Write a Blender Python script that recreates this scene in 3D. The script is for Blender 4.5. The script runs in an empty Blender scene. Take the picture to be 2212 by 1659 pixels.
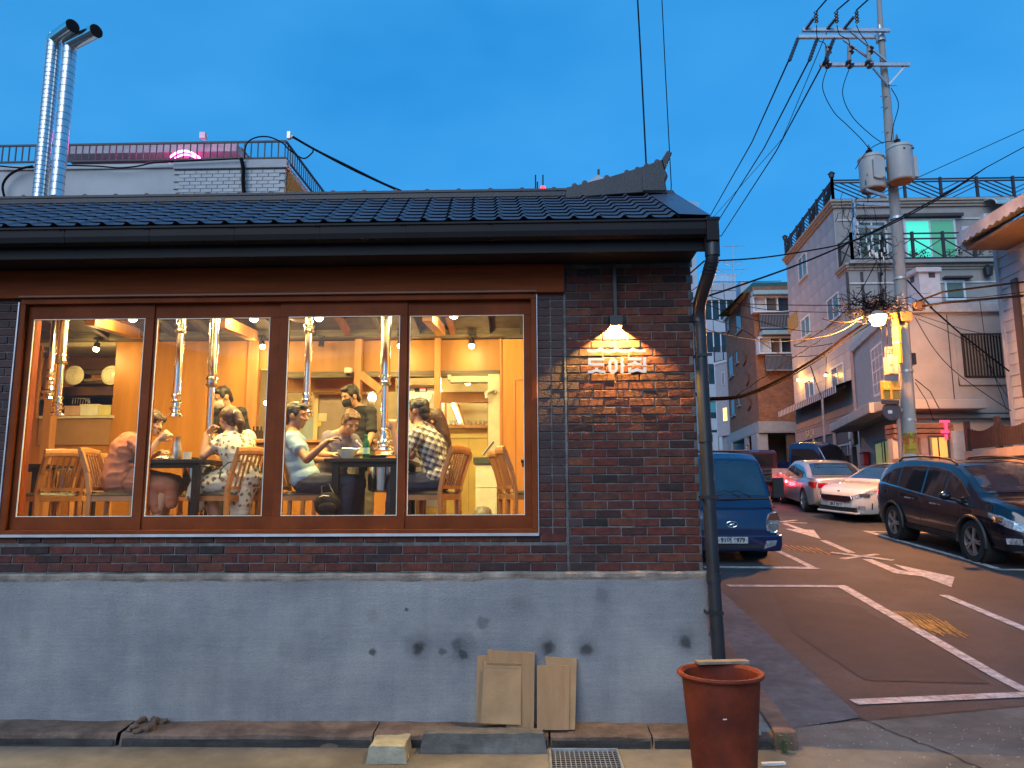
import bpy, bmesh, math, random
from mathutils import Vector as V, Matrix, noise
R = math.radians
rnd = random.Random(7)
sc = bpy.context.scene
col = sc.collection
PI = math.pi

# ------------------------------------------------------------------ camera
CAMLOC = V((0, -5.93, 1.9))
cam_d = bpy.data.cameras.new('camera')
cam_d.sensor_width = 36.0
cam_d.lens = 36.0 * 1618 / 2212
cam_d.clip_end = 3000
cam = bpy.data.objects.new('camera', cam_d)
col.objects.link(cam)
CAMROT = Matrix.Rotation(R(1.5), 3, 'Z') @ Matrix.Rotation(R(98.65), 3, 'X') @ Matrix.Rotation(R(-0.25), 3, 'Z')
cam.location = CAMLOC
cam.rotation_euler = CAMROT.to_euler()
sc.camera = cam

# ------------------------------------------------------------------ sky, dusk
world = bpy.data.worlds.new('World')
sc.world = world
world.use_nodes = True
wn = world.node_tree
bg = wn.nodes['Background']
sky = wn.nodes.new('ShaderNodeTexSky')
sky.sky_type = 'NISHITA'
sky.sun_disc = False
sky.sun_elevation = R(5)
sky.sun_rotation = R(200)
sky.ozone_density = 6.5
sky.air_density = 1.3
sky.dust_density = 1.0
wmix = wn.nodes.new('ShaderNodeMix'); wmix.data_type = 'RGBA'
wmix.inputs[0].default_value = 0.72
wtc = wn.nodes.new('ShaderNodeTexCoord')
wnz = wn.nodes.new('ShaderNodeTexNoise'); wnz.inputs['Scale'].default_value = 1.9; wnz.inputs['Detail'].default_value = 4
wmp = wn.nodes.new('ShaderNodeMapping'); wmp.inputs['Scale'].default_value = (1, 1, 2.2)
wrp = wn.nodes.new('ShaderNodeValToRGB')
wrp.color_ramp.elements[0].position = 0.3; wrp.color_ramp.elements[0].color = (0.030, 0.69, 1.80, 1)
wrp.color_ramp.elements[1].position = 0.75; wrp.color_ramp.elements[1].color = (0.20, 1.16, 2.42, 1)
wn.links.new(wtc.outputs['Generated'], wmp.inputs[0])
wn.links.new(wmp.outputs[0], wnz.inputs['Vector'])
wn.links.new(wnz.outputs['Fac'], wrp.inputs[0])
wn.links.new(sky.outputs[0], wmix.inputs[6])
wn.links.new(wrp.outputs[0], wmix.inputs[7])
wn.links.new(wmix.outputs[2], bg.inputs[0])
bg.inputs[1].default_value = 0.105

# last pale light of the sky behind the camera (the sun itself is down behind the houses)
sl = bpy.data.lights.new('sun', 'SUN')
sl.energy = 0.50
sl.angle = R(50)
sl.color = (0.92, 0.95, 1.0)
sun = bpy.data.objects.new('sun', sl)
col.objects.link(sun)
sun.rotation_euler = V((math.sin(R(200)) * math.cos(R(35)), math.cos(R(200)) * math.cos(R(35)), math.sin(R(35)))).to_track_quat('Z', 'Y').to_euler()

sc.view_settings.view_transform = 'Standard'
sc.view_settings.look = 'None'
sc.view_settings.exposure = 2.0
sc.view_settings.gamma = 1
sc.view_settings.use_curve_mapping = False
sc.render.engine = 'CYCLES'
sc.cycles.max_bounces = 8
sc.cycles.diffuse_bounces = 3
sc.cycles.glossy_bounces = 3
sc.cycles.transparent_max_bounces = 12
sc.cycles.transmission_bounces = 4
sc.cycles.sample_clamp_indirect = 6
sc.cycles.use_denoising = True
sc.cycles.use_light_tree = True
sc.cycles.blur_glossy = 1.0
sc.cycles.caustics_reflective = False
sc.cycles.caustics_refractive = False

# ------------------------------------------------------------------ helpers
def ray(u, v):
    return CAMROT @ V(((u - 1106) / 1618, -(v - 829.5) / 1618, -1))

def at(u, v, y):
    """point of the plane y that the survey of the photograph puts at (u, v)"""
    r = ray(u, v)
    return CAMLOC + r * ((y - CAMLOC.y) / r.y)

def atz(u, v, z):
    r = ray(u, v)
    return CAMLOC + r * ((z - CAMLOC.z) / r.z)

GK = [(-999, .14), (.4, .14), (1.6, .20), (8, .80), (30, 2.56), (45, 3.76), (60, 4.6), (9999, 4.6)]
def G(y):
    """height of the street, which climbs away from the camera"""
    for (a, za), (b, zb) in zip(GK, GK[1:]):
        if y <= b:
            return za + (zb - za) * (y - a) / (b - a)

def atg(u, v):
    r = ray(u, v)
    t = .5
    while t < 90:
        p = CAMLOC + r * t
        if p.z < G(p.y):
            return V((p.x, p.y, G(p.y)))
        t += .01
    return p

org = {}
class MB:
    def __init__(s, M=None):
        s.v = []; s.f = []; s.M = M or Matrix()
    def add(s, vs, fs):
        o = len(s.v)
        s.v += [s.M @ V(p) for p in vs]
        s.f += [tuple(o + i for i in f) for f in fs]
        return s
    def box(s, x0, x1, y0, y1, z0, z1):
        return s.add([(x0, y0, z0), (x1, y0, z0), (x1, y1, z0), (x0, y1, z0), (x0, y0, z1), (x1, y0, z1), (x1, y1, z1), (x0, y1, z1)],
                     [(0, 3, 2, 1), (4, 5, 6, 7), (0, 1, 5, 4), (1, 2, 6, 5), (2, 3, 7, 6), (3, 0, 4, 7)])
    def beam(s, p, q, w, h, up=(0, 0, 1)):
        """bar of w by h from p to q"""
        p, q = V(p), V(q); d = (q - p).normalized(); up = V(up)
        if abs(d.dot(up)) > .98: up = V((0, 1, 0))
        a = d.cross(up).normalized(); b = a.cross(d)
        r = [p + a * i * w / 2 + b * j * h / 2 for i, j in ((-1, -1), (1, -1), (1, 1), (-1, 1))]
        r2 = [c + (q - p) for c in r]
        return s.add(r + r2, [(0, 1, 2, 3), (7, 6, 5, 4), (0, 4, 5, 1), (1, 5, 6, 2), (2, 6, 7, 3), (3, 7, 4, 0)])
    def tube(s, pts, r, n=8, cap=True):
        pts = [V(p) for p in pts]; N = len(pts)
        rs = r if isinstance(r, (list, tuple)) else [r] * N
        vs = []; prev = None
        for i, p in enumerate(pts):
            d = (pts[min(i + 1, N - 1)] - pts[max(i - 1, 0)]).normalized()
            if prev is None:
                a = d.cross(V((0, 0, 1)) if abs(d.z) < .9 else V((0, 1, 0))).normalized()
            else:
                a = (prev - d * prev.dot(d)).normalized()
            prev = a; b = d.cross(a)
            for k in range(n):
                t = 2 * PI * k / n
                vs.append(p + (a * math.cos(t) + b * math.sin(t)) * rs[i])
        fs = [(i * n + k, i * n + (k + 1) % n, (i + 1) * n + (k + 1) % n, (i + 1) * n + k) for i in range(N - 1) for k in range(n)]
        if cap: fs += [tuple(range(n))[::-1], tuple((N - 1) * n + k for k in range(n))]
        return s.add(vs, fs)
    def cyl(s, p, q, r, r2=None, n=12, cap=True):
        return s.tube([p, q], [r, r if r2 is None else r2], n, cap)
    def prism(s, poly, ax, a, b):
        n = len(poly)
        def P(p, t): return (t, p[0], p[1]) if ax == 'x' else (p[0], t, p[1]) if ax == 'y' else (p[0], p[1], t)
        return s.add([P(p, a) for p in poly] + [P(p, b) for p in poly],
                     [tuple(range(n)), tuple(range(2 * n - 1, n - 1, -1))] + [(i, i + n, (i + 1) % n + n, (i + 1) % n) for i in range(n)])
    def lathe(s, prof, n=16, c=(0, 0, 0), ax='z', cap=True):
        vs = []
        c = V(c)
        for r, h in prof:
            for k in range(n):
                t = 2 * PI * k / n; x, y = r * math.cos(t), r * math.sin(t)
                vs.append(c + V((x, y, h) if ax == 'z' else (x, h, y) if ax == 'y' else (h, x, y)))
        N = len(prof)
        fs = [(i * n + k, i * n + (k + 1) % n, (i + 1) * n + (k + 1) % n, (i + 1) * n + k) for i in range(N - 1) for k in range(n)]
        if cap: fs += [tuple(range(n))[::-1], tuple((N - 1) * n + k for k in range(n))]
        return s.add(vs, fs)
    def ell(s, c, r, n=10, m=7, M=None):
        c = V(c); r = r if isinstance(r, (tuple, list)) else (r, r, r)
        vs = []
        M = M or Matrix.Identity(3)
        for i in range(1, m):
            a = PI * i / m
            for k in range(n):
                t = 2 * PI * k / n
                vs.append(c + M @ V((r[0] * math.sin(a) * math.cos(t), r[1] * math.sin(a) * math.sin(t), r[2] * math.cos(a))))
        vs += [c + M @ V((0, 0, r[2])), c + M @ V((0, 0, -r[2]))]
        T, B = (m - 1) * n, (m - 1) * n + 1
        fs = [(i * n + k, (i + 1) * n + k, (i + 1) * n + (k + 1) % n, i * n + (k + 1) % n) for i in range(m - 2) for k in range(n)]
        fs += [(T, k, (k + 1) % n) for k in range(n)] + [(B, (m - 2) * n + (k + 1) % n, (m - 2) * n + k) for k in range(n)]
        return s.add(vs, fs)
    def grid(s, fn, nu, nv):
        vs = [fn(i / nu, j / nv) for i in range(nu + 1) for j in range(nv + 1)]
        w = nv + 1
        return s.add(vs, [(i * w + j, (i + 1) * w + j, (i + 1) * w + j + 1, i * w + j + 1) for i in range(nu) for j in range(nv)])
    def mesh(s, name, mat, o=V((0, 0, 0)), smooth=False, flip=True):
        me = bpy.data.meshes.new(name)
        me.from_pydata([p - o for p in s.v], [], s.f)
        if flip:
            b = bmesh.new(); b.from_mesh(me)
            bmesh.ops.recalc_face_normals(b, faces=b.faces); b.to_mesh(me); b.free()
        if smooth:
            me.polygons.foreach_set('use_smooth', [True] * len(me.polygons))
            me.set_sharp_from_angle(angle=R(38 if smooth is True else smooth))
        if mat: me.materials.append(mat)
        return me
    def build(s, name, mat, parent=None, smooth=False, bevel=0, local=False, flip=True):
        if parent is not None:
            o = V((0, 0, 0)) if local else org[parent]
        elif local: o = V((0, 0, 0))
        else:
            xs = [p.x for p in s.v]; ys = [p.y for p in s.v]; zs = [p.z for p in s.v]
            o = V(((min(xs) + max(xs)) / 2, (min(ys) + max(ys)) / 2, min(zs)))
        ob = bpy.data.objects.new(name, s.mesh(name, mat, o, smooth, flip))
        col.objects.link(ob)
        if parent is not None: ob.parent = parent; org[ob] = org[parent]
        else: ob.location = o; org[ob] = o
        if bevel:
            m = ob.modifiers.new('bevel', 'BEVEL'); m.width = bevel; m.segments = 2; m.limit_method = 'ANGLE'
        return ob

def tag(o, label=None, cat=None, group=None, kind=None):
    if label: o['label'] = label
    if cat: o['category'] = cat
    if group: o['group'] = group
    if kind: o['kind'] = kind
    return o

def thing(name, label, cat, loc=(0, 0, 0), rz=0, group=None):
    o = bpy.data.objects.new(name, None); col.objects.link(o)
    o.empty_display_size = .1
    o.location = loc; o.rotation_euler = (0, 0, rz); org[o] = V(loc)
    return tag(o, label, cat, group)

def kids(o):
    return [c for c in bpy.data.objects if c.parent == o]

def dup(o, loc=None, rz=None, label=None, parent=None):
    c = o.copy(); col.objects.link(c)
    if parent: c.parent = parent
    if loc is not None: c.location = loc
    if rz is not None: c.rotation_euler = (0, 0, rz)
    if label: c['label'] = label
    for k in kids(o): dup(k, parent=c)
    return c

def inst(name, me, loc, parent, rot=None, scale=None):
    """one more piece that shares its mesh"""
    o = bpy.data.objects.new(name, me); col.objects.link(o)
    o.location = V(loc) - org[parent]; o.parent = parent
    if rot: o.rotation_euler = rot
    if scale: o.scale = scale
    return o

class Face:
    """a vertical wall plane: s runs along it from P0, n points out of it"""
    def __init__(s, P0, ang, side=1):
        s.P = V((P0[0], P0[1], 0)); s.d = V((math.cos(ang), math.sin(ang), 0)); s.n = V((s.d.y, -s.d.x, 0)) * side
        s.M = Matrix(((s.d.x, s.n.x, 0, s.P.x), (s.d.y, s.n.y, 0, s.P.y), (0, 0, 1, 0), (0, 0, 0, 1)))
    def px(s, u, v):
        r = ray(u, v); t = (s.P - CAMLOC).dot(s.n) / r.dot(s.n)
        p = CAMLOC + r * t
        return (p - s.P).dot(s.d), p.z
    def at(s, a, n, z): return s.M @ V((a, n, z))

# ------------------------------------------------------------------ materials
MT = {}
def mat(name, c, rough=.6, metal=0, var=.15, scale=6, bump=0, bscale=80, coat=0, objvar=0, c2=None, spec=.5, stretch=None, dirt=0, aniso=None):
    if name in MT: return MT[name]
    m = bpy.data.materials.new(name); m.use_nodes = True; MT[name] = m
    nt = m.node_tree; N = nt.nodes; L = nt.links
    b = N['Principled BSDF']
    b.inputs['Roughness'].default_value = rough; b.inputs['Metallic'].default_value = metal
    b.inputs['Coat Weight'].default_value = coat; b.inputs['Coat Roughness'].default_value = .04
    b.inputs['Specular IOR Level'].default_value = spec
    tc = N.new('ShaderNodeTexCoord'); src = tc.outputs['Object']
    if stretch:
        mp = N.new('ShaderNodeMapping'); mp.inputs['Scale'].default_value = stretch
        L.new(src, mp.inputs[0]); src = mp.outputs[0]
    nz = N.new('ShaderNodeTexNoise'); nz.inputs['Scale'].default_value = scale; nz.inputs['Detail'].default_value = 6; nz.inputs['Roughness'].default_value = .62
    L.new(src, nz.inputs['Vector'])
    rp = N.new('ShaderNodeValToRGB'); e = rp.color_ramp.elements
    lo = tuple(x * (1 - var) for x in c); hi = tuple(min(1, x * (1 + var)) for x in (c2 or c))
    e[0].position = .32; e[0].color = (*lo, 1); e[1].position = .68; e[1].color = (*hi, 1)
    L.new(nz.outputs['Fac'], rp.inputs[0]); out = rp.outputs[0]
    if dirt:
        n2 = N.new('ShaderNodeTexNoise'); n2.inputs['Scale'].default_value = scale * .3; n2.inputs['Detail'].default_value = 8; n2.inputs['Roughness'].default_value = .7
        L.new(src, n2.inputs['Vector'])
        r2 = N.new('ShaderNodeValToRGB'); r2.color_ramp.elements[0].position = .42; r2.color_ramp.elements[0].color = (1 - dirt,) * 3 + (1,)
        r2.color_ramp.elements[1].position = .6; r2.color_ramp.elements[1].color = (1, 1, 1, 1)
        L.new(n2.outputs['Fac'], r2.inputs[0])
        mm = N.new('ShaderNodeMix'); mm.data_type = 'RGBA'; mm.blend_type = 'MULTIPLY'; mm.inputs[0].default_value = 1
        L.new(out, mm.inputs[6]); L.new(r2.outputs[0], mm.inputs[7]); out = mm.outputs[2]
    if objvar:
        oi = N.new('ShaderNodeObjectInfo'); hs = N.new('ShaderNodeHueSaturation')
        mr = N.new('ShaderNodeMapRange'); mr.inputs[3].default_value = 1 - objvar; mr.inputs[4].default_value = 1 + objvar
        L.new(oi.outputs['Random'], mr.inputs[0]); L.new(mr.outputs[0], hs.inputs['Value']); L.new(out, hs.inputs['Color']); out = hs.outputs[0]
    L.new(out, b.inputs['Base Color'])
    if bump:
        n3 = N.new('ShaderNodeTexNoise'); n3.inputs['Scale'].default_value = bscale; n3.inputs['Detail'].default_value = 5
        L.new(src, n3.inputs['Vector'])
        bp = N.new('ShaderNodeBump'); bp.inputs['Strength'].default_value = bump; bp.inputs['Distance'].default_value = .01
        L.new(n3.outputs['Fac'], bp.inputs['Height']); L.new(bp.outputs[0], b.inputs['Normal'])
    return m

def emis(name, c, st):
    if name in MT: return MT[name]
    m = bpy.data.materials.new(name); m.use_nodes = True; MT[name] = m
    b = m.node_tree.nodes['Principled BSDF']
    b.inputs['Base Color'].default_value = (*c, 1); b.inputs['Emission Color'].default_value = (*c, 1)
    b.inputs['Emission Strength'].default_value = st
    return m

def glass(name, tint=(1, 1, 1), refl=1.0, rough=0.0, ior=1.45):
    """thin pane: see-through with a sharp Fresnel reflection"""
    if name in MT: return MT[name]
    m = bpy.data.materials.new(name); m.use_nodes = True; MT[name] = m
    nt = m.node_tree; N = nt.nodes; L = nt.links; N.remove(N['Principled BSDF'])
    t = N.new('ShaderNodeBsdfTransparent'); t.inputs[0].default_value = (*tint, 1)
    g = N.new('ShaderNodeBsdfGlossy'); g.inputs['Roughness'].default_value = rough
    fr = N.new('ShaderNodeFresnel'); fr.inputs[0].default_value = ior
    mu = N.new('ShaderNodeMath'); mu.operation = 'MULTIPLY'; mu.inputs[1].default_value = refl; mu.use_clamp = True
    mx = N.new('ShaderNodeMixShader')
    L.new(fr.outputs[0], mu.inputs[0]); L.new(mu.outputs[0], mx.inputs[0]); L.new(t.outputs[0], mx.inputs[1]); L.new(g.outputs[0], mx.inputs[2])
    L.new(mx.outputs[0], N['Material Output'].inputs[0])
    return m

def lamp(name, kind, loc, e, c, parent=None, size=.1, rot=None, spot=None, blend=.3):
    d = bpy.data.lights.new(name, kind); d.energy = e; d.color = c
    if kind == 'AREA': d.size = size
    else: d.shadow_soft_size = size
    if spot: d.spot_size = spot; d.spot_blend = blend
    o = bpy.data.objects.new(name, d); col.objects.link(o)
    if parent: o.parent = parent; o.location = V(loc) - org[parent]
    else: o.location = loc
    if rot: o.rotation_euler = rot
    return o

black = mat('black metal paint', (.012, .012, .014), .45, var=.2)
dkmetal = mat('dark brown metal', (.006, .0055, .008), .6, var=.25, scale=3, spec=.25)
chrome = mat('bright chrome', (.85, .82, .78), .12, 1, var=.05)
steel = mat('brushed steel', (.55, .55, .55), .3, 1, var=.1)
galv = mat('galvanised steel', (.45, .47, .5), .45, .8, var=.15, scale=12)
concrete = mat('grey concrete', (.26, .25, .24), .9, var=.25, scale=5, bump=.5, bscale=70, dirt=.35)
rubber = mat('black rubber', (.012, .012, .012), .8)
whitep = mat('white paint', (.62, .62, .6), .55, var=.08)
# ------------------------------------------------------------------ the ground
def ground_mat():
    m = mat('asphalt', (.036, .041, .047), .72, var=.25, scale=1.3, bump=.8, bscale=120, dirt=.5)
    nt = m.node_tree; N = nt.nodes; L = nt.links; b = N['Principled BSDF']
    tc = N.new('ShaderNodeTexCoord'); vo = N.new('ShaderNodeTexNoise'); vo.inputs['Scale'].default_value = 110; vo.inputs['Detail'].default_value = 2
    L.new(tc.outputs['Object'], vo.inputs['Vector'])
    r = N.new('ShaderNodeValToRGB'); r.color_ramp.elements[0].position = .35; r.color_ramp.elements[0].color = (.55, .55, .55, 1); r.color_ramp.elements[1].position = .72; r.color_ramp.elements[1].color = (2.3, 2.2, 2.1, 1)
    L.new(vo.outputs['Fac'], r.inputs[0])
    mm = N.new('ShaderNodeMix'); mm.data_type = 'RGBA'; mm.blend_type = 'MULTIPLY'; mm.inputs[0].default_value = .95
    src = b.inputs['Base Color'].links[0].from_socket
    L.new(src, mm.inputs[6]); L.new(r.outputs[0], mm.inputs[7]); L.new(mm.outputs[2], b.inputs['Base Color'])
    return m

def gsheet(polys, dz, name, m, kind='structure', parent=None):
    """flat pieces laid on the street, cut where its slope changes"""
    b = bmesh.new()
    for p in polys:
        b.faces.new([b.verts.new((x, y, 0)) for x, y in p])
    for y in [k[0] for k in GK[1:-1]] + [j * 2.0 for j in range(1, 20)]:
        bmesh.ops.bisect_plane(b, geom=b.verts[:] + b.edges[:] + b.faces[:], plane_co=(0, y, 0), plane_no=(0, 1, 0))
    for v in b.verts: v.co.z = G(v.co.y) + dz
    bmesh.ops.recalc_face_normals(b, faces=b.faces)
    for f in b.faces:
        if f.normal.z < 0: f.normal_flip()
    me = bpy.data.meshes.new(name); b.to_mesh(me); b.free(); me.materials.append(m)
    o = bpy.data.objects.new(name, me); col.objects.link(o); org[o] = V((0, 0, 0))
    if parent: o.parent = parent
    elif kind: o['kind'] = kind
    return o

gm = ground_mat()
ys = [-80, -30, -12, -6, -3, -1.5, 0, .2, .4, .6, .8, 1, 1.2, 1.4, 1.6] + [1.6 + .8 * i for i in range(1, 9)] + [9 + i * 2 for i in range(18)] + [45, 48, 52, 56, 60, 80, 120, 200, 400, 900]
xs = [-900, -300, -100, -40, -20, -10, -5, -2, 0, 1, 2, 3, 4, 5, 6, 7, 8, 10, 12, 15, 20, 30, 60, 150, 400, 900]
g = MB()
g.v = [V((x, y, G(y))) for y in ys for x in xs]; w_ = len(xs)
g.f = [(j * w_ + i, j * w_ + i + 1, (j + 1) * w_ + i + 1, (j + 1) * w_ + i) for j in range(len(ys) - 1) for i in range(w_ - 1)]
gr = bpy.data.objects.new('road', g.mesh('road', gm, flip=False)); col.objects.link(gr); tag(gr, kind='structure')

apron_m = mat('worn street concrete', (.20, .17, .135), .88, var=.25, scale=2.2, bump=.7, bscale=90, dirt=.45)
gsheet([[(-9, -9), (30, -9), (30, .55), (9, .95), (6.4, 1.0), (4.2, .78), (2.75, .42), (2.5, .38), (1.9, .2), (1.2, .2), (-9, .2)]], .004, 'concrete_street', apron_m)
# long repair seam and the gutter strip beside the kerb
gut_m = mat('gutter concrete', (.135, .135, .14), .9, var=.25, scale=6, bump=.8, bscale=60, dirt=.3)
gsheet([[(1.98, .2), (2.62, .48), (2.68, 1.5), (2.72, 5.2), (2.76, 14), (2.2, 14), (2.2, 3.6), (2.05, 1.2)]], .008, 'gutter_strip', gut_m)
seam_m = mat('dark seam', (.03, .027, .025), .9, var=.3)
def crack(pts, w, name='pavement_crack', lab=None):
    ps = []
    for i, (x, y) in enumerate(pts[:-1]):
        x2, y2 = pts[i + 1]; d = V((x2 - x, y2 - y, 0)).normalized(); n = V((-d.y, d.x, 0)) * w / 2 * rnd.uniform(.5, 1.4)
        ps.append([(x + n.x, y + n.y), (x - n.x, y - n.y), (x2 - n.x, y2 - n.y), (x2 + n.x, y2 + n.y)])
    return gsheet(ps, .0095, name, seam_m)
def jag(p, q, n, a):
    return [(p[0] + (q[0] - p[0]) * t / n + (rnd.uniform(-a, a) if 0 < t < n else 0), p[1] + (q[1] - p[1]) * t / n + (rnd.uniform(-a, a) if 0 < t < n else 0)) for t in range(n + 1)]
crack(jag((2.6, .5), (2.9, -.6), 14, .02) + jag((2.9, -.6), (3.1, -1.6), 8, .03), .014)
crack(jag((2.75, .44), (4.2, .8), 14, .012) + jag((4.25, .8), (6.4, 1.02), 16, .015) + jag((6.4, 1.02), (12, .9), 18, .02), .016)
crack(jag((3.9, .3), (6, .1), 20, .03), .01)

# painted markings
paint = mat('worn white road paint', (.50, .50, .49), .6, var=.2, scale=30, dirt=.55, bump=.3)
ypaint = mat('worn yellow road paint', (.45, .22, .03), .6, var=.25, scale=25, dirt=.6)
def gl(p, q, w):
    d = V((q[0] - p[0], q[1] - p[1], 0)).normalized(); n = V((-d.y, d.x, 0)) * w / 2
    return [(p[0] + n.x, p[1] + n.y), (p[0] - n.x, p[1] - n.y), (q[0] - n.x, q[1] - n.y), (q[0] + n.x, q[1] + n.y)]
gsheet([[(2.9, 5.75), (4.64, 5.70), (4.66, 5.6), (4.43, 1.10), (4.31, 1.11), (4.50, 5.56), (2.93, 5.62)],
        gl((2.72, .86), (4.9, 1.16), .14)], .008, 'parking_bay_line', paint)
gsheet([[(2.9, 7.26), (4.72, 7.16), (4.80, 7.02), (4.66, 6.98), (2.9, 7.09)], gl((4.70, 7.12), (4.66, 11.4), .12)], .008, 'parking_bay_line', paint)
gsheet([gl((5.75, 5.05), (5.72, 2.6), .13), gl((6.1, 10.3), (5.98, 8.6), .14), gl((5.7, 1.9), (5.75, -.6), .13)], .008, 'lane_dash', paint)
gsheet([[(5.87, 7.9), (6.03, 7.86), (6.02, 6.9), (6.12, 6.72), (6.18, 7.42), (6.60, 6.3), (6.14, 5.56), (6.12, 6.38), (5.98, 6.45), (5.82, 6.62)]], .008, 'direction_arrow', paint)
gsheet([gl((5.62, 8.66), (6.34, 7.75), .14), gl((6.38, 8.42), (5.5, 7.9), .13)], .011, 'crossed_mark', paint)
gsheet([[(5.98, 12.3), (6.24, 12.2), (6.26, 13.4), (6.40, 13.4), (6.38, 12.15), (6.56, 12.05), (6.13, 10.5)]], .008, 'direction_arrow', paint)
gsheet([gl((6.0, 13.9), (6.9, 13.4), .14), gl((6.9, 14.1), (6.0, 13.5), .13)], .011, 'crossed_mark', paint)
gsheet([gl((7.66, 11.85), (7.68, 6.86), .13), gl((7.66, 11.75), (9.9, 11.3), .13), gl((7.64, 6.9), (10.2, 6.7), .13)], .008, 'parking_bay_line', paint)
hp = []
for i in range(9):
    x = 4.62 + .045 * i; y = 4.15 - i * .02
    hp.append(gl((x, y), (x - .12 + .02 * (i % 3), y - 1.0 - .1 * (i % 2)), .018))
    hp.append(gl((x + .02, y - .35), (x - .1, y - .9 - .1 * (i % 2)), .022))
gsheet(hp, .008, 'yellow_hatching', ypaint)
gsheet([gl((5.0 + .09 * i, 9.8 - .1 * i), (4.96 + .09 * i, 9.0 - .1 * i), .03) for i in range(7)], .008, 'yellow_hatching', ypaint)
# patches of newer asphalt
gsheet([[(3.1, 1.5), (4.2, 1.4), (4.3, 4.4), (3.4, 5.1), (3.0, 3.2)]], .0045, 'asphalt_patch', mat('newer asphalt', (.022, .025, .029), .75, var=.25, scale=3, bump=.6, bscale=150))

# ------------------------------------------------------------------ kerbs
kerb_m = mat('red brown kerb concrete', (.21, .125, .09), .88, var=.22, scale=7, bump=.5, bscale=60, dirt=.3)
kf = mat('shade dark kerb concrete', (.045, .042, .038), .9, var=.3, scale=6, bump=.7, bscale=45, dirt=.4)  # dark strip colour that stands for the shade on the kerb front
side = MB()
pts_in = [(1.71, -.12), (1.80, .8), (1.92, 2.7), (2.05, 8), (2.1, 20)]
stone = 0
kb = thing('side_kerb', 'red brown stone kerb running up the side lane past the corner downpipe', 'kerb', (1.9, 0, .14))
for i in range(14):
    y0 = -.30 + i * 1.0; y1 = y0 + .985
    def kx(y):
        for (a, b), (c, d) in zip(pts_in, pts_in[1:]):
            if y <= d: return a + (c - a) * (y - b) / (d - b)
    a, b = kx(y0) if y0 > -.12 else 1.69, kx(y1)
    z0, z1 = G(y0), G(y1); h = .125
    m = MB().add([(a, y0, z0 - .1), (a + .17, y0, z0 - .1), (b + .17, y1, z1 - .1), (b, y1, z1 - .1),
                  (a, y0, z0 + h), (a + .155, y0, z0 + h), (b + .155, y1, z1 + h), (b, y1, z1 + h)],
                 [(0, 3, 2, 1), (4, 5, 6, 7), (0, 1, 5, 4), (1, 2, 6, 5), (2, 3, 7, 6), (3, 0, 4, 7)])
    m.build('kerb_stone', kerb_m, kb, bevel=.012)
# pavement between the wall and the side kerb
pv = MB()
pv.add([(1.30, -.2, .10), (1.72, -.2, .10), (1.80, .8, .10), (1.92, 2.7, .2), (2.05, 8, .7), (2.1, 20, 1.5), (1.30, 20, 1.5), (1.30, 8, .7), (1.30, 2.7, .2)] +
       [(1.30, -.2, .245), (1.72, -.2, .245), (1.80, .8, .265), (1.92, 2.7, G(2.7) + .11), (2.05, 8, G(8) + .11), (2.1, 20, G(20) + .11), (1.30, 20, G(20) + .11), (1.30, 8, G(8) + .11), (1.30, 2.7, G(2.7) + .11)],
       [(9, 10, 11, 17), (11, 12, 17), (12, 13, 16, 17), (13, 14, 15, 16), (0, 1, 10, 9), (1, 2, 11, 10), (2, 3, 12, 11)])
tag(pv.build('pavement', concrete), kind='structure')
# front ledge along the foot of the wall
def rough_strip(x0, x1, yf, yb, z0, z1, n, amp, name, m, parent=None):
    b = MB(); r = random.Random(int(x0 * 100) & 255)
    def fn(t, s):
        x = x0 + (x1 - x0) * t
        a = noise.noise(V((x * 2.3, s * 3, 1.7))) * amp
        c = noise.noise(V((x * 9, s * 7, 4.2))) * amp * .45
        prof = [(yf, z0), (yf + .004, (z0 + z1) / 2), (yf + .012, z1 - .012), (yf + .03, z1), ((yf + yb) / 2, z1 + .008), (yb, z1 + .02)]
        k = min(int(s * 5 + .5), 5); y, z = prof[k]
        return (x, y + (a + c) * (1 if k < 4 else .5), z + (a + c) * (.7 if k else 0))
    b.grid(fn, n, 5)
    return b.build(name, m, parent, smooth=R(50))
lg = thing('front_kerb', 'low broken concrete kerb ledge along the foot of the grey wall', 'kerb', (-1.5, -.28, .14))
seg = [(-5.2, -3.02), (-2.99, -1.9), (-1.885, -.98), (.115, .83), (.84, 1.72)]
for x0, x1 in [(-5.2, -3.02), (-2.99, -1.16), (-1.15, .10), (.115, .83), (.84, 1.70)]:
    rough_strip(x0, x1, -.285, .01, .12, .228, int((x1 - x0) * 34), .018, 'kerb_stone', kf if x0 < -9 else mat('ledge concrete', (.17, .115, .085), .9, var=.3, scale=8, bump=.7, bscale=50, dirt=.5), lg)
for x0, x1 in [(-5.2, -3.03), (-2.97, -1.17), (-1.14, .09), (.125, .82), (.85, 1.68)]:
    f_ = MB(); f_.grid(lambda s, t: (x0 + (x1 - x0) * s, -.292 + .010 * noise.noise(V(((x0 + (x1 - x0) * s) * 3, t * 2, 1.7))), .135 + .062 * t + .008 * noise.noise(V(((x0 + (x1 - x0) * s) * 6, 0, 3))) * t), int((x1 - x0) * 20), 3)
    f_.build('kerb_face_shade', kf, lg, flip=False)
# loose rubble bump where the ledge is broken
rb = MB()
for i in range(16):
    rb.ell((-2.86 + rnd.uniform(-.12, .1), -.13 + rnd.uniform(-.12, .1), .235 + rnd.uniform(-.01, .03)), (rnd.uniform(.02, .05), rnd.uniform(.02, .05), rnd.uniform(.015, .035)), 6, 5)
rb.build('rubble', mat('ledge concrete', (0, 0, 0)), lg)

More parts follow.
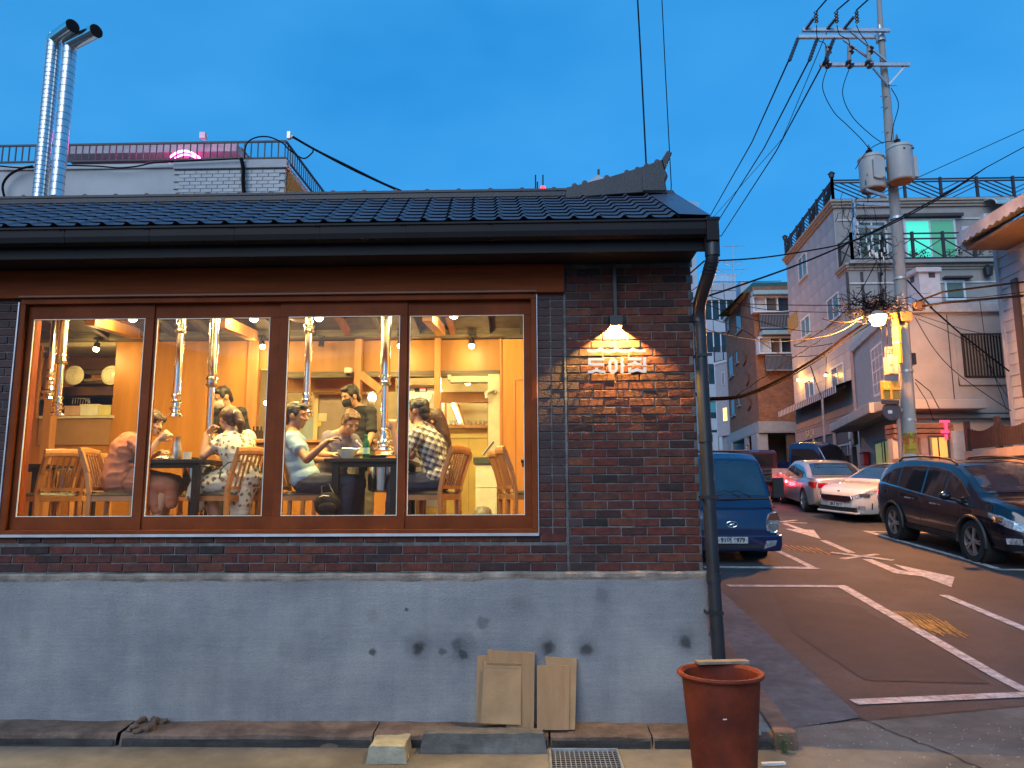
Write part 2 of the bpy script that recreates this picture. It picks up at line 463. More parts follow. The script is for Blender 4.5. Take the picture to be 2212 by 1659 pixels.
# two concrete blocks and the grating on the street
def rock_block(x0, x1, y0, y1, z0, z1, name, label, cat, tm, seed, taper=.03):
    b = bmesh.new(); bmesh.ops.create_cube(b, size=1)
    bmesh.ops.subdivide_edges(b, edges=b.edges, cuts=7, use_grid_fill=True)
    for v in b.verts:
        x, y, z = v.co
        k = 1 - taper * (z + .5) * 2
        p = V(((x0 + x1) / 2 + x * (x1 - x0) * k, (y0 + y1) / 2 + y * (y1 - y0) * k, z0 + (z + .5) * (z1 - z0)))
        p += noise.noise_vector(p * 9 + V((seed, 0, 0))) * .010 + noise.noise_vector(p * 30) * .004
        v.co = p - V(((x0 + x1) / 2, (y0 + y1) / 2, z0))
    me = bpy.data.meshes.new(name); b.to_mesh(me); b.free(); me.materials.append(tm)
    o = bpy.data.objects.new(name, me); col.objects.link(o); o.location = ((x0 + x1) / 2, (y0 + y1) / 2, z0); org[o] = o.location.copy()
    return tag(o, label, cat)
rock_block(-1.13, -.86, -.62, -.33, .13, .25, 'concrete_block', 'small square concrete block lying on the street beside the long kerb piece', 'concrete block', mat('pale block concrete', (.30, .27, .19), .9, var=.25, scale=9, bump=.6), 3, .06)
rock_block(-.80, .09, -.40, -.25, .13, .275, 'kerb_piece', 'long grey broken kerb piece lying left of the drain grating', 'kerb piece', mat('grey block concrete', (.15, .14, .125), .9, var=.3, scale=8, bump=.6, dirt=.3), 8, .03)
gt = thing('drain_grating', 'square steel drain grating set in the street below the cardboard', 'drain grating', (.33, -.58, .14))
pit = MB(); pit.box(.1, .58, -.80, -.36, .146, .150); pit.build('pit', mat('drain pit dark', (.004, .004, .006), 1), gt)
fr = MB()
for a in ((.10, .58, -.80, -.785), (.10, .58, -.375, -.36)): fr.box(*a, .150, .17)
fr.box(.10, .115, -.785, -.375, .150, .17); fr.box(.565, .58, -.785, -.375, .150, .17); fr.build('frame', galv, gt)
bm_ = MB().box(-.003, .003, -.203, .203, 0, .004).mesh('grating_bar', galv)
bm2 = MB().box(-.2235, .2235, -.003, .003, 0, .0035).mesh('cross_bar', galv)
for i in range(13): inst('grating_bar', bm_, (.143 + i * .033, -.58, .152), gt)
for i in range(9): inst('cross_bar', bm2, (.34, -.745 + i * .0415, .151), gt)

# ------------------------------------------------------------------ the restaurant
rest = thing('restaurant', 'single storey brick restaurant with a wide lit window, dark tiled roof and grey plaster base', 'building', (-1.6, 0, .2))

def plaster_mat():
    m = mat('stained grey plaster', (.255, .262, .28), .93, var=.10, scale=2.5, bump=.9, bscale=120, c2=(.28, .28, .28))
    nt = m.node_tree; N = nt.nodes; L = nt.links; b = N['Principled BSDF']
    src = b.inputs['Base Color'].links[0].from_socket
    tc = N.new('ShaderNodeTexCoord')
    def mult(a, bb):
        mm = N.new('ShaderNodeMix'); mm.data_type = 'RGBA'; mm.blend_type = 'MULTIPLY'; mm.inputs[0].default_value = 1
        L.new(a, mm.inputs[6]); L.new(bb, mm.inputs[7]); return mm.outputs[2]
    # rain streaks and cloudy blotches
    for sc_, s, lo, dk in (((5, 1, .6), 1.0, .42, .93), ((1, 1, 1.4), .9, .46, .80), ((2.0, 1, 42.0), 1.2, .50, .955), ((40, 1, 40.0), 1.2, .48, .93)):
        mp = N.new('ShaderNodeMapping'); mp.inputs['Scale'].default_value = sc_
        nz = N.new('ShaderNodeTexNoise'); nz.inputs['Scale'].default_value = s; nz.inputs['Detail'].default_value = 7; nz.inputs['Roughness'].default_value = .6
        rp = N.new('ShaderNodeValToRGB'); rp.color_ramp.elements[0].position = lo - .08; rp.color_ramp.elements[0].color = (dk, dk, dk * 1.01, 1); rp.color_ramp.elements[1].position = lo + .16; rp.color_ramp.elements[1].color = (1.06, 1.05, 1.03, 1)
        L.new(tc.outputs['Object'], mp.inputs[0]); L.new(mp.outputs[0], nz.inputs['Vector']); L.new(nz.outputs['Fac'], rp.inputs[0])
        src = mult(src, rp.outputs[0])
    wob = N.new('ShaderNodeTexNoise'); wob.inputs['Scale'].default_value = 14; L.new(tc.outputs['Object'], wob.inputs['Vector'])
    wv = N.new('ShaderNodeVectorMath'); wv.operation = 'MULTIPLY_ADD'; wv.inputs[1].default_value = (.07, 0, .07)
    L.new(wob.outputs['Color'], wv.inputs[0]); L.new(tc.outputs['Object'], wv.inputs[2])
    o = org[rest]
    for (u, v, r, dk) in [(905, 1398, .042, .25), (957, 1407, .028, .5), (1000, 1412, .034, .38), (990, 1392, .05, .6), (1183, 1398, .045, .28), (1268, 1402, .042, .35), (1478, 1387, .04, .35), (1044, 1343, .045, .62),
                          (806, 1408, .028, .3), (806, 1330, .05, .85), (879, 1318, .014, .3), (1300, 1285, .05, .75), (530, 1244, .04, .5), (240, 1245, .03, .5), (1120, 1300, .05, .85), (620, 1400, .06, .88), (60, 1370, .05, .88), (905, 1398, .10, .75), (1183, 1398, .10, .75), (1268, 1400, .09, .75), (1478, 1385, .09, .8), (1000, 1400, .10, .75)]:
        p = at(u, v, 0) - o
        d = N.new('ShaderNodeVectorMath'); d.operation = 'DISTANCE'; d.inputs[1].default_value = (p.x + .035, 0 + .0, p.z + .035)
        fl = N.new('ShaderNodeVectorMath'); fl.operation = 'MULTIPLY'; fl.inputs[1].default_value = (1, 0, 1)
        L.new(wv.outputs[0], fl.inputs[0]); L.new(fl.outputs[0], d.inputs[0])
        mr = N.new('ShaderNodeMapRange'); mr.inputs[1].default_value = r * .5; mr.inputs[2].default_value = r * 1.5; mr.inputs[3].default_value = dk; mr.inputs[4].default_value = 1
        mr.interpolation_type = 'SMOOTHSTEP'
        L.new(d.outputs['Value'], mr.inputs[0])
        cb = N.new('ShaderNodeCombineColor')
        for k in range(3): L.new(mr.outputs[0], cb.inputs[k])
        src = mult(src, cb.outputs[0])
    L.new(src, b.inputs['Base Color'])
    return m
pw = MB()
def pf(t, s):
    x = -5.4 + 6.72 * t; z = .16 + 1.16 * s
    return (x, -.022 + .006 * noise.noise(V((x * 1.6, z * 1.6, 0))) + .0015 * noise.noise(V((x * 18, z * 18, 5))), z)
pw.grid(pf, 260, 46)
pl_m = plaster_mat()
pw.build('plaster_front', pl_m, rest, smooth=True, flip=False)
core = MB(); core.box(-5.4, 1.318, -.010, .2, .1, 1.318); core.box(1.12, 1.318, .2, 8, .1, 1.318)
core.build('plaster_core', mat('plain grey plaster', (.22, .225, .235), .93, bump=.6), rest)
# uneven pale capping on top of the plaster
cp = MB()
def cf(t, s):
    x = -5.4 + 6.735 * t
    prof = [(-.020, 1.275), (-.030, 1.30), (-.032, 1.325), (-.020, 1.338), (.02, 1.342)]
    y, z = prof[int(s * 4 + .5)]
    return (x, y + .006 * noise.noise(V((x * 7, s * 5, 2))), z + .010 * noise.noise(V((x * 3, 0, 7))) - .010 * (x < -.4))
cp.grid(cf, 240, 4)
cp.box(1.30, 1.332, -.02, 3, 1.28, 1.336)
cp.build('wall_capping', mat('flaking cement capping', (.33, .27, .22), .9, var=.3, scale=9, bump=.7, dirt=.4), rest, smooth=R(50))

# brick veneer
def brick_mat():
    m = bpy.data.materials.new('dark red brick'); m.use_nodes = True; N = m.node_tree.nodes; L = m.node_tree.links; b = N['Principled BSDF']
    b.inputs['Roughness'].default_value = .85
    oi = N.new('ShaderNodeObjectInfo'); rp = N.new('ShaderNodeValToRGB'); rp.color_ramp.interpolation = 'LINEAR'
    cs = [(0, (.020, .014, .014)), (.12, (.055, .015, .012)), (.3, (.105, .022, .015)), (.5, (.080, .026, .018)), (.66, (.130, .036, .018)), (.82, (.095, .017, .013)), (.95, (.038, .020, .018)), (1, (.15, .045, .020))]
    e = rp.color_ramp.elements; e[0].position = 0; e[0].color = (*cs[0][1], 1); e[1].position = 1; e[1].color = (*cs[-1][1], 1)
    for p, c in cs[1:-1]: k = e.new(p); k.color = (*c, 1)
    L.new(oi.outputs['Random'], rp.inputs[0])
    tc = N.new('ShaderNodeTexCoord'); ge = N.new('ShaderNodeNewGeometry')
    nz = N.new('ShaderNodeTexNoise'); nz.inputs['Scale'].default_value = 14; nz.inputs['Detail'].default_value = 8; nz.inputs['Roughness'].default_value = .7
    L.new(ge.outputs['Position'], nz.inputs['Vector'])
    r2 = N.new('ShaderNodeValToRGB'); r2.color_ramp.elements[0].position = .36; r2.color_ramp.elements[0].color = (.55, .55, .58, 1); r2.color_ramp.elements[1].position = .66; r2.color_ramp.elements[1].color = (1.35, 1.3, 1.25, 1)
    L.new(nz.outputs['Fac'], r2.inputs[0])
    mm = N.new('ShaderNodeMix'); mm.data_type = 'RGBA'; mm.blend_type = 'MULTIPLY'; mm.inputs[0].default_value = 1
    L.new(rp.outputs[0], mm.inputs[6]); L.new(r2.outputs[0], mm.inputs[7])
    # mortar smears
    n2 = N.new('ShaderNodeTexNoise'); n2.inputs['Scale'].default_value = 5; n2.inputs['Detail'].default_value = 9; n2.inputs['Roughness'].default_value = .75
    L.new(ge.outputs['Position'], n2.inputs['Vector'])
    r3 = N.new('ShaderNodeMapRange'); r3.inputs[1].default_value = .60; r3.inputs[2].default_value = .78; r3.inputs[4].default_value = .4; L.new(n2.outputs['Fac'], r3.inputs[0])
    m2 = N.new('ShaderNodeMix'); m2.data_type = 'RGBA'; m2.inputs[7].default_value = (.10, .085, .08, 1)
    L.new(r3.outputs[0], m2.inputs[0]); L.new(mm.outputs[2], m2.inputs[6]); L.new(m2.outputs[2], b.inputs['Base Color'])
    bp = N.new('ShaderNodeBump'); bp.inputs['Strength'].default_value = .8; bp.inputs['Distance'].default_value = .006
    n3 = N.new('ShaderNodeTexNoise'); n3.inputs['Scale'].default_value = 70; n3.inputs['Detail'].default_value = 6; L.new(ge.outputs['Position'], n3.inputs['Vector'])
    L.new(n3.outputs['Fac'], bp.inputs['Height']); L.new(bp.outputs[0], b.inputs['Normal'])
    return m
brk = brick_mat()
mortar = mat('grey mortar', (.16, .155, .15), .95, var=.3, scale=12, bump=1, bscale=90, dirt=.4)
mw = MB()
def mort(x0, x1, z0, z1, y=.008):
    nx, nz = max(2, int((x1 - x0) * 40)), max(2, int((z1 - z0) * 40))
    mw.grid(lambda s, t: (x0 + (x1 - x0) * s, y + .0035 * noise.noise(V(((x0 + (x1 - x0) * s) * 30, (z0 + (z1 - z0) * t) * 40, 3))), z0 + (z1 - z0) * t), nx, nz)
mort(.045, 1.305, 1.335, 3.79); mort(-5.4, .045, 1.335, 1.62); mort(-5.4, -4.225, 1.62, 3.60)
mw.build('mortar', mortar, rest, smooth=True)
bc = MB(); bc.box(.055, 1.30, .022, .25, 1.322, 3.79); bc.box(-5.4, .055, .022, .25, 1.322, 1.60); bc.box(-5.4, -4.235, .022, .25, 1.60, 3.60); bc.box(-5.4, .055, .03, .25, 3.552, 3.79)
bc.box(1.10, 1.30, .25, 8, 1.322, 3.79)
bc.build('brick_backing', mortar, rest)
def brick_mesh(w, k):
    r = random.Random(k * 31 + int(w * 1000)); h = .057; d = .028
    b = MB(); c = .004
    j = lambda a: r.uniform(-a, a)
    bk = [(-w / 2, d, -h / 2), (w / 2, d, -h / 2), (w / 2, d, h / 2), (-w / 2, d, h / 2)]
    fo = [(-w / 2 + j(.002), c * 1.3, -h / 2 + j(.0015)), (w / 2 + j(.002), c * 1.3, -h / 2 + j(.0015)), (w / 2 + j(.002), c * 1.3, h / 2 + j(.0015)), (-w / 2 + j(.002), c * 1.3, h / 2 + j(.0015))]
    fi = [(x * (1 - 2 * c / w), j(.0018), z * (1 - 2 * c / h)) for x, _, z in fo]
    b.add(bk + fo + fi, [(0, 1, 2, 3)] + [(i, i + 4, (i + 1) % 4 + 4, (i + 1) % 4) for i in range(4)] + [(i + 4, i + 8, (i + 1) % 4 + 8, (i + 1) % 4 + 4) for i in range(4)] + [(8, 9, 10, 11)])
    return b.mesh('brick', brk)
bl = []
def course(x0, x1, z, off, bw=.190, jt=.0095, far=False):
    x = x0 - off
    while x < x1 - .01:
        a, b = max(x, x0), min(x + bw, x1)
        if b - a > .03: bl.append(((a + b) / 2, z, b - a, far))
        x += bw + jt
nc = 0
z = 1.372
while z < 3.78:
    course(.285, 1.30, z, (nc % 2) * .1 + rnd.uniform(-.012, .012))
    if z > 1.64: course(.052, .262, z, 0 if nc % 2 else .0, bw=.0985, jt=.0115)
    elif z < 1.56: course(-5.0, .262, z, (nc % 2) * .1 + rnd.uniform(-.01, .01))
    z += .0672; nc += 1
# rowlock sill course under the window
course(-5.0, .262, 1.592, .05, bw=.185, jt=.012)
z = 1.66
while z < 3.58:
    course(-5.0, -4.24, z, (nc % 2) * .1, far=True); z += .0672; nc += 1
bl = [b for b in bl if not (1.585 < b[1] < 1.6 and b[0] > .06 and b[2] < .04)]
bl.sort(key=lambda b: (b[3], b[2] < .12, b[0] < -4.3, -b[2]))
cache = {}
rest_st = MB()
for i, (x, z, w, far) in enumerate(bl):
    dy = rnd.uniform(-.0045, .0025)
    if i < 300:
        k = (round(w, 2), rnd.randrange(4))
        if k not in cache: cache[k] = brick_mesh(k[0], k[1])
        inst('brick', cache[k], (x, dy, z + rnd.uniform(-.0012, .0012)), rest, rot=(rnd.uniform(-.02, .02), rnd.uniform(-.006, .006), rnd.uniform(-.012, .012)), scale=(w / k[0], 1, 1))
    else:
        rest_st.box(x - w / 2, x + w / 2, dy, .03, z - .0285, z + .0285)
tag(rest_st.build('brick', mat('dark brick remainder', (.062, .033, .032), .85, var=.3, scale=3.5, bump=.8), rest, bevel=.003), kind='stuff')
# light toothed mortar joint between the pier and the wall
jj = MB(); jj.box(.266, .281, -.004, .02, 1.36, 3.545); jj.build('wall_joint', mortar, rest)

# timber header above the window
hd = MB(); hd.box(-5.4, .272, -.045, .03, 3.545, 3.785)
wood_dk = mat('reddish brown painted timber', (.20, .043, .011), .6, var=.22, scale=3, stretch=(.6, 4, 10), spec=.1)
hd.build('header_board', wood_dk, rest, bevel=.004)
ds = MB(); ds.box(.279, .2835, -.0475, -.0465, 3.55, 3.78)

# eaves, gutter and roof
sf = MB(); sf.box(-7.2, 1.30, -.36, .22, 3.792, 3.81); sf.build('soffit', mat('black soffit board', (.012, .011, .012), .5), rest)
fa = MB(); fa.box(-6.2, 1.345, -.385, -.362, 3.76, 3.93); fa.build('fascia', dkmetal, rest, bevel=.004)
gu = MB()
gp = [(-.39, 3.86), (-.44, 3.845), (-.485, 3.86), (-.497, 3.90), (-.497, 3.955), (-.51, 3.96), (-.51, 3.975), (-.50, 3.978), (-.488, 3.965), (-.488, 3.90), (-.478, 3.868), (-.44, 3.853), (-.39, 3.868)]
gu.prism(gp, 'x', -6.2, 1.385)
for i in range(8): gu.prism([(a * 1.0 - .003 if a < -.4 else a, b - (.003 if b < 3.9 else 0)) for a, b in gp[:6]] + [(-.45, 3.9)], 'x', 1.0 - i * .66, 1.035 - i * .66)
gu.build('gutter', dkmetal, rest)
ge_ = MB(); ge_.box(1.325, 1.418, -.515, -.37, 3.80, 3.983); ge_.box(1.318, 1.425, -.52, -.37, 3.955, 3.985)
ge_.build('gutter_end_box', dkmetal, rest, bevel=.006)

ZE, YE = 3.995, -.455      # eave line
YR = .55; ZR = at(1300, 424, YR).z       # foot of the ridge
def roofz(y): return ZE + (ZR - ZE) * (y - YE) / (YR - YE)
slope_len = math.hypot(ZR - ZE, YR - YE)
sl_d = V((0, (YR - YE) / slope_len, (ZR - ZE) / slope_len)); sl_n = V((0, -sl_d.z, sl_d.y))
tile_m = mat('slate blue metal roof tile', (.062, .074, .105), .55, var=.3, scale=5, bump=.5, bscale=120, objvar=.15)
TW, TL = .192, slope_len / 8
prof = [(0, .002), (.05, 0), (.118, 0), (.132, .008), (.142, .020), (.152, .024), (.164, .020), (.176, .007), (TW, .002)]
def tile_mesh():
    b = MB(); M = Matrix(((1, 0, 0, 0), (0, sl_d.y, sl_n.y, 0), (0, sl_d.z, sl_n.z, 0), (0, 0, 0, 1)))
    b.M = M
    n = len(prof)
    L0 = [(x, 0, h + .013) for x, h in prof]; L1 = [(x, TL * 1.02, h + .002) for x, h in prof]; F = [(x, .012, h + .001) for x, h in prof]
    b.add(L0 + L1 + F, [(i, i + 1, n + i + 1, n + i) for i in range(n - 1)] + [(2 * n + i, 2 * n + i + 1, i + 1, i) for i in range(n - 1)])
    return b.mesh('roof_tile', tile_m, flip=False)
tmesh = tile_mesh()
rcount = 0
rt_stuff = MB()
for r_ in range(8):
    y = YE + (YR - YE) * r_ / 8; z = roofz(y)
    xr = 1.142 + (at(1402, 421, YR).x - 1.142) * r_ / 8
    k = 0
    while True:
        x = xr - (k + 1) * TW
        if x < -6.0: break
        if x > -5.65:
            inst('roof_tile', tmesh, (x, y, z), rest)
            rcount += 1
        else:
            o = V((x, y, z)); rt_stuff.add([o + p.co for p in tmesh.vertices], [tuple(p.vertices) for p in tmesh.polygons])
        k += 1
tag(rt_stuff.build('roof_tile', tile_m, rest, flip=False), kind='stuff')
ro = MB()
ro.add([(-6.2, YE + .02, ZE - .01), (1.35, YE + .02, ZE - .01), (1.35, YR + .3, ZR + .145), (-6.2, YR + .3, ZR + .145)], [(0, 1, 2, 3)])
ro.prism([(YE + .06, ZE - .02), (YR, ZR - .02), (8.0, 4.25), (8.0, 4.20), (YR, ZR - .07), (YE + .06, ZE - .07)], 'x', -7.2, 1.30)
ro.build('roof_deck', dkmetal, rest)
gb_ = MB(); gb_.prism([(.0, 3.792), (.0, ZE + .10), (YR, ZR - .08), (7.9, 4.20), (7.9, 3.7), (.25, 3.7)], 'x', 1.14, 1.295); gb_.build('gable_wall', mortar, rest)
# hip flashing sheet
hf = MB()
hf.add([(1.13, YE - .02, ZE + .03), (1.352, YE - .02, ZE + .02), (at(1452, 418, YR).x, YR, ZR + .03), (at(1400, 418, YR).x, YR, ZR + .02), (1.352, YE - .02, ZE - .03), (at(1452, 418, YR).x, YR, ZR - .10)], [(0, 1, 2, 3), (1, 4, 5, 2)])
hf.tube([(1.36, YE, ZE + .015), (at(1452, 418, YR).x, YR, ZR + .02)], .014, 8)
hf.tube([(1.25, YE, ZE + .03), (at(1428, 418, YR).x, YR, ZR + .03)], .005, 6)
hf.build('hip_flashing', mat('blue grey flashing', (.055, .07, .11), .4, var=.15, scale=3), rest)
# ridge with its upswept end
rz = lambda u, v: at(1152 + u * .1984, 301.7 + v * .1984, YR - .09)
def zz(lst): return [((p := rz(a, b)).x, p.z) for a, b in lst]
ridge_m = mat('ridge grey', (.026, .028, .036), .5, var=.2, scale=4, bump=.3)
rd = MB(); zl = rz(0, 530).z; zb_ = rz(0, 645).z
sw = zz([(350, 520), (480, 492), (640, 450), (800, 410), (1000, 352), (1220, 280), (1400, 215), (1432, 330), (1455, 360), (1466, 395), (1455, 430), (1440, 470), (1460, 580), (1190, 572), (800, 600), (400, 632), (350, 636)])
rd.prism(sw, 'y', YR - .09, YR + .09)
rd.build('ridge_end', ridge_m, rest, bevel=.006)
rl = MB(); xr0 = sw[0][0] - .003
for k in range(4):
    rl.box(-6.2, xr0, YR - .09 - .008 * (k % 2), YR + .09 + .008 * (k % 2), zb_ + k * (zl - zb_) / 4, zb_ + (k + 1) * (zl - zb_) / 4 - .004)
rl.box(-6.2, xr0, YR - .07, YR + .07, zb_, zl)
rl.build('ridge', ridge_m, rest)
tipm = zz([(1400, 215), (1455, 125), (1510, 150), (1432, 332)])
tp = MB(); tp.prism(tipm, 'y', YR - .11, YR + .11); tp.build('ridge_tip', ridge_m, rest, bevel=.008)
pn = MB(); pn.prism(zz([(1185, 370), (1400, 300), (1440, 345), (1452, 395), (1428, 450), (1440, 560), (1190, 560)]), 'y', YR - .104, YR - .09); pn.build('end_panel', ridge_m, rest, bevel=.004)
nb = MB().lathe([(.0, -.09), (.026, -.088), (.026, .088), (0, .09)], 10, ax='y').mesh('ridge_nub', ridge_m)
for i in range(24): inst('ridge_nub', nb, (.50 - i * .285, YR, zl - .012), rest)
for a, b in [(450, 500), (560, 470), (800, 412), (1020, 355), (1135, 322), (1235, 285), (1350, 240)]:
    p = rz(a, b); inst('ridge_nub', nb, (p.x, YR, p.z), rest)
ce = MB(); p = rz(1500, 600)
for k in range(7):
    pass
ce.prism([(x, z) for x, z in zz([(1455, 530), (1530, 530), (1552, 560), (1570, 640), (1560, 660), (1455, 600)])], 'y', YR - .06, YR + .5)
ce.build('verge_cap', ridge_m, rest, bevel=.01)

# downpipe
dp = MB()
q = [(1.375, -.44, 3.82), (1.375, -.44, 3.74), (1.372, -.43, 3.66), (1.355, -.36, 3.57), (1.335, -.24, 3.47), (1.328, -.15, 3.40), (1.330, -.11, 3.32), (1.335, -.10, 3.2), (1.345, -.10, 2.2), (1.36, -.10, 1.2), (1.372, -.10, .70)]
dp.tube(q, .05, 14)
for zc in (3.30, 2.35, 1.30): dp.lathe([(.05, -.03), (.056, -.03), (.056, .03), (.05, .03)], 14, (1.345 + (2.2 - zc) * .015, -.10, zc))
dp.tube([(1.378, -.445, 3.90), (1.376, -.44, 3.70)], .057, 14)
for k in range(4): dp.tube([(1.372 - k * .004, -.432 + k * .015, 3.665 - k * .022), (1.371 - k * .004, -.428 + k * .015, 3.655 - k * .022)], .0545, 14)
dp.build('downpipe', mat('black downpipe paint', (.02, .02, .024), .38, var=.3, scale=3), rest, smooth=True)
sh = MB(); sh.tube([(1.372, -.10, .70), (1.38, -.13, .62), (1.40, -.16, .60)], .044, 12); sh.build('pipe_shoe', mat('old terracotta pipe', (.16, .08, .05), .7), rest)
for zc in (3.0, 1.9, 1.05):
    cl = MB().box(1.29, 1.41, -.155, -.148, zc - .012, zc + .012); cl.box(1.29, 1.296, -.15, -.02, zc - .012, zc + .012); cl.build('pipe_clamp', black, rest)

# ------------------------------------------------------------------ window
frame_m = mat('stained window timber', (.18, .038, .009), .55, var=.25, scale=3, stretch=(1, 3, 1), spec=.12)
sill_m = mat('silver sill trim', (.45, .47, .50), .4, .6)
wf = MB()
X0, X1, Z0, Z1 = -4.215, .045, 1.628, 3.545
wf.box(X0, X1, -.02, .20, Z1 - .045, Z1); wf.box(X0, X1, -.02, .20, Z0, Z0 + .035)
wf.box(X0, X0 + .045, -.02, .20, Z0 + .035, Z1 - .045); wf.box(X1 - .045, X1, -.02, .20, Z0 + .035, Z1 - .045)
wf.build('window_frame', frame_m, rest, bevel=.004)
st = MB(); st.box(X0 - .02, X1 + .004, -.034, -.02, Z0 - .018, Z0 + .003); st.box(X0 - .012, X0 - .002, -.03, -.01, Z0, Z1 - .03); st.box(X1 + .001, X1 + .006, -.016, .02, Z0, Z1); st.build('sill_trim', sill_m, rest)
tr = MB(); tr.box(X0, X1, -.052, -.044, Z1 + .004, Z1 + .018); tr.build('header_trim', mat('thin lighter timber edge', (.18, .07, .03), .5), rest)
pane_m = glass('window glass', (.96, .97, .96), refl=.22)
gasket = mat('bright glazing bead', (.75, .72, .6), .4)
for i, (a, b, sa, sb, yo) in enumerate([(-4.118, -3.182, -4.17, -3.110, .045), (-3.088, -2.146, -3.135, -2.062, .06), (-1.988, -1.069, -2.060, -1.008, .045), (-.991, -.059, -1.035, .0, .06)]):
    s = MB(); z0, z1, Z0s, Z1s = 1.767, 3.38, Z0 + .035, Z1 - .045
    s.box(sa, sb, yo - .02, yo + .02, Z0s, z0); s.box(sa, sb, yo - .02, yo + .02, z1, Z1s)
    s.box(sa, a, yo - .02, yo + .02, z0, z1); s.box(b, sb, yo - .02, yo + .02, z0, z1)
    so = s.build('window_sash', frame_m, rest, bevel=.003)
    bd = MB(); t = .005
    bd.box(a, b, yo - .024, yo - .015, z0, z0 + t); bd.box(a, b, yo - .024, yo - .015, z1 - t, z1); bd.box(a, a + t, yo - .024, yo - .015, z0 + t, z1 - t); bd.box(b - t, b, yo - .024, yo - .015, z0 + t, z1 - t)
    bd.build('glazing_bead', gasket, so)
    pn_ = MB(); pn_.box(a, b, yo, yo + .005, z0, z1); pn_.build('pane', pane_m, so)
dk2 = MB(); dk2.box(-3.135, -3.088, -.018, .02, Z0 + .036, Z1 - .046)

# sign lamp and sign
sn = thing('wall_lamp', 'black stem lamp shining down the brick wall over the sign letters', 'wall lamp', (.60, -.08, 3.27))
l_ = MB(); px0 = at(1329.5, 690, -.07).x; zb0 = at(1330, 703, -.12).z; zt0 = at(1330, 681, -.12).z
l_.box(px0 - .013, px0 + .013, -.083, -.057, zt0, 3.79); l_.build('stem', black, sn)
l_ = MB(); x0_, x1_ = px0 - .05, px0 + .05
l_.box(x0_, x1_, -.125, .012, zt0 - .01, zt0); l_.box(x0_, x0_ + .004, -.125, .012, zb0, zt0 - .01); l_.box(x1_ - .004, x1_, -.125, .012, zb0, zt0 - .01)
l_.box(x0_ + .004, x1_ - .004, -.125, -.121, zb0, zt0 - .01)
l_.build('shade', black, sn)
l_ = MB().ell((px0, -.07, zb0 + .060), .014, 10, 8); l_.build('bulb', emis('warm bulb', (1, .62, .22), 60), sn)
lamp('lamp_light', 'POINT', (px0, -.0635, zb0 + .034), 80.0, (1, .58, .12), sn, size=.005)

sg = thing('sign_letters', 'white raised Korean sign letters under a tiled roof outline on the brick wall', 'sign', (at(1330, 780, -.05).x, -.05, 3.0))
sign_m = mat('white sign acrylic', (.70, .70, .68), .4, var=.04)
def SP(x, y): p = at((2250 + x * .2411) / 1.8228, (1150 + y * .2411) / 1.8228, -.05); return (p.x, p.z)
def letter(name, polys, holes=None):
    b = MB()
    for i, pp in enumerate(polys): b.prism([SP(*q) for q in pp], 'y', -.058 - .0004 * i, -.046 + .0004 * i)
    return b.build(name, sign_m, sg)
roofl = [(258, 935), (300, 948), (360, 950), (420, 935), (450, 918), (470, 900), (500, 918), (540, 945), (610, 958), (680, 948), (720, 930), (735, 905), (760, 920), (800, 945), (860, 955), (930, 945), (975, 925), (1000, 905), (1025, 918), (1060, 938), (1120, 945), (1215, 930),
         (1215, 985), (1130, 990), (1060, 985), (1010, 968), (960, 985), (880, 998), (800, 990), (740, 972), (690, 990), (610, 1000), (530, 990), (470, 968), (420, 985), (350, 995), (262, 990)]
letter('roof_symbol', [roofl])
letter('letter', [[(272, 1078), (535, 1078), (535, 1120), (272, 1120)], [(272, 1120), (318, 1120), (318, 1205), (272, 1205)], [(318, 1160), (535, 1160), (535, 1205), (318, 1205)],
                  [(268, 1288), (340, 1280), (385, 1262), (388, 1240), (432, 1240), (435, 1262), (480, 1280), (555, 1288), (555, 1328), (470, 1322), (410, 1300), (350, 1322), (268, 1330)]])
def ring(cx, cy, rx, ry, t, n=28):
    # stadium-shaped ring as quads
    out = []
    def pt(a, k):
        c, s = math.cos(a), math.sin(a); r = rx - k
        return (cx + r * c, cy + (ry - rx) * (1 if s > 0 else -1) + r * s)
    for i in range(n):
        a, b = 2 * PI * i / n + .001, 2 * PI * (i + 1) / n + .001
        out.append([pt(a, 0), pt(b, 0), pt(b, t), pt(a, t)])
    return out
b = MB()
for pp in ring(678, 1205, 77, 122, 48): b.prism([SP(*q) for q in pp], 'y', -.058, -.046)
zig = [(797, 1072), (845, 1072), (845, 1090), (858, 1108), (845, 1125), (845, 1165), (862, 1175), (862, 1218), (845, 1225), (852, 1250), (850, 1328), (803, 1328), (806, 1225), (797, 1205), (806, 1180), (797, 1150), (806, 1120)]
b.prism([SP(*q) for q in zig], 'y', -.058, -.046)
b.build('letter', sign_m, sg)
letter('letter', [[(920, 1072), (1145, 1072), (1145, 1118), (920, 1118)], [(920, 1168), (975, 1162), (1012, 1145), (1020, 1128), (1048, 1128), (1060, 1145), (1095, 1160), (1145, 1165), (1145, 1205), (1090, 1200), (1035, 1182), (980, 1200), (920, 1208)],
                  [(1165, 1072), (1220, 1072), (1220, 1207), (1165, 1207)],
                  [(930, 1232), (975, 1232), (975, 1275), (1020, 1262), (1045, 1245), (1085, 1245), (1110, 1262), (1172, 1275), (1172, 1228), (1222, 1228), (1222, 1322), (1160, 1318), (1075, 1295), (1000, 1315), (930, 1325)]])
for x, y in [(275, 1000), (470, 985), (740, 990), (1010, 985), (1200, 995), (285, 1100), (520, 1100), (290, 1300), (540, 1310), (625, 1130), (730, 1280), (820, 1310), (935, 1100), (1200, 1100), (945, 1310), (1210, 1310), (1075, 1270)]:
    p = SP(x, y); pnm = MB().cyl((p[0], -.046, p[1]), (p[0], .01, p[1]), .0022, n=6); pnm.build('standoff_pin', black, sg)
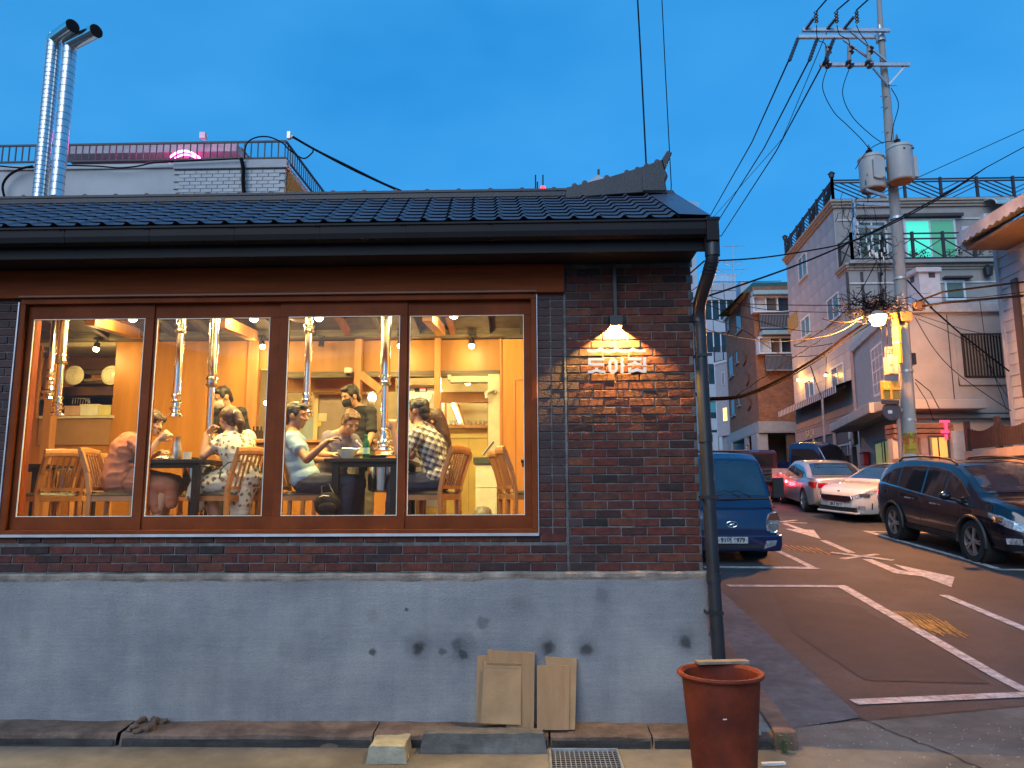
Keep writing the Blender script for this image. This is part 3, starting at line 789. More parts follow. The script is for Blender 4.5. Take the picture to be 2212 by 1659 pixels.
# ------------------------------------------------------------------ inside the restaurant
FL = 1.51
def Z1(x, y, Y): return at(x * .3472, 603.4 + y * .3472, Y)
def Z2(x, y, Y): return at(576 + x * .3472, 603.4 + y * .3472, Y)
def rbox(b, Z, x0, y0, x1, y1, Y, d):
    """box whose front lies in the plane Y; upright edges taken at the middle height"""
    p, q = Z(x0, (y0 + y1) / 2, Y), Z(x1, (y0 + y1) / 2, Y)
    t, u = Z((x0 + x1) / 2, y0, Y), Z((x0 + x1) / 2, y1, Y)
    return b.box(p.x, q.x, Y, Y + d, u.z, t.z)
def one(name, m, parent, fn, **k):
    b = MB(); fn(b); return b.build(name, m, parent, **k)

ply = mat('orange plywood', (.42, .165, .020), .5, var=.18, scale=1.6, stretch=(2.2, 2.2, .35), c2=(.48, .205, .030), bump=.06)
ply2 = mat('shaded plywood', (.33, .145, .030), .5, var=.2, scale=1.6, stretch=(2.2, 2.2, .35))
oldbeam = mat('old grey timber', (.14, .115, .08), .8, var=.4, scale=7, stretch=(.4, 3, 5), bump=.5, bscale=30)
pine = mat('honey pine post', (.42, .19, .06), .5, var=.22, scale=3, stretch=(3, 3, .5), bump=.1)
dkwood = mat('dark rafters', (.075, .055, .04), .8, var=.35, scale=5, bump=.4)
cream = mat('cream painted wall', (.62, .52, .28), .7, var=.06)
YB = 3.6
tag(one('floor', mat('brown floor tile', (.16, .10, .06), .35, var=.2, scale=3), rest, lambda b: b.box(-7.1, 1.12, .2, 7.5, FL - .05, FL)))
w = MB(); w.box(-7.1, -4.55, .2, .28, FL, 3.79)
w.box(-7.1, -7.04, .28, 6.5, FL, 4.3)
w.box(-7.04, Z1(245, 600, YB).x, YB, YB + .05, FL, 4.0)
xl, xr = Z1(245, 600, YB).x, Z1(712, 600, YB).x
w.box(xl, xr, YB, YB + .05, FL, Z1(450, 862, YB).z)
w.box(xr, Z1(1560, 600, YB).x, YB, YB + .05, FL, 4.0)
w.build('interior_wall', ply, rest)
one('wall_panel', mat('tan wall panel', (.36, .20, .10), .6, var=.12, scale=4), rest, lambda b: rbox(b, Z1, 238, 868, 680, 1030, YB - .02, .018))
# pass-through kitchen niche
nk = MB(); nk.box(xl - .1, xr + .1, YB + .9, YB + .95, 2.0, 4.0); nk.box(xr, xr + .03, YB + .05, YB + .9, 2, 4); nk.build('niche_wall', mat('niche timber wall', (.34, .17, .07), .55, var=.3, scale=2), rest)
one('niche_shelf', steel, rest, lambda b: (rbox(b, Z1, 245, 668, 705, 722, YB + .5, .3)))
one('niche_counter', mat('pale counter', (.6, .55, .42), .5), rest, lambda b: rbox(b, Z1, 240, 848, 700, 864, YB - .04, .85))
one('niche_trim', cream, rest, lambda b: rbox(b, Z1, 250, 388, 720, 408, YB - .015, .06))
one('cooker_body', mat('dark cooker', (.05, .035, .03), .3), rest, lambda b: rbox(b, Z1, 250, 722, 700, 850, YB + .86, .04))
dr = thing('exhaust_drum', 'round steel extractor drum between two pale plates above the kitchen hatch', 'drum', Z1(575, 595, YB + .35))
one('drum', chrome, dr, lambda b: b.tube([Z1(470, 605, YB + .42), Z1(690, 605, YB + .42)], .10, 14), smooth=True)
plate_m = mat('cream plate glaze', (.72, .68, .48), .25)
for i, (x, y) in enumerate([(460, 597), (690, 597)]):
    p = Z1(x, y, YB + .22)
    o = MB().lathe([(.0, 0), (.012, -.012), (.03, -.006), (.034, -.014), (.055, -.008), (.060, -.016), (.085, -.008), (.090, -.018), (.118, -.010), (.130, -.004), (.133, .01), (.12, .02)], 28, p, ax='y').build('round_plate', plate_m, smooth=R(20))
    tag(o, ('left' if i == 0 else 'right') + ' one of two pale ridged round plates above the kitchen hatch', 'plate')
def carton(x0, y0, x1, y1, c, lab, Y=YB + .12, d=.25):
    o = MB(); rbox(o, Z1, x0, y0, x1, y1, Y, d)
    rbox(o, Z1, x0 - 3, y0 - 4, x1 + 3, y0 + 6, Y - .004, d + .008)
    tag(o.build('carton', mat('carton ' + lab[:9], c, .6), bevel=.004), lab, 'box')
carton(400, 790, 495, 846, (.5, .33, .25), 'brown flat box at the left end of the kitchen hatch counter')
carton(498, 780, 608, 846, (.66, .66, .60), 'white box in the middle of the kitchen hatch counter')
carton(612, 785, 690, 846, (.68, .62, .28), 'yellow printed box at the right end of the hatch counter')
b = MB()
for k in range(7): b.tube([Z1(450 + 16 * k, 775, YB + .15), Z1(455 + 16 * k, 740, YB + .16), Z1(520 + 6 * k, 742, YB + .2), Z1(560, 770, YB + .22)], .006, 6)
tag(b.build('wire_rack', steel), 'wire rack standing on the white box in the kitchen hatch', 'rack')

# beams, rafters, ceiling
bm = MB(); bm.box(-7.0, 1.1, YB - .18, YB, Z1(700, 374, YB - .18).z, Z1(700, 312, YB - .18).z); bm.build('old_beam', oldbeam, rest, bevel=.015)
bm = MB(); bm.box(Z2(120, 600, YB - .06).x, Z2(1450, 600, YB - .06).x, YB - .06, YB + .04, Z2(600, 610, YB - .06).z, Z2(600, 570, YB - .06).z); bm.build('old_beam', oldbeam, rest, bevel=.01)
cl = MB()
cl.add([(-7.1, YB + .2, 3.98), (1.1, YB + .2, 3.98), (1.1, 1.0, 4.48), (-7.1, 1.0, 4.48), (1.1, .0, 3.98), (-7.1, .0, 3.98)], [(0, 1, 2, 3), (3, 2, 4, 5)])
cl.build('ceiling', dkwood, rest, flip=False)
for i in range(17):
    x = -6.4 + i * .45
    b = MB().beam((x, YB - .1, 4.00), (x, 1.0, 4.43), .07, .09); b.build('rafter', dkwood if i % 3 else mat('redder rafter', (.20, .07, .03), .7, var=.3), rest)
for (Z, x0, y0, x1, y1) in [(Z1, 560, 250, 850, 340), (Z1, 1370, 262, 1580, 352), (Z2, 1000, 225, 1085, 320)]:
    p, q = Z(x0, y0, 1.9), Z(x1, y1, YB - .22)
    MB().beam(p, q, .11, .13).build('tie_beam', pine, rest, bevel=.006)
for (Z, x0, x1, y0, y1, Y) in [(Z1, 1520, 1590, 375, 1450, YB - .05), (Z2, 540, 583, 370, 1000, YB - .12), (Z2, 1042, 1080, 362, 1000, YB - .12), (Z1, 262, 316, 240, 1500, 3.0)]:
    b = MB(); rbox(b, Z, x0, y0, x1, y1, Y, .12); b.build('post', pine, rest, bevel=.006)
MB().beam(Z2(583, 590, YB - .1), Z2(712, 690, YB - .1), .08, .10).build('brace', pine, rest)
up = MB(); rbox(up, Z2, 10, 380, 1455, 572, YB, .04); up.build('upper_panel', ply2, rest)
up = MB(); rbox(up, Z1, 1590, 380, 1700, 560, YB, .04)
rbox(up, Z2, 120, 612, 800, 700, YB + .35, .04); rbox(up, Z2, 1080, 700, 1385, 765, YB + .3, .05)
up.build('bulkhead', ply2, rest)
# half wall in front of the kitchen
hw = MB(); hw.box(Z1(1560, 1200, 3.3).x, Z2(815, 1200, 3.3).x, 3.3, 3.38, FL, Z2(500, 1015, 3.3).z); hw.build('half_wall', ply, rest)
hc = MB(); z_ = Z2(500, 1015, 3.3).z; hc.box(Z1(1540, 1200, 3.3).x, Z2(830, 1200, 3.3).x, 3.24, 3.50, z_, z_ + .035); hc.build('counter_top', pine, rest, bevel=.005)
# kitchen behind
kw = MB(); kw.box(-7.0, 1.1, 5.6, 5.65, FL, 4.0); kw.build('kitchen_wall', cream, rest)
kc = MB(); kc.box(-7.0, 1.1, YB + .1, 5.65, 3.92, 3.95); kc.build('kitchen_ceiling', mat('pale kitchen ceiling', (.55, .48, .36), .7), rest)
fr_ = thing('cold_cabinet', 'tall taupe cold room door with a paper notice behind the black masked waiter', 'cabinet', Z2(450, 1300, 4.2))
one('door_leaf', mat('taupe cabinet door', (.26, .20, .15), .4, .2), fr_, lambda b: rbox(b, Z2, 318, 716, 622, 1290, 4.2, .5))
one('cabinet_frame', cream, fr_, lambda b: (rbox(b, Z2, 288, 702, 622, 716, 4.17, .05), rbox(b, Z2, 292, 716, 318, 1010, 4.17, .05)))
one('paper_notice', mat('notice paper', (.6, .58, .45), .8), fr_, lambda b: rbox(b, Z2, 316, 833, 374, 884, 4.185, .008))
one('yellow_note', mat('yellow note', (.75, .6, .1), .8), fr_, lambda b: rbox(b, Z2, 316, 886, 338, 914, 4.185, .008))
one('handle', steel, fr_, lambda b: rbox(b, Z2, 590, 900, 600, 990, 4.16, .03))
one('blue_door', mat('pale blue fridge door', (.30, .38, .42), .35), fr_, lambda b: rbox(b, Z2, 215, 825, 290, 1290, 4.25, .4))
rf = thing('steel_fridge', 'steel upright fridge with a red digital display beside the plaid shirt man', 'fridge', Z2(935, 1400, 4.1))
one('body', steel, rf, lambda b: rbox(b, Z2, 815, 672, 1060, 1420, 4.1, .7), bevel=.01)
one('top_cover', whitep, rf, lambda b: rbox(b, Z2, 808, 655, 1066, 672, 4.06, .75), bevel=.008)
one('display', mat('blue display panel', (.02, .12, .28), .3), rf, lambda b: rbox(b, Z2, 920, 678, 996, 700, 4.088, .01))
one('red_digits', emis('red digits', (1, .05, .03), 6), rf, lambda b: [rbox(b, Z2, x, 682, x + 8, 697, 4.083, .004) for x in (955, 967, 979)])
one('door_gasket', black, rf, lambda b: (rbox(b, Z2, 1028, 712, 1031, 1300, 4.09, .01), rbox(b, Z2, 820, 950, 1028, 953, 4.09, .01)))
one('apron', whitep, rf, lambda b: b.tube([Z2(1050, 715, 4.0), Z2(1052, 760, 4.0), Z2(1055, 840, 4.0), Z2(1060, 930, 4.0)], [.03, .09, .11, .08], 10), smooth=True)
sf_ = thing('condiment_shelf', 'bottles and jars on the lit kitchen counter behind the white masked waiter', 'shelf', Z1(1610, 1010, 3.36))
for k in range(4): one('bottle', mat('dark sauce bottle', (.05, .03, .02), .2), sf_, lambda b: b.lathe([(.028, 0), (.028, .11), (.01, .14), (.01, .18)], 10, (Z1(1575 + 14 * k, 1000, 3.36).x, 3.36 + .03 * (k % 2), z_ + .035)))
one('tray', cream, sf_, lambda b: b.box(Z1(1600, 1000, 3.4).x, Z1(1655, 1000, 3.4).x, 3.28, 3.4, z_ + .036, z_ + .05))

# doorway at the right with the yard beyond
dw = MB()
xa, xb = Z2(1380, 900, 3.5).x, Z2(1452, 900, 3.0).x
rbox(dw, Z2, 1378, 590, 1450, 1500, 3.45, .1); dw.build('white_door_jamb', mat('white door jamb', (.60, .58, .46), .5), rest)
one('shutter_box', mat('grey shutter box', (.45, .45, .36), .5), rest, lambda b: (rbox(b, Z2, 1140, 602, 1440, 640, 3.46, .12), rbox(b, Z2, 1125, 592, 1145, 625, 3.44, .14)), bevel=.005)
yd = MB(); rbox(yd, Z2, 1095, 935, 1400, 1500, 5.2, .05); rbox(yd, Z2, 1000, 640, 1100, 1500, 5.2, .05); yd.build('yard_wall', mat('yellow yard wall', (.70, .52, .14), .6, var=.05), rest)
one('yard_rail', pine, rest, lambda b: (rbox(b, Z2, 1095, 905, 1400, 925, 5.1, .05), rbox(b, Z2, 1105, 765, 1118, 1440, 5.1, .06), rbox(b, Z2, 1374, 765, 1388, 1440, 5.1, .06), rbox(b, Z2, 1105, 755, 1388, 768, 5.1, .06)))
one('door_seam', mat('cream seam', (.4, .3, .1), .7), rest, lambda b: (rbox(b, Z2, 1256, 990, 1259, 1440, 5.19, .008), rbox(b, Z2, 1100, 986, 1390, 990, 5.19, .008)))
co = MB()
def cfn(t, s):
    p, q = Z2(1060 + 360 * t, 905, 5.3), Z2(1060 + 360 * t, 745, 7.5)
    k = p.lerp(q, s); return (k.x, k.y, k.z + .02 * math.sin(t * 80))
co.grid(cfn, 160, 4); co.build('corrugated_roof', mat('translucent corrugated roof', (.55, .46, .30), .6), rest, flip=False)
tb = thing('tube_light', 'lit fluorescent tube on a timber under the corrugated yard roof', 'lamp', Z2(1185, 830, 5.25))
one('batten', pine, tb, lambda b: b.beam(Z2(1175, 760, 5.35), Z2(1232, 925, 5.25), .05, .05))
one('tube', emis('fluorescent tube', (1, .93, .62), 9), tb, lambda b: b.tube([Z2(1158, 772, 5.22), Z2(1205, 888, 5.18)], .022, 8))
wd = thing('panel_door', 'orange wooden panel door at the right end of the dining room', 'door', Z2(1530, 1450, 2.75))
one('leaf', ply, wd, lambda b: rbox(b, Z2, 1455, 372, 1680, 1560, 2.75, .05))
one('raised_panel', ply, wd, lambda b: rbox(b, Z2, 1548, 625, 1680, 1500, 2.735, .014), bevel=.006)
one('architrave', pine, wd, lambda b: (rbox(b, Z2, 1452, 368, 1462, 1560, 2.73, .03), rbox(b, Z2, 1535, 612, 1548, 1500, 2.725, .02), rbox(b, Z2, 1548, 612, 1680, 625, 2.725, .02)))
rw = MB(); rw.box(1.06, 1.12, .25, 7.5, FL, 4.0); rw.build('side_wall', ply, rest)
ct = thing('service_counter', 'white service counter with a dark worktop near the yard door', 'counter', Z2(1360, 1500, 2.95))
one('worktop', mat('dark green worktop', (.06, .07, .05), .3), ct, lambda b: rbox(b, Z2, 1284, 1106, 1440, 1148, 2.93, .5), bevel=.005)
one('body', mat('white counter body', (.62, .62, .50), .4), ct, lambda b: (rbox(b, Z2, 1300, 1150, 1432, 1295, 2.96, .45), rbox(b, Z2, 1300, 1299, 1432, 1500, 2.96, .45)))
tab = thing('tablet', 'tilted black tablet on a stand on the service counter', 'tablet', Z2(1380, 1100, 3.05))
M_ = Matrix.Translation(Z2(1385, 1055, 3.05)) @ Matrix.Rotation(R(38), 4, 'Y')
b = MB(M_); b.box(-.012, .0, -.09, .09, -.10, .10); b.build('screen', mat('tablet black', (.02, .02, .02), .15), tab)
b = MB(M_); b.box(-.020, -.012, -.10, .10, -.11, .11); b.build('bezel', whitep, tab)
one('papers', whitep, tab, lambda b: [b.beam(Z2(1370 + 10 * k, 1100, 3.0), Z2(1425, 1080 + 6 * k, 3.1), .08, .004) for k in range(4)])
bn = thing('swing_bin', 'small grey swing lid bin on the floor by the white counter', 'bin', (Z2(1343, 1400, 2.55).x, 2.55, FL))
one('bucket', mat('grey bin plastic', (.12, .12, .11), .4), bn, lambda b: b.lathe([(.085, 0), (.105, .17), (.115, .175), (.115, .19)], 16, org[bn]), smooth=True)
one('lid', mat('grey lid plastic', (.16, .16, .15), .35), bn, lambda b: b.lathe([(.112, .19), (.108, .21), (.10, .25), (.075, .285), (.03, .30)], 16, org[bn]), smooth=True)
def dome(Z, x, y, Y, lab):
    t = thing('security_camera', lab, 'camera', Z(x, y, Y))
    one('housing', whitep, t, lambda b: b.lathe([(.05, .04), (.055, .0), (.05, -.02), (.035, -.03)], 14, org[t]), smooth=True)
    one('lens_dome', black, t, lambda b: b.ell(org[t] - V((0, .008, .03)), .034, 10, 8), smooth=True)
dome(Z2, 508, 572, 3.45, 'white dome security camera under the old beam beside the post')
cm = thing('bullet_camera', 'white bullet security camera on the jamb by the yard door', 'camera', Z2(1385, 705, 3.42))
one('housing', whitep, cm, lambda b: b.tube([Z2(1408, 692, 3.42), Z2(1365, 712, 3.30)], .028, 12), smooth=True)
one('mount', whitep, cm, lambda b: b.lathe([(.035, -.02), (.035, .02)], 12, Z2(1412, 695, 3.43), ax='y'))
one('sun_shade', whitep, cm, lambda b: b.tube([Z2(1368, 722, 3.32), Z2(1368, 738, 3.32)], .02, 10))

# spot lamps under the beam
def spot(Z, x, y, Y, lit, lab, tilt=0, e=22):
    p = Z(x, y, Y); t = thing('spot_lamp', lab, 'spot lamp', p)
    one('mount', black, t, lambda b: b.box(p.x - .035, p.x + .035, Y - .03, Y + .03, p.z + .10, p.z + .13))
    one('arm', black, t, lambda b: b.tube([p + V((0, 0, .10)), p + V((0, 0, .05))], .012, 6))
    one('head', black, t, lambda b: b.tube([p + V((0, 0, .06)), p + V((tilt * .03, -.01, -.01))], [.034, .040], 12))
    if lit:
        one('bulb', emis('spot bulb', (1, .80, .45), 26), t, lambda b: b.ell(p + V((tilt * .04, -.015, -.022)), .034, 10, 8), smooth=True)
        lamp('spot_light', 'POINT', p + V((tilt * .05, -.12, -.12)), e * .6, (1, .70, .24), t, size=.03)
spot(Z1, 603, 425, 3.36, 1, 'lit black spot lamp above the round plates', 0, 5)
spot(Z1, 1625, 410, 3.36, 1, 'lit black spot lamp just right of the post behind the floral dress woman', .6, 5)
spot(Z2, 340, 410, 3.36, 0, 'unlit black spot lamp above the black masked waiter')
spot(Z2, 832, 405, 3.36, 1, 'lit black spot lamp beside the middle window mullion', 0, 5)
spot(Z2, 1276, 405, 3.36, 1, 'lit black spot lamp above the yard doorway', 0, 5)
# ceiling lamps just under the rafters, seen at the top of the panes
gc = (1, .70, .23)
for i, (Z, x, y) in enumerate([(Z1, 825, 243), (Z1, 1580, 243), (Z2, 325, 238), (Z2, 1165, 224)]):
    p = Z(x, y - 4, 2.2); t = thing('ceiling_lamp', ['ceiling lamp glowing at the top of the leftmost pane', 'ceiling lamp glowing at the top of the second pane from the left', 'ceiling lamp glowing at the top of the third pane', 'ceiling lamp glowing at the top of the rightmost pane'][i], 'lamp', p)
    one('rod', black, t, lambda b: b.tube([p + V((0, 0, .04)), (p.x, 2.2, 4.27)], .008, 6))
    one('globe', emis('ceiling globe', (1, .85, .5), 14), t, lambda b: b.ell(p, .05, 12, 9), smooth=True)
    lamp('globe_light', 'POINT', p + V((0, -.12, -.02)), 24, gc, t, size=.06)
for x, y, e in [(-3.6, .60, 24), (-2.2, .60, 24), (-.9, .60, 24), (.3, .60, 17)]:  # unseen panels added to brighten the dining room
    t = thing('ceiling_fill_panel', 'added unseen warm light panel under the rafters ' + {-3.6: 'over the far left table', -2.2: 'over the two women', -.9: 'over the three men', .3: 'over the right end chairs'}[x], 'lamp', (x, y, 4.0))
    one('diffuser', emis('fill panel diffuser', (1, .8, .5), 5), t, lambda b: b.box(x - .1, x + .1, y - .1, y + .1, 3.985, 4.0))
    lamp('panel_fill_light', 'AREA', (x, y, 3.975), e, gc, t, size=.6)
kl = thing('kitchen_lamp', 'bright lamp over the kitchen worktops behind the brace', 'lamp', (Z2(650, 740, 4.6).x, 4.6, 3.6))
p = Z2(655, 735, 4.6); org[kl] = p; kl.location = p
one('globe', emis('kitchen bulb', (1, .80, .40), 30), kl, lambda b: b.ell(p, .06, 12, 9), smooth=True)
lamp('kitchen_light', 'POINT', p + V((0, -.1, -.02)), 26, (1, .70, .32), kl, size=.05)
kl2 = thing('kitchen_lamp', 'kitchen lamp glowing behind the post near the floral dress woman', 'lamp', Z1(1655, 770, 4.4)); p = org[kl2].copy()
one('globe', emis('kitchen bulb', (1, .80, .40), 30), kl2, lambda b: b.ell(p, .03, 12, 9), smooth=True)
lamp('kitchen_light', 'POINT', p + V((0, -.1, 0)), 9, (1, .70, .32), kl2, size=.05)
kl3 = thing('yard_fill_lamp', 'added yellow fill lamp hidden behind the white counter doorway', 'lamp', (Z2(1250, 900, 4.4).x, 4.4, 3.5)); p = org[kl3].copy()  # unseen extra lamp added to brighten the rooms behind the window
one('globe', emis('kitchen bulb', (1, .80, .40), 30), kl3, lambda b: b.ell(p, .04, 12, 9), smooth=True)
lamp('yard_fill_light', 'POINT', p + V((0, -.08, 0)), 15, (1, .78, .36), kl3, size=.05)

# ------------------------------------------------------------------ tables
tabtop = mat('black brown tabletop', (.020, .012, .008), .4, var=.2, spec=.25)
tleg = mat('dark table leg', (.012, .009, .008), .5, spec=.2)
def table(x0, x1, y0, y1, label):
    h = .735
    t = thing('dining_table', label, 'table', ((x0 + x1) / 2, (y0 + y1) / 2, FL), group='dark dining tables with a grill well')
    one('table_top', tabtop, t, lambda b: b.box(x0, x1, y0, y1, FL + h - .032, FL + h), bevel=.004)
    one('apron', tleg, t, lambda b: (b.box(x0 + .06, x1 - .06, y0 + .05, y0 + .07, FL + h - .075, FL + h - .032), b.box(x0 + .06, x1 - .06, y1 - .07, y1 - .05, FL + h - .075, FL + h - .032)))
    for x in (x0 + .09, x1 - .09):
        for y in (y0 + .07, y1 - .07):
            one('leg', tleg, t, lambda b: b.box(x - .028, x + .028, y - .028, y + .028, FL, FL + h - .032))
    cx, cy = (x0 + x1) / 2, (y0 + y1) / 2
    one('grill_well', chrome, t, lambda b: b.lathe([(.10, -.29), (.135, -.27), (.145, -.06), (.16, -.045), (.16, -.033)], 20, (cx + .08, cy - .1, FL + h)), smooth=True)
    return t
tA0, tA1 = Z1(800, 1130, .5).x, Z1(1268, 1130, .5).x
tB0, tB1 = Z2(356, 1118, .5).x, Z2(850, 1118, .5).x
table(tA0, tA1, .5, 1.65, 'dark table between the woman in salmon and the woman in a floral dress')
table(tB0, tB1, .5, 1.65, 'dark table between the blue shirt man and the plaid shirt man')
table(Z1(60, 1140, 1.2).x, Z1(262, 1140, 1.2).x, 1.2, 2.3, 'dark table at the far left partly hidden by empty chairs')
table(Z2(1582, 1120, .9).x, Z2(1582, 1120, .9).x + .55, .9, 1.9, 'dark table cut off by the right edge of the window')
table(Z1(1285, 1150, 2.2).x - .1, Z1(1285, 1150, 2.2).x + .55, 2.15, 3.0, 'dark table farther back behind the floral dress woman')

# ------------------------------------------------------------------ chairs
oak = mat('varnished oak chair', (.36, .155, .045), .35, var=.22, scale=4, stretch=(1.5, 1.5, .5), coat=.15)
cush = mat('black seat cushion', (.02, .016, .014), .4)
def make_chair(label, loc, rz):
    t = thing('oak_chair', label, 'chair', (0, 0, 0), group='oak slat back dining chairs')
    for s in (-1, 1):
        MB().beam((.19, s * .185, 0), (.17, s * .185, .42), .038, .038).build('leg', oak, t, local=True, bevel=.004)
        b = MB(); pts = [(-.225, s * .19, 0), (-.185, s * .19, .22), (-.18, s * .19, .44), (-.215, s * .185, .62), (-.285, s * .18, .81)]
        for p, q in zip(pts, pts[1:]): b.beam(p, q, .034, .042)
        b.build('back_post', oak, t, local=True, bevel=.004)
    b = MB(); b.box(-.19, .20, -.20, -.175, .375, .425); b.box(-.19, .20, .175, .20, .375, .425); b.box(.175, .20, -.175, .175, .375, .425); b.box(-.20, -.175, -.175, .175, .375, .425)
    b.build('seat_rail', oak, t, local=True, bevel=.003)
    b = MB(); b.box(-.19, .17, -.20, -.18, .19, .215); b.box(-.19, .17, .18, .20, .19, .215); b.box(-.02, .0, -.18, .18, .19, .212); b.build('stretcher', oak, t, local=True)
    b = MB()
    def sf(u, v): 
        x = -.185 + .40 * u; y = -.205 + .41 * v
        e = min(u, 1 - u, v, 1 - v); return (x, y, .428 + .028 * min(1, e * 6) ** .5)
    b.grid(sf, 12, 12); b.box(-.185, .215, -.205, .205, .422, .43); b.build('seat_cushion', cush, t, local=True, smooth=True)
    b = MB()
    def rail(u, v):
        y = -.205 + .41 * u; a = v * 2 * PI
        return (-.285 - .020 * math.sin(PI * u) + .014 * math.cos(a), y, .80 + .012 * math.sin(PI * u) + .038 * math.sin(a))
    b.grid(rail, 12, 8); b.box(-.30, -.275, -.206, -.200, .77, .835); b.box(-.30, -.275, .200, .206, .77, .835); b.build('top_rail', oak, t, local=True, smooth=R(60))
    b = MB(); b.box(-.215, -.195, -.18, .18, .47, .50); b.build('lower_rail', oak, t, local=True)
    for k in range(6):
        y = -.13 + .052 * k
        b = MB(); b.beam((-.205, y, .49), (-.245 - .01, y, .66), .016, .012, up=(1, 0, 0)); b.beam((-.255, y, .66), (-.297, y, .79), .016, .012, up=(1, 0, 0)); b.build('slat', oak, t, local=True)
    t.location = loc; t.rotation_euler = (0, 0, rz); org[t] = V(loc)
    return t
def cpos(Z, x, y, Y): p = Z(x, y, Y); return (p.x, Y, FL)
ch0 = make_chair('empty oak chair at the far left with its slatted back to the window', cpos(Z1, 300, 1330, .95), R(150))
for (Z, x, Y, a, lab) in [
    (Z1, 505, 1.6, 150, 'empty oak chair half hidden behind the leftmost empty chair'),
    (Z1, 750, .72, 8, 'oak chair under the woman in the salmon dress'),
    (Z1, 1415, .78, 158, 'oak chair under the woman in the floral dress'),
    (Z1, 1010, 2.6, 15, 'oak chair farther back seen under the left table'),
    (Z1, 1190, 1.9, 185, 'oak chair behind the left table leg'),
    (Z2, 245, .80, 5, 'oak chair under the man in the pale blue shirt'),
    (Z2, 380, 1.42, 0, 'oak chair under the boy bent over his bowl'),
    (Z2, 1020, .78, 162, 'oak chair under the man in the plaid shirt'),
    (Z2, 1075, 1.45, 180, 'oak chair under the long haired woman behind the plaid shirt'),
    (Z2, 1590, 1.35, 12, 'oak chair at the right window edge, the farther of two'),
    (Z2, 1650, .85, 12, 'oak chair at the right window edge, the nearer of two')]:
    dup(ch0, cpos(Z, x, 1330, Y), R(a), lab)

# ------------------------------------------------------------------ telescopic extractor pipes
def hood(Z, x, Y, ytop, segs, label):
    """segs: list of (y pixel, radius) from top to bottom"""
    x0, y0 = x
    p0 = Z(x0, ytop, Y); t = thing('extractor_pipe', label, 'pipe', p0, group=None)
    pr_ = []
    names = ['upper_tube', 'middle_tube', 'inner_tube']
    zs = [(Z(x0, yy, Y).z, r) for yy, r in segs[:-1]]
    X = Z(x0, (ytop + segs[-1][0]) / 2, Y).x
    ztop = 4.3
    prev = ztop
    for i, (zb, r) in enumerate(zs):
        one(names[i], chrome, t, lambda b: b.cyl((X, Y, prev), (X, Y, zb), r, n=18), smooth=True)
        one('collar', chrome, t, lambda b: b.lathe([(r, .05), (r + .012, .045), (r + .014, .03), (r + .004, .022), (r + .004, -.01), (r + .014, -.018), (r + .012, -.035), (r - .005, -.05), (r - .02, -.06)], 18, (X, Y, zb)), smooth=R(50))
        prev = zb
    zb = Z(x0, segs[-1][0], Y).z; r = segs[-1][1]
    one('neck_tube', chrome, t, lambda b: b.cyl((X, Y, prev), (X, Y, zb + .1), r * .62, n=14), smooth=True)
    one('bell', chrome, t, lambda b: b.lathe([(r * .62, .14), (r * .66, .10), (r * .95, .085), (r * .95, .065), (r * .7, .055), (r * .75, .04), (r * 1.15, .02), (r * 1.2, 0), (r * .9, -.002)], 20, (X, Y, zb)), smooth=R(50))
    return t
hood(Z1, (378, 300), 1.05, 240, [(500, .040), (760, .033), (850, .055)], 'leftmost long chrome extractor pipe reaching lowest in the left pane')
hood(Z1, (322, 600), 1.9, 240, [(590, .036), (640, .034), (745, .075)], 'chrome extractor pipe with a wide bell at the left window edge')
hood(Z1, (1110, 500), 1.05, 240, [(310, .042), (745, .036), (855, .058)], 'chrome extractor pipe hanging above the jug between the two women')
hood(Z1, (1318, 500), 1.5, 240, [(640, .048), (1000, .034), (1010, .045)], 'thick chrome extractor pipe hanging in front of the white masked waiter')
hood(Z2, (257, 500), 1.05, 240, [(310, .040), (740, .033), (850, .055)], 'chrome extractor pipe hanging just behind the blue shirt man')
hood(Z2, (737, 600), 1.1, 240, [(630, .046), (960, .034), (1065, .085)], 'thick chrome extractor pipe reaching down to the right table')
hh = MB(); p = Z2(215, 250, 1.6); hh.lathe([(.02, .06), (.10, .03), (.125, 0), (.1, -.01)], 20, p); tag(hh.build('pendant_shade', plate_m, smooth=True), 'cream round pendant shade at the top of the third pane', 'lamp')

# ------------------------------------------------------------------ things on the tables
TT = FL + .735
def on(name, label, cat, m, prof, Z, x, Y, n=18, **k):
    X = Z(x, 1080, Y).x
    o = MB().lathe(prof, n, (X, Y, TT + .001)).build(name, m, smooth=True); return tag(o, label, cat)
on('steel_jug', 'tall brushed steel water jug on the table between the women', 'jug', steel, [(.042, 0), (.046, .01), (.046, .10), (.036, .16), (.034, .19), (.043, .215), (.040, .212), (.03, .19)], Z1, 1097, .80)
white_c = mat('white ceramic', (.68, .67, .60), .2)
on('cup', 'white cup standing right of the steel jug', 'cup', white_c, [(.025, 0), (.033, .005), (.040, .072), (.037, .072), (.028, .01)], Z1, 1167, .72)
on('bowl', 'small pale bowl standing left of the steel jug', 'bowl', white_c, [(.03, 0), (.045, .02), (.056, .055), (.053, .055), (.03, .01)], Z1, 1030, .95)
on('dark_cup', 'small dark dish near the hand of the floral dress woman', 'cup', mat('dark glaze', (.04, .03, .02), .2), [(.02, 0), (.036, .01), (.04, .045), (.036, .045)], Z1, 1215, 1.1)
b = MB(); p = Z1(1016, 1100, .72)
def crum(u, v):
    a = 2 * PI * u; e = PI * v; r = .045 * (1 + .5 * noise.noise(V((math.cos(a) * 2, math.sin(a) * 2, e * 2))))
    return (p.x + r * 1.1 * math.sin(e) * math.cos(a), .72 + r * math.sin(e) * math.sin(a), TT + .002 + .018 * (1 + math.cos(e)) * (1 + .4 * noise.noise(V((a, e * 3, 1)))))
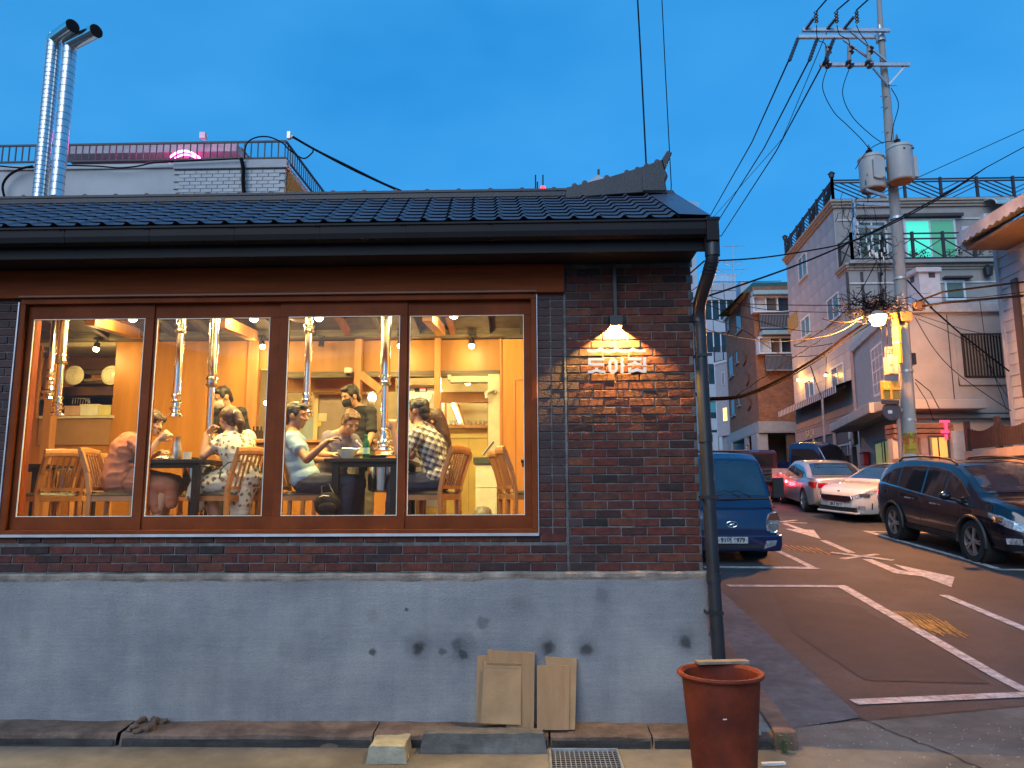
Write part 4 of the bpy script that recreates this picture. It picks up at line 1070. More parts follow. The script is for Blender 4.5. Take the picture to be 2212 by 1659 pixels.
b.grid(crum, 24, 12); tag(b.build('napkin', whitep), 'crumpled white napkin on the left table near the jug', 'napkin')
on('plate', 'black dish in front of the woman in salmon', 'plate', black, [(.05, 0), (.085, .012), (.08, .012), (.04, .004)], Z1, 940, .75)
on('large_bowl', 'large white soup bowl on the right table under the boy', 'bowl', white_c, [(.042, 0), (.048, .012), (.075, .045), (.088, .075), (.092, .085), (.087, .085), (.06, .035), (.02, .02)], Z2, 502, .74, n=26)
b = MB(); b.tube([Z2(470, 1050, .7), Z2(580, 1054, .78)], .003, 6); b.tube([Z2(562, 1008, .86), Z2(598, 1042, .84)], .005, 6); b.ell(Z2(560, 1006, .86), (.012, .012, .012)); tag(b.build('spoon', steel), 'steel spoon and chopsticks lying across the large white bowl', 'cutlery')
gb = thing('green_bottle', 'green glass bottle with a pale label on the right table', 'bottle', (Z2(618, 1080, .62).x, .62, TT + .001))
gm_ = mat('green bottle glass', (.01, .16, .03), .08); gm_.node_tree.nodes['Principled BSDF'].inputs['Transmission Weight'].default_value = .55
one('glass_body', gm_, gb, lambda b: b.lathe([(.030, 0), (.032, .006), (.032, .125), (.026, .150), (.0145, .170), (.013, .198), (.014, .2), (.014, .21)], 18, org[gb]), smooth=True)
one('label', mat('pale green label', (.35, .55, .40), .6), gb, lambda b: b.lathe([(.0325, .04), (.0325, .095)], 18, org[gb], cap=False), smooth=True)
one('cap', mat('green cap', (.05, .3, .1), .4), gb, lambda b: b.lathe([(.0145, .198), (.0145, .213)], 12, org[gb]))
on('grill_pan', 'black iron pan behind the green bottle', 'pan', black, [(.07, 0), (.10, .02), (.115, .045), (.11, .045), (.06, .02)], Z2, 672, 1.0)
b = MB(); b.beam(Z2(700, 1092, .7), Z2(788, 1095, .8), .10, .006); b.beam(Z2(735, 1084, .75), Z2(760, 1080, .85), .08, .02); tag(b.build('napkin', whitep, bevel=.002), 'folded white napkins at the right end of the right table', 'napkin')
for k, (x, Y, lab) in enumerate([(590, 1.25, 'small white side dish behind the green bottle'), (430, 1.15, 'small white side dish beside the hand of the boy')]):
    on('side_dish', lab, 'dish', white_c, [(.025, 0), (.05, .015), (.055, .028), (.05, .028)], Z2, x, Y)
bg_ = thing('black_bag', 'black backpack hanging from the chair beside the blue shirt man', 'bag', Z2(380, 1400, .50))
p = Z2(378, 1400, .48)
one('bag_body', mat('black nylon', (.008, .008, .010), .7, bump=.3, spec=.15), bg_, lambda b: b.ell(p, (.115, .07, .105), 18, 12), smooth=True)
one('pocket', mat('black nylon', (0, 0, 0)), bg_, lambda b: b.ell(p + V((.01, -.045, -.03)), (.08, .04, .06), 14, 10), smooth=True)
one('zip', steel, bg_, lambda b: b.tube([p + V((-.06, -.055, .06)), p + V((-.02, -.065, .075)), p + V((.03, -.065, .07))], .004, 6))
one('strap', black, bg_, lambda b: b.tube([p + V((-.05, 0, .09)), p + V((-.06, .02, .15)), p + V((.0, .03, .17)), p + V((.05, 0, .09))], .009, 6))
# ------------------------------------------------------------------ people
work = bpy.data.scenes.new('work')
def skin_m(n, c):
    m = mat(n, c, .5, var=.06, scale=9)
    m.node_tree.nodes['Principled BSDF'].inputs['Subsurface Weight'].default_value = .08
    m.node_tree.nodes['Principled BSDF'].inputs['Subsurface Radius'].default_value = (.02, .008, .004)
    return m
skinA = skin_m('light skin', (.50, .28, .17)); skinB = skin_m('tanned skin', (.32, .15, .08)); skinC = skin_m('warm skin', (.42, .22, .13))
hairB = mat('black hair', (.018, .013, .010), .45, var=.4, scale=30, stretch=(1, 1, .3), bump=.5, bscale=90)
hairBr = mat('brown hair', (.075, .030, .010), .45, var=.4, scale=30, stretch=(1, 1, .3), bump=.5, bscale=90)
hairD = mat('dark brown hair', (.05, .022, .012), .45, var=.4, scale=30, stretch=(1, 1, .3), bump=.5, bscale=90)

def cap(b, p, q, r0, r1, n=12):
    p, q = V(p), V(q)
    b.tube([p, q], [r0, r1], n); b.ell(p, r0, n, 8); b.ell(q, r1, n, 8)
def frame(x, z):
    """rotation whose X axis follows x and Z axis follows z"""
    x = V(x).normalized(); z = V(z); y = z.cross(x).normalized(); z = x.cross(y)
    return Matrix((x, y, z)).transposed()

def organic(b, name, m, parent, voxel, smooth=3, wrinkle=0, wscale=9, seed=0, factor=.5):
    """one continuous skin over the gathered volumes"""
    o = b.build(name, None, parent, flip=False)
    md = o.modifiers.new('remesh', 'REMESH'); md.mode = 'VOXEL'; md.voxel_size = voxel; md.use_smooth_shade = True
    if smooth:
        md = o.modifiers.new('smooth', 'SMOOTH'); md.iterations = smooth; md.factor = factor
    work.collection.objects.link(o)
    vl = work.view_layers[0]; vl.update(); dg = vl.depsgraph
    me = bpy.data.meshes.new_from_object(o.evaluated_get(dg), depsgraph=dg)
    work.collection.objects.unlink(o)
    o.modifiers.clear(); o.data = me
    if wrinkle:
        nrm = [v.normal.copy() for v in me.vertices]
        for v, n in zip(me.vertices, nrm):
            c = v.co + V((seed, 0, 0))
            a = noise.noise(V((c.x * wscale * .7, c.y * wscale * .7, c.z * wscale * 1.9))); a2 = noise.noise(c * wscale * 2.3)
            v.co += n * wrinkle * (-(abs(a) ** .7) * 1.6 + .5 + .35 * a2)
    me.materials.clear(); me.materials.append(m)
    me.polygons.foreach_set('use_smooth', [True] * len(me.polygons))
    return o

def hand(b, wr, d, up, curl=.6, s=1.0, side=1):
    """palm, four bent fingers and a thumb; d = direction of the hand, up = back of the hand"""
    F = frame(d, up); wr = V(wr)
    P = lambda x, y, z: wr + F @ V((x * s, y * s * side, z * s))
    b.ell(P(.045, 0, 0), (.048 * s, .040 * s, .017 * s), 12, 8, F)
    cap(b, P(-.01, 0, 0), P(.03, 0, 0), .024 * s, .022 * s)
    for k, (y, L) in enumerate([(-.030, .062), (-.010, .072), (.011, .067), (.031, .052)]):
        p = P(.078, y, 0); a = curl * (.8 + .15 * k)
        q = P(.078 + L * .45 * math.cos(a * .6), y * 1.15, -L * .45 * math.sin(a * .6))
        e = P(.078 + L * .45 * math.cos(a * .6) + L * .55 * math.cos(a * 1.7), y * 1.15, -L * .45 * math.sin(a * .6) - L * .55 * math.sin(a * 1.7))
        cap(b, p, q, .0095 * s, .0088 * s, 8); cap(b, q, e, .0088 * s, .0075 * s, 8)
    cap(b, P(.018, -.030, -.004), P(.048, -.056, -.018), .0125 * s, .0105 * s, 8); cap(b, P(.048, -.056, -.018), P(.078, -.056, -.026), .0105 * s, .0085 * s, 8)

def head(b, c, fwd, up, s=1.0):
    F = frame(fwd, up); c = V(c); P = lambda x, y, z: c + F @ V((x * s, y * s, z * s))
    b.ell(P(-.008, 0, .022), (.097 * s, .077 * s, .093 * s), 20, 14, F)
    b.ell(P(.026, 0, -.035), (.060 * s, .058 * s, .078 * s), 16, 12, F)
    b.ell(P(.050, 0, -.088), (.026 * s, .030 * s, .022 * s), 12, 8, F)
    cap(b, P(.083, 0, .012), P(.104, 0, -.024), .008 * s, .014 * s, 8)
    b.ell(P(.094, .011, -.028), (.010 * s,) * 3, 8, 6); b.ell(P(.094, -.011, -.028), (.010 * s,) * 3, 8, 6)
    b.ell(P(.080, 0, -.055), (.013 * s, .022 * s, .007 * s), 10, 6, F); b.ell(P(.078, 0, -.067), (.012 * s, .019 * s, .007 * s), 10, 6, F)
    for y in (-1, 1):
        b.ell(P(.066, y * .034, -.020), (.020 * s, .022 * s, .020 * s), 8, 6, F)
        b.ell(P(.078, y * .030, .026), (.012 * s, .022 * s, .008 * s), 8, 6, F)
        b.ell(P(-.002, y * .077, -.008), (.018 * s, .009 * s, .031 * s), 10, 8, F)
    return P, F

def person(label, J, skin, hair, parts, hairfn, mask=None, s=1.0, mouth=True):
    """J: joints in metres; parts: clothing builders"""
    t = thing('person', label, 'person', (J['pelvis'][0], J['pelvis'][1], FL))
    b = MB(); H = J['head']; fwd = V(J['look']); up = V(J.get('up', (0, 0, 1)))
    P, F = head(b, H, fwd, up, s)
    sh = (V(J['shL']) + V(J['shR'])) / 2; across = (V(J['shR']) - V(J['shL'])).normalized()
    pel = V(J['pelvis']); ch = V(J['chest']); nk = V(J['neck'])
    cap(b, nk, P(-.015, 0, -.06), .056 * s, .052 * s)
    Ft = frame(across, ch - pel if (ch - pel).length > .01 else (0, 0, 1))
    b.ell(ch, (.150, .100, .17), 18, 12, Ft); b.ell(ch.lerp(pel, .5), (.128, .095, .16), 16, 10, Ft); b.ell(pel, (.155, .115, .12), 16, 10, Ft)
    cap(b, ch + (nk - ch) * .5, nk, .085, .058)
    for k in ('L', 'R'):
        S = V(J['sh' + k]); b.ell(S, .058, 12, 8); cap(b, S, nk.lerp(S, .25), .050, .055)
        if 'el' + k in J:
            E, W_ = V(J['el' + k]), V(J['wr' + k])
            cap(b, S, E, .047, .036); cap(b, E, W_, .038, .024)
            hd_ = V(J.get('hd' + k, W_ - E)).normalized(); hu = V(J.get('hu' + k, (0, 0, 1)))
            hand(b, W_ + hd_ * .012, hd_, hu, J.get('curl' + k, .7), .95 * s, -1 if k == 'L' else 1)
        if 'kn' + k in J:
            hp = pel + across * (-.085 if k == 'L' else .085) + V((0, 0, -.02))
            K, A = V(J['kn' + k]), V(J['an' + k])
            cap(b, hp, K, .082, .055); cap(b, K, A, .056, .036)
            ft = V(J.get('ft', (fwd.x, fwd.y, 0))).normalized()
            cap(b, A + V((0, 0, -.03)), A + ft * .13 + V((0, 0, -.05)), .036, .026)
    organic(b, 'body', skin, t, .0072, 2, factor=.35)
    # eyes and brows
    e = MB(); r = MB(); w = MB()
    for y in (-1, 1):
        w.ell(P(.0775, y * .031, .003), (.008 * s, .0115 * s, .0042 * s), 8, 6, F)
        e.ell(P(.0835, y * .031, .003), (.004 * s, .0062 * s, .0048 * s), 8, 6, F)
        r.tube([P(.089, y * .012, .024), P(.090, y * .030, .029), P(.078, y * .047, .024)], [.003, .004, .002], 6)
    w.build('eyes', mat('eye white', (.40, .36, .32), .4), t); e.build('pupils', black, t); r.build('eyebrows', hair, t)
    if mouth and not mask:
        m_ = MB(); m_.ell(P(.0885, 0, -.061), (.006 * s, .017 * s, .0045 * s), 10, 6, F); m_.build('lips', mat('lips', (.38, .10, .07), .4), t)
    if mask:
        k = MB()
        def mf(u, v):
            a = (u - .5) * 2.3; z = -.098 + .085 * v; r_ = .103 - .012 * abs(v - .55) * 2 + .012 * math.exp(-(a * 3) ** 2)
            return P(.012 + r_ * math.cos(a) * .95, (r_ - .018) * math.sin(a), z)
        k.grid(mf, 18, 8); o = k.build('face_mask', mask, t, smooth=True)
        sd = o.modifiers.new('thickness', 'SOLIDIFY'); sd.thickness = .003
        k = MB()
        for y in (-1, 1): k.tube([P(.06, y * .070, -.03), P(.0, y * .083, .005)], .0018, 5); k.tube([P(.055, y * .066, -.08), P(.0, y * .080, -.02)], .0018, 5)
        k.build('ear_loops', mask, t)
    h = MB(); hairfn(h, P, F, s); organic(h, 'hair', hair, t, .0085, 1, wrinkle=.004, wscale=30, factor=.4)
    for fn in parts: fn(t, J, P, F)
    return t

def short_hair(front=.02, puff=1.0, back=-.05):
    def f(h, P, F, s):
        h.ell(P(-.022, 0, .050), (.094 * s * puff, .083 * s * puff, .078 * s * puff), 18, 12, F)
        h.ell(P(-.060, 0, .005), (.056 * s, .074 * s, .075 * s), 14, 10, F)
        h.ell(P(.045, 0, .090), (.050 * s, .064 * s, .026 * s * puff), 14, 8, F)
        h.ell(P(-.075, 0, back), (.034 * s, .060 * s, .045 * s), 12, 8, F)
        for y in (-1, 1): h.ell(P(.012, y * .068, .030), (.040 * s, .016 * s, .045 * s), 10, 8, F)
        for i in range(26):
            a = rnd.uniform(0, 2 * PI); e = rnd.uniform(0, .9)
            h.ell(P(-.01 + .085 * math.cos(a) * math.cos(e), .07 * math.sin(a) * math.cos(e), .055 + .075 * math.sin(e)), (.018, .018, .014), 6, 5)
    return f

def shirt(m, name='shirt', sleeve=.62, loose=1.0, hem=None, wr=.006, collar=False, extra=None, long=False):
    def f(t, J, P, F):
        b = MB(); pel, ch, nk = V(J['pelvis']), V(J['chest']), V(J['neck'])
        ac = (V(J['shR']) - V(J['shL'])).normalized(); Ft = frame(ac, ch - pel)
        L = loose
        b.ell(ch, (.172 * L, .122 * L, .185), 20, 12, Ft); b.ell(ch.lerp(pel, .5), (.150 * L, .118 * L, .17), 18, 12, Ft); b.ell(pel + (ch - pel) * .12, (.172 * L, .135 * L, .11), 18, 12, Ft)
        cap(b, ch + (nk - ch) * .45, nk - (nk - ch).normalized() * .035, .11, .070)
        for k in ('L', 'R'):
            S = V(J['sh' + k]); b.ell(S, .070 * L, 14, 10); cap(b, S, nk.lerp(S, .3) - V((0, 0, .02)), .062, .066)
            if 'el' + k in J:
                E = V(J['el' + k]); q = S.lerp(E, sleeve)
                cap(b, S, q, .064 * L, (.058 if sleeve < .9 else .050) * L)
                if long: cap(b, E, E.lerp(V(J['wr' + k]), .92), .050, .036)
                else:
                    d = (q - S).normalized(); b.tube([q, q + d * .02], [.062 * L, .066 * L], 14)
        if extra: extra(b, J)
        organic(b, name, m, t, .0105, 2, wrinkle=wr, wscale=8, seed=hash(name) % 7)
    return f

def trousers(m, name='trousers', wr=.007):
    def f(t, J, P, F):
        b = MB(); pel, ch = V(J['pelvis']), V(J['chest'])
        ac = (V(J['shR']) - V(J['shL'])).normalized(); Ft = frame(ac, ch - pel)
        b.ell(pel, (.172, .132, .125), 18, 12, Ft)
        for k in ('L', 'R'):
            if 'kn' + k in J:
                hp = pel + ac * (-.085 if k == 'L' else .085) + V((0, 0, -.02)); K, A = V(J['kn' + k]), V(J['an' + k])
                cap(b, hp, K, .098, .072); cap(b, K, A + V((0, 0, .03)), .072, .056)
        organic(b, name, m, t, .0105, 2, wrinkle=wr, wscale=8, seed=3)
    return f

def shoes(m):
    def f(t, J, P, F):
        for k in ('L', 'R'):
            if 'an' + k in J:
                A = V(J['an' + k]); ft = V(J.get('ft', (J['look'][0], J['look'][1], 0))).normalized()
                b = MB(); cap(b, A + V((0, 0, -.035)) - ft * .03, A + ft * .15 + V((0, 0, -.05)), .045, .034)
                organic(b, 'shoe', m, t, .009, 1)
    return f

floral = mat('white floral dress cloth', (.60, .58, .46), .8, var=.05, bump=.2)
def add_spots(m, c1, c2, sc_=28, th=.30):
    nt = m.node_tree; N = nt.nodes; L = nt.links; b = N['Principled BSDF']; src = b.inputs['Base Color'].links[0].from_socket
    tc = N.new('ShaderNodeTexCoord'); vo = N.new('ShaderNodeTexVoronoi'); vo.inputs['Scale'].default_value = sc_
    nz = N.new('ShaderNodeTexNoise'); nz.inputs['Scale'].default_value = 60
    va = N.new('ShaderNodeVectorMath'); va.operation = 'MULTIPLY_ADD'; va.inputs[1].default_value = (.025, .025, .025)
    L.new(tc.outputs['Object'], nz.inputs['Vector']); L.new(nz.outputs['Color'], va.inputs[0]); L.new(tc.outputs['Object'], va.inputs[2]); L.new(va.outputs[0], vo.inputs['Vector'])
    mr = N.new('ShaderNodeMath'); mr.operation = 'LESS_THAN'; mr.inputs[1].default_value = th; L.new(vo.outputs['Distance'], mr.inputs[0])
    n2 = N.new('ShaderNodeTexNoise'); n2.inputs['Scale'].default_value = 5; L.new(tc.outputs['Object'], n2.inputs['Vector'])
    g_ = N.new('ShaderNodeMath'); g_.operation = 'GREATER_THAN'; g_.inputs[1].default_value = .42; L.new(n2.outputs['Fac'], g_.inputs[0])
    mu = N.new('ShaderNodeMath'); mu.operation = 'MULTIPLY'; L.new(mr.outputs[0], mu.inputs[0]); L.new(g_.outputs[0], mu.inputs[1])
    sp = N.new('ShaderNodeMix'); sp.data_type = 'RGBA'; sp.inputs[6].default_value = (*c1, 1); sp.inputs[7].default_value = (*c2, 1)
    se = N.new('ShaderNodeSeparateColor'); L.new(vo.outputs['Color'], se.inputs[0]); L.new(se.outputs[0], sp.inputs[0])
    mx = N.new('ShaderNodeMix'); mx.data_type = 'RGBA'; L.new(mu.outputs[0], mx.inputs[0]); L.new(src, mx.inputs[6]); L.new(sp.outputs[2], mx.inputs[7]); L.new(mx.outputs[2], b.inputs['Base Color'])
add_spots(floral, (.16, .17, .07), (.25, .09, .05), 21, .36)
plaid = mat('plaid shirt cloth', (.55, .53, .45), .8, var=.04, bump=.2)
def add_plaid(m):
    nt = m.node_tree; N = nt.nodes; L = nt.links; b = N['Principled BSDF']; src = b.inputs['Base Color'].links[0].from_socket
    tc = N.new('ShaderNodeTexCoord'); mp = N.new('ShaderNodeMapping'); mp.inputs['Rotation'].default_value = (0, R(-20), 0); L.new(tc.outputs['Object'], mp.inputs[0])
    sx = N.new('ShaderNodeSeparateXYZ'); L.new(mp.outputs[0], sx.inputs[0])
    def stripes(sock, per, w, off=0):
        a = N.new('ShaderNodeMath'); a.operation = 'MULTIPLY_ADD'; a.inputs[1].default_value = 1 / per; a.inputs[2].default_value = 40 + off; L.new(sock, a.inputs[0])
        f = N.new('ShaderNodeMath'); f.operation = 'FRACT'; L.new(a.outputs[0], f.inputs[0])
        l = N.new('ShaderNodeMath'); l.operation = 'LESS_THAN'; l.inputs[1].default_value = w; L.new(f.outputs[0], l.inputs[0]); return l.outputs[0]
    fac = None
    for sock, per, w, k, off in [(sx.outputs[2], .052, .45, .62, 0), (sx.outputs[0], .052, .42, .45, 0), (sx.outputs[2], .026, .18, .3, .3), (sx.outputs[0], .026, .18, .3, .3), (sx.outputs[1], .052, .42, .35, 0)]:
        st_ = stripes(sock, per, w, off); mu = N.new('ShaderNodeMath'); mu.operation = 'MULTIPLY'; mu.inputs[1].default_value = k; L.new(st_, mu.inputs[0])
        if fac is None: fac = mu.outputs[0]
        else:
            ad = N.new('ShaderNodeMath'); ad.operation = 'ADD'; ad.use_clamp = True; L.new(fac, ad.inputs[0]); L.new(mu.outputs[0], ad.inputs[1]); fac = ad.outputs[0]
    mx = N.new('ShaderNodeMix'); mx.data_type = 'RGBA'; mx.inputs[7].default_value = (.035, .03, .05, 1); L.new(fac, mx.inputs[0]); L.new(src, mx.inputs[6]); L.new(mx.outputs[2], b.inputs['Base Color'])
add_plaid(plaid)
denim = mat('dark blue denim', (.018, .022, .045), .8, var=.3, scale=12, bump=.3)
blackc = mat('black shirt cloth', (.018, .017, .019), .75, var=.2, bump=.2)
S_ = lambda Z, x, y, Y: tuple(Z(x, y, Y))

# 1 woman in salmon
zf = FL + .075
def dress_skirt(m, name, pts, voxel=.011, wr=.010):
    def f(t, J, P, F):
        b = MB()
        for p, q, r0, r1 in pts(J): cap(b, p, q, r0, r1, 14)
        organic(b, name, m, t, voxel, 2, wrinkle=wr, wscale=7, seed=2)
    return f
salmon = mat('salmon cotton dress', (.42, .150, .080), .85, var=.16, bump=.3, scale=5)
J = dict(pelvis=S_(Z1, 770, 1245, .80), chest=S_(Z1, 800, 1070, .80), neck=S_(Z1, 885, 985, .80), head=S_(Z1, 945, 895, .80), look=(.96, -.18, -.20),
         shL=S_(Z1, 830, 1010, .98), shR=S_(Z1, 850, 1015, .64), elR=S_(Z1, 905, 1110, .58), wrR=S_(Z1, 985, 1000, .62), hdR=(.7, 0, .55), huR=(0, -1, 0), curlR=1.1,
         elL=S_(Z1, 900, 1120, 1.02), wrL=S_(Z1, 975, 1085, .95), knR=S_(Z1, 1040, 1280, .70), knL=S_(Z1, 1060, 1265, .92),
         anR=(Z1(950, 1400, .72).x, .72, zf), anL=(Z1(1000, 1400, .9).x, .92, zf))
def hair1(h, P, F, s):
    h.ell(P(-.015, 0, .040), (.105, .090, .095), 18, 12, F); h.ell(P(-.055, 0, -.045), (.055, .075, .085), 14, 10, F)
    for y in (-1, 1): h.ell(P(.005, y * .078, -.025), (.052, .018, .085), 12, 8, F); h.ell(P(.060, y * .055, .055), (.038, .030, .040), 10, 8, F)
w1 = person('woman in a loose salmon dress leaning over her food at the left table', J, skinA, hairD,
    [shirt(salmon, 'dress_top', .72, 1.12, wr=.011, extra=lambda b, J: (cap(b, V(J['chest']), V(J['pelvis']), .16, .19, 16))),
     dress_skirt(salmon, 'dress_skirt', lambda J: [(V(J['pelvis']), V(J['knR']) + V((-.02, 0, .0)), .16, .085), (V(J['pelvis']), V(J['knL']), .15, .085), (V(J['knR']), V(J['knL']), .08, .08),
        (V(J['knR']) + V((.04, 0, -.02)), V(J['knR']) + V((.05, 0, -.16)), .07, .05), (V(J['knL']) + V((.05, 0, 0)), V(J['knL']) + V((.09, 0, -.08)), .07, .04), (V(J['knR']) + V((-.12, 0, -.08)), V(J['knR']) + V((-.08, 0, -.22)), .07, .055)]),
     lambda t, J, P, F: one('waist_tie', mat('rust waist tie', (.25, .07, .035), .8), t, lambda b: b.lathe([(.150, -.012), (.162, 0), (.150, .012)], 20, V(J['pelvis']).lerp(V(J['chest']), .30), cap=False)),
     shoes(mat('red shoe', (.4, .02, .015), .5)),
     lambda t, J, P, F: one('chopsticks', steel, t, lambda b: (b.tube([S_(Z1, 1045, 965, .60), S_(Z1, 990, 950, .64)], .003, 5)))], hair1)

# 2 woman in floral dress, her back to the window
J = dict(pelvis=S_(Z1, 1520, 1235, .80), chest=S_(Z1, 1480, 1060, .78), neck=S_(Z1, 1440, 955, .78), head=S_(Z1, 1425, 872, .80), look=(-.80, .55, -.16),
         shL=S_(Z1, 1390, 1005, .72), shR=S_(Z1, 1545, 985, .94), elL=S_(Z1, 1268, 1098, .66), wrL=S_(Z1, 1283, 965, .70), hdL=(.45, .15, .62), huL=(-1, 0, .3), curlL=.9,
         elR=S_(Z1, 1480, 1120, 1.05), wrR=S_(Z1, 1370, 1085, 1.0), knL=S_(Z1, 1290, 1275, .72), knR=S_(Z1, 1265, 1260, 1.0),
         anL=(Z1(1380, 1400, .75).x, .78, zf), anR=(Z1(1340, 1400, .9).x, 1.0, zf))
def hair2(h, P, F, s):
    h.ell(P(-.018, 0, .030), (.104, .086, .092), 18, 12, F); h.ell(P(-.055, 0, -.01), (.052, .066, .075), 12, 10, F)
    h.ell(P(-.125, 0, .030), (.035, .030, .030), 12, 8, F)
    cap(h, P(-.135, 0, .02), P(-.155, -.01, -.06), .034, .042); cap(h, P(-.155, -.01, -.06), P(-.125, -.02, -.16), .040, .018)
w2 = person('woman in a white floral dress with a ponytail, elbow on the left table', J, skinC, hairBr,
    [shirt(floral, 'dress_top', .34, 1.06, wr=.007, extra=lambda b, J: (cap(b, V(J['chest']), V(J['pelvis']), .15, .16, 16))),
     dress_skirt(floral, 'dress_skirt', lambda J: [(V(J['pelvis']), V(J['knL']), .17, .09), (V(J['pelvis']), V(J['knR']), .16, .09), (V(J['knL']), V(J['knR']), .09, .09),
        (V(J['pelvis']) + V((.0, -.05, -.10)), V(J['pelvis']) + V((-.0, -.05, -.30)), .12, .09), (V(J['knL']) + V((-.03, 0, 0)), V(J['knL']) + V((-.06, 0, -.17)), .085, .07), (V(J['knL']) + V((-.1, 0, -.02)), V(J['knL']) + V((-.14, 0, -.10)), .06, .05)]),
     shoes(black),
     lambda t, J, P, F: one('hair_tie', whitep, t, lambda b: b.ell(P(-.118, 0, .03), (.012, .034, .034), 10, 8, F)),
     lambda t, J, P, F: one('bracelet', chrome, t, lambda b: b.lathe([(.029, -.003), (.031, 0), (.029, .003)], 14, V(J['wrL']) - V((0, 0, .03)), cap=False)),
     lambda t, J, P, F: one('bag_strap', black, t, lambda b: b.tube([S_(Z1, 1365, 1240, .55), S_(Z1, 1375, 1180, .56), S_(Z1, 1420, 1140, .58), S_(Z1, 1500, 1130, .60)], .008, 6))], hair2)

# 3 waiter, white mask
J = dict(pelvis=S_(Z1, 1440, 1090, 2.4), chest=S_(Z1, 1430, 900, 2.4), neck=S_(Z1, 1410, 805, 2.38), head=S_(Z1, 1383, 735, 2.32), look=(-.55, -.62, -.42),
         shL=S_(Z1, 1500, 830, 2.35), shR=S_(Z1, 1345, 835, 2.45), elL=S_(Z1, 1530, 960, 2.4), wrL=S_(Z1, 1440, 1040, 2.2), elR=S_(Z1, 1320, 960, 2.4), wrR=S_(Z1, 1350, 1050, 2.2))
J['knL'] = (J['pelvis'][0] + .1, 2.42, FL + .48); J['knR'] = (J['pelvis'][0] - .1, 2.42, FL + .48); J['anL'] = (J['pelvis'][0] + .1, 2.45, zf); J['anR'] = (J['pelvis'][0] - .1, 2.45, zf)
w3 = person('waiter with a white face mask standing behind the floral dress woman', J, skinA, hairB, [shirt(blackc, 'black_shirt', .8, 1.0, collar=True), trousers(blackc), shoes(black)], short_hair(), mask=mat('white mask cloth', (.7, .68, .62), .8))

# 4 man in blue t-shirt
blue_t = mat('pale blue tee cloth', (.22, .34, .46), .8, var=.06, bump=.2)
J = dict(pelvis=S_(Z2, 245, 1250, .78), chest=S_(Z2, 180, 1080, .80), neck=S_(Z2, 165, 945, .80), head=S_(Z2, 190, 850, .80), look=(.97, -.20, -.10),
         shL=S_(Z2, 150, 995, .98), shR=S_(Z2, 155, 1000, .62), elR=S_(Z2, 250, 1120, .50), wrR=S_(Z2, 378, 1010, .52), hdR=(.8, 0, .35), huR=(0, 0, 1), curlR=.8,
         elL=S_(Z2, 265, 1125, 1.0), wrL=S_(Z2, 372, 1125, .95), hdL=(1, 0, .2), knR=S_(Z2, 510, 1268, .66), knL=S_(Z2, 575, 1262, .94),
         anR=(Z2(478, 1400, .68).x, .66, zf), anL=(Z2(520, 1400, .9).x, .92, zf))
w4 = person('man in a pale blue tee gesturing with his hand at the right table', J, skinB, hairB,
    [shirt(blue_t, 'tee', .50, 1.04), trousers(denim, 'jeans'), shoes(black)], short_hair(puff=1.04))

# 5 boy bent over his bowl
tee5 = mat('grey violet tee cloth', (.17, .15, .22), .8, var=.06, bump=.2)
J = dict(pelvis=S_(Z2, 400, 1240, 1.40), chest=S_(Z2, 430, 1060, 1.30), neck=S_(Z2, 470, 960, 1.24), head=S_(Z2, 522, 890, 1.16), look=(.50, -.66, -.55), up=(.25, -.3, .9),
         shL=S_(Z2, 535, 1000, 1.36), shR=S_(Z2, 385, 985, 1.22), elR=S_(Z2, 350, 1090, 1.12), wrR=S_(Z2, 402, 1092, .95), hdR=(.9, -.2, .1), curlR=.8,
         elL=S_(Z2, 600, 1080, 1.30), wrL=S_(Z2, 560, 1085, 1.05), hdL=(-.6, -.6, 0),
         knR=(Z2(560, 1300, 1.3).x, 1.28, FL + .50), knL=(Z2(570, 1300, 1.5).x, 1.5, FL + .50), anR=(Z2(560, 1300, 1.3).x, 1.28, zf), anL=(Z2(560, 1300, 1.5).x, 1.5, zf))
w5 = person('boy with short brown hair bent over his bowl at the right table', J, skinC, hairBr,
    [shirt(tee5, 'tee', .5, 1.0), trousers(denim, 'jeans'), shoes(black)], short_hair(puff=.97), s=.97)

# 6 waiter, black mask
J = dict(pelvis=S_(Z2, 585, 1090, 2.3), chest=S_(Z2, 590, 900, 2.3), neck=S_(Z2, 555, 795, 2.28), head=S_(Z2, 520, 728, 2.2), look=(-.62, -.62, -.30),
         shL=S_(Z2, 650, 830, 2.2), shR=S_(Z2, 520, 830, 2.36), elL=S_(Z2, 655, 960, 2.15), wrL=S_(Z2, 615, 1060, 2.05), elR=S_(Z2, 490, 950, 2.36), wrR=S_(Z2, 520, 1040, 2.2))
J['knL'] = (J['pelvis'][0] + .1, 2.28, FL + .48); J['knR'] = (J['pelvis'][0] - .1, 2.32, FL + .48); J['anL'] = (J['pelvis'][0] + .1, 2.3, zf); J['anR'] = (J['pelvis'][0] - .1, 2.35, zf)
w6 = person('young waiter in a black shirt and black face mask behind the right table', J, skinA, hairB, [shirt(blackc, 'black_shirt', .82, 1.0), trousers(mat('grey trousers cloth', (.10, .09, .08), .8)), shoes(black)], short_hair(puff=1.06), mask=mat('black mask cloth', (.015, .015, .016), .7))

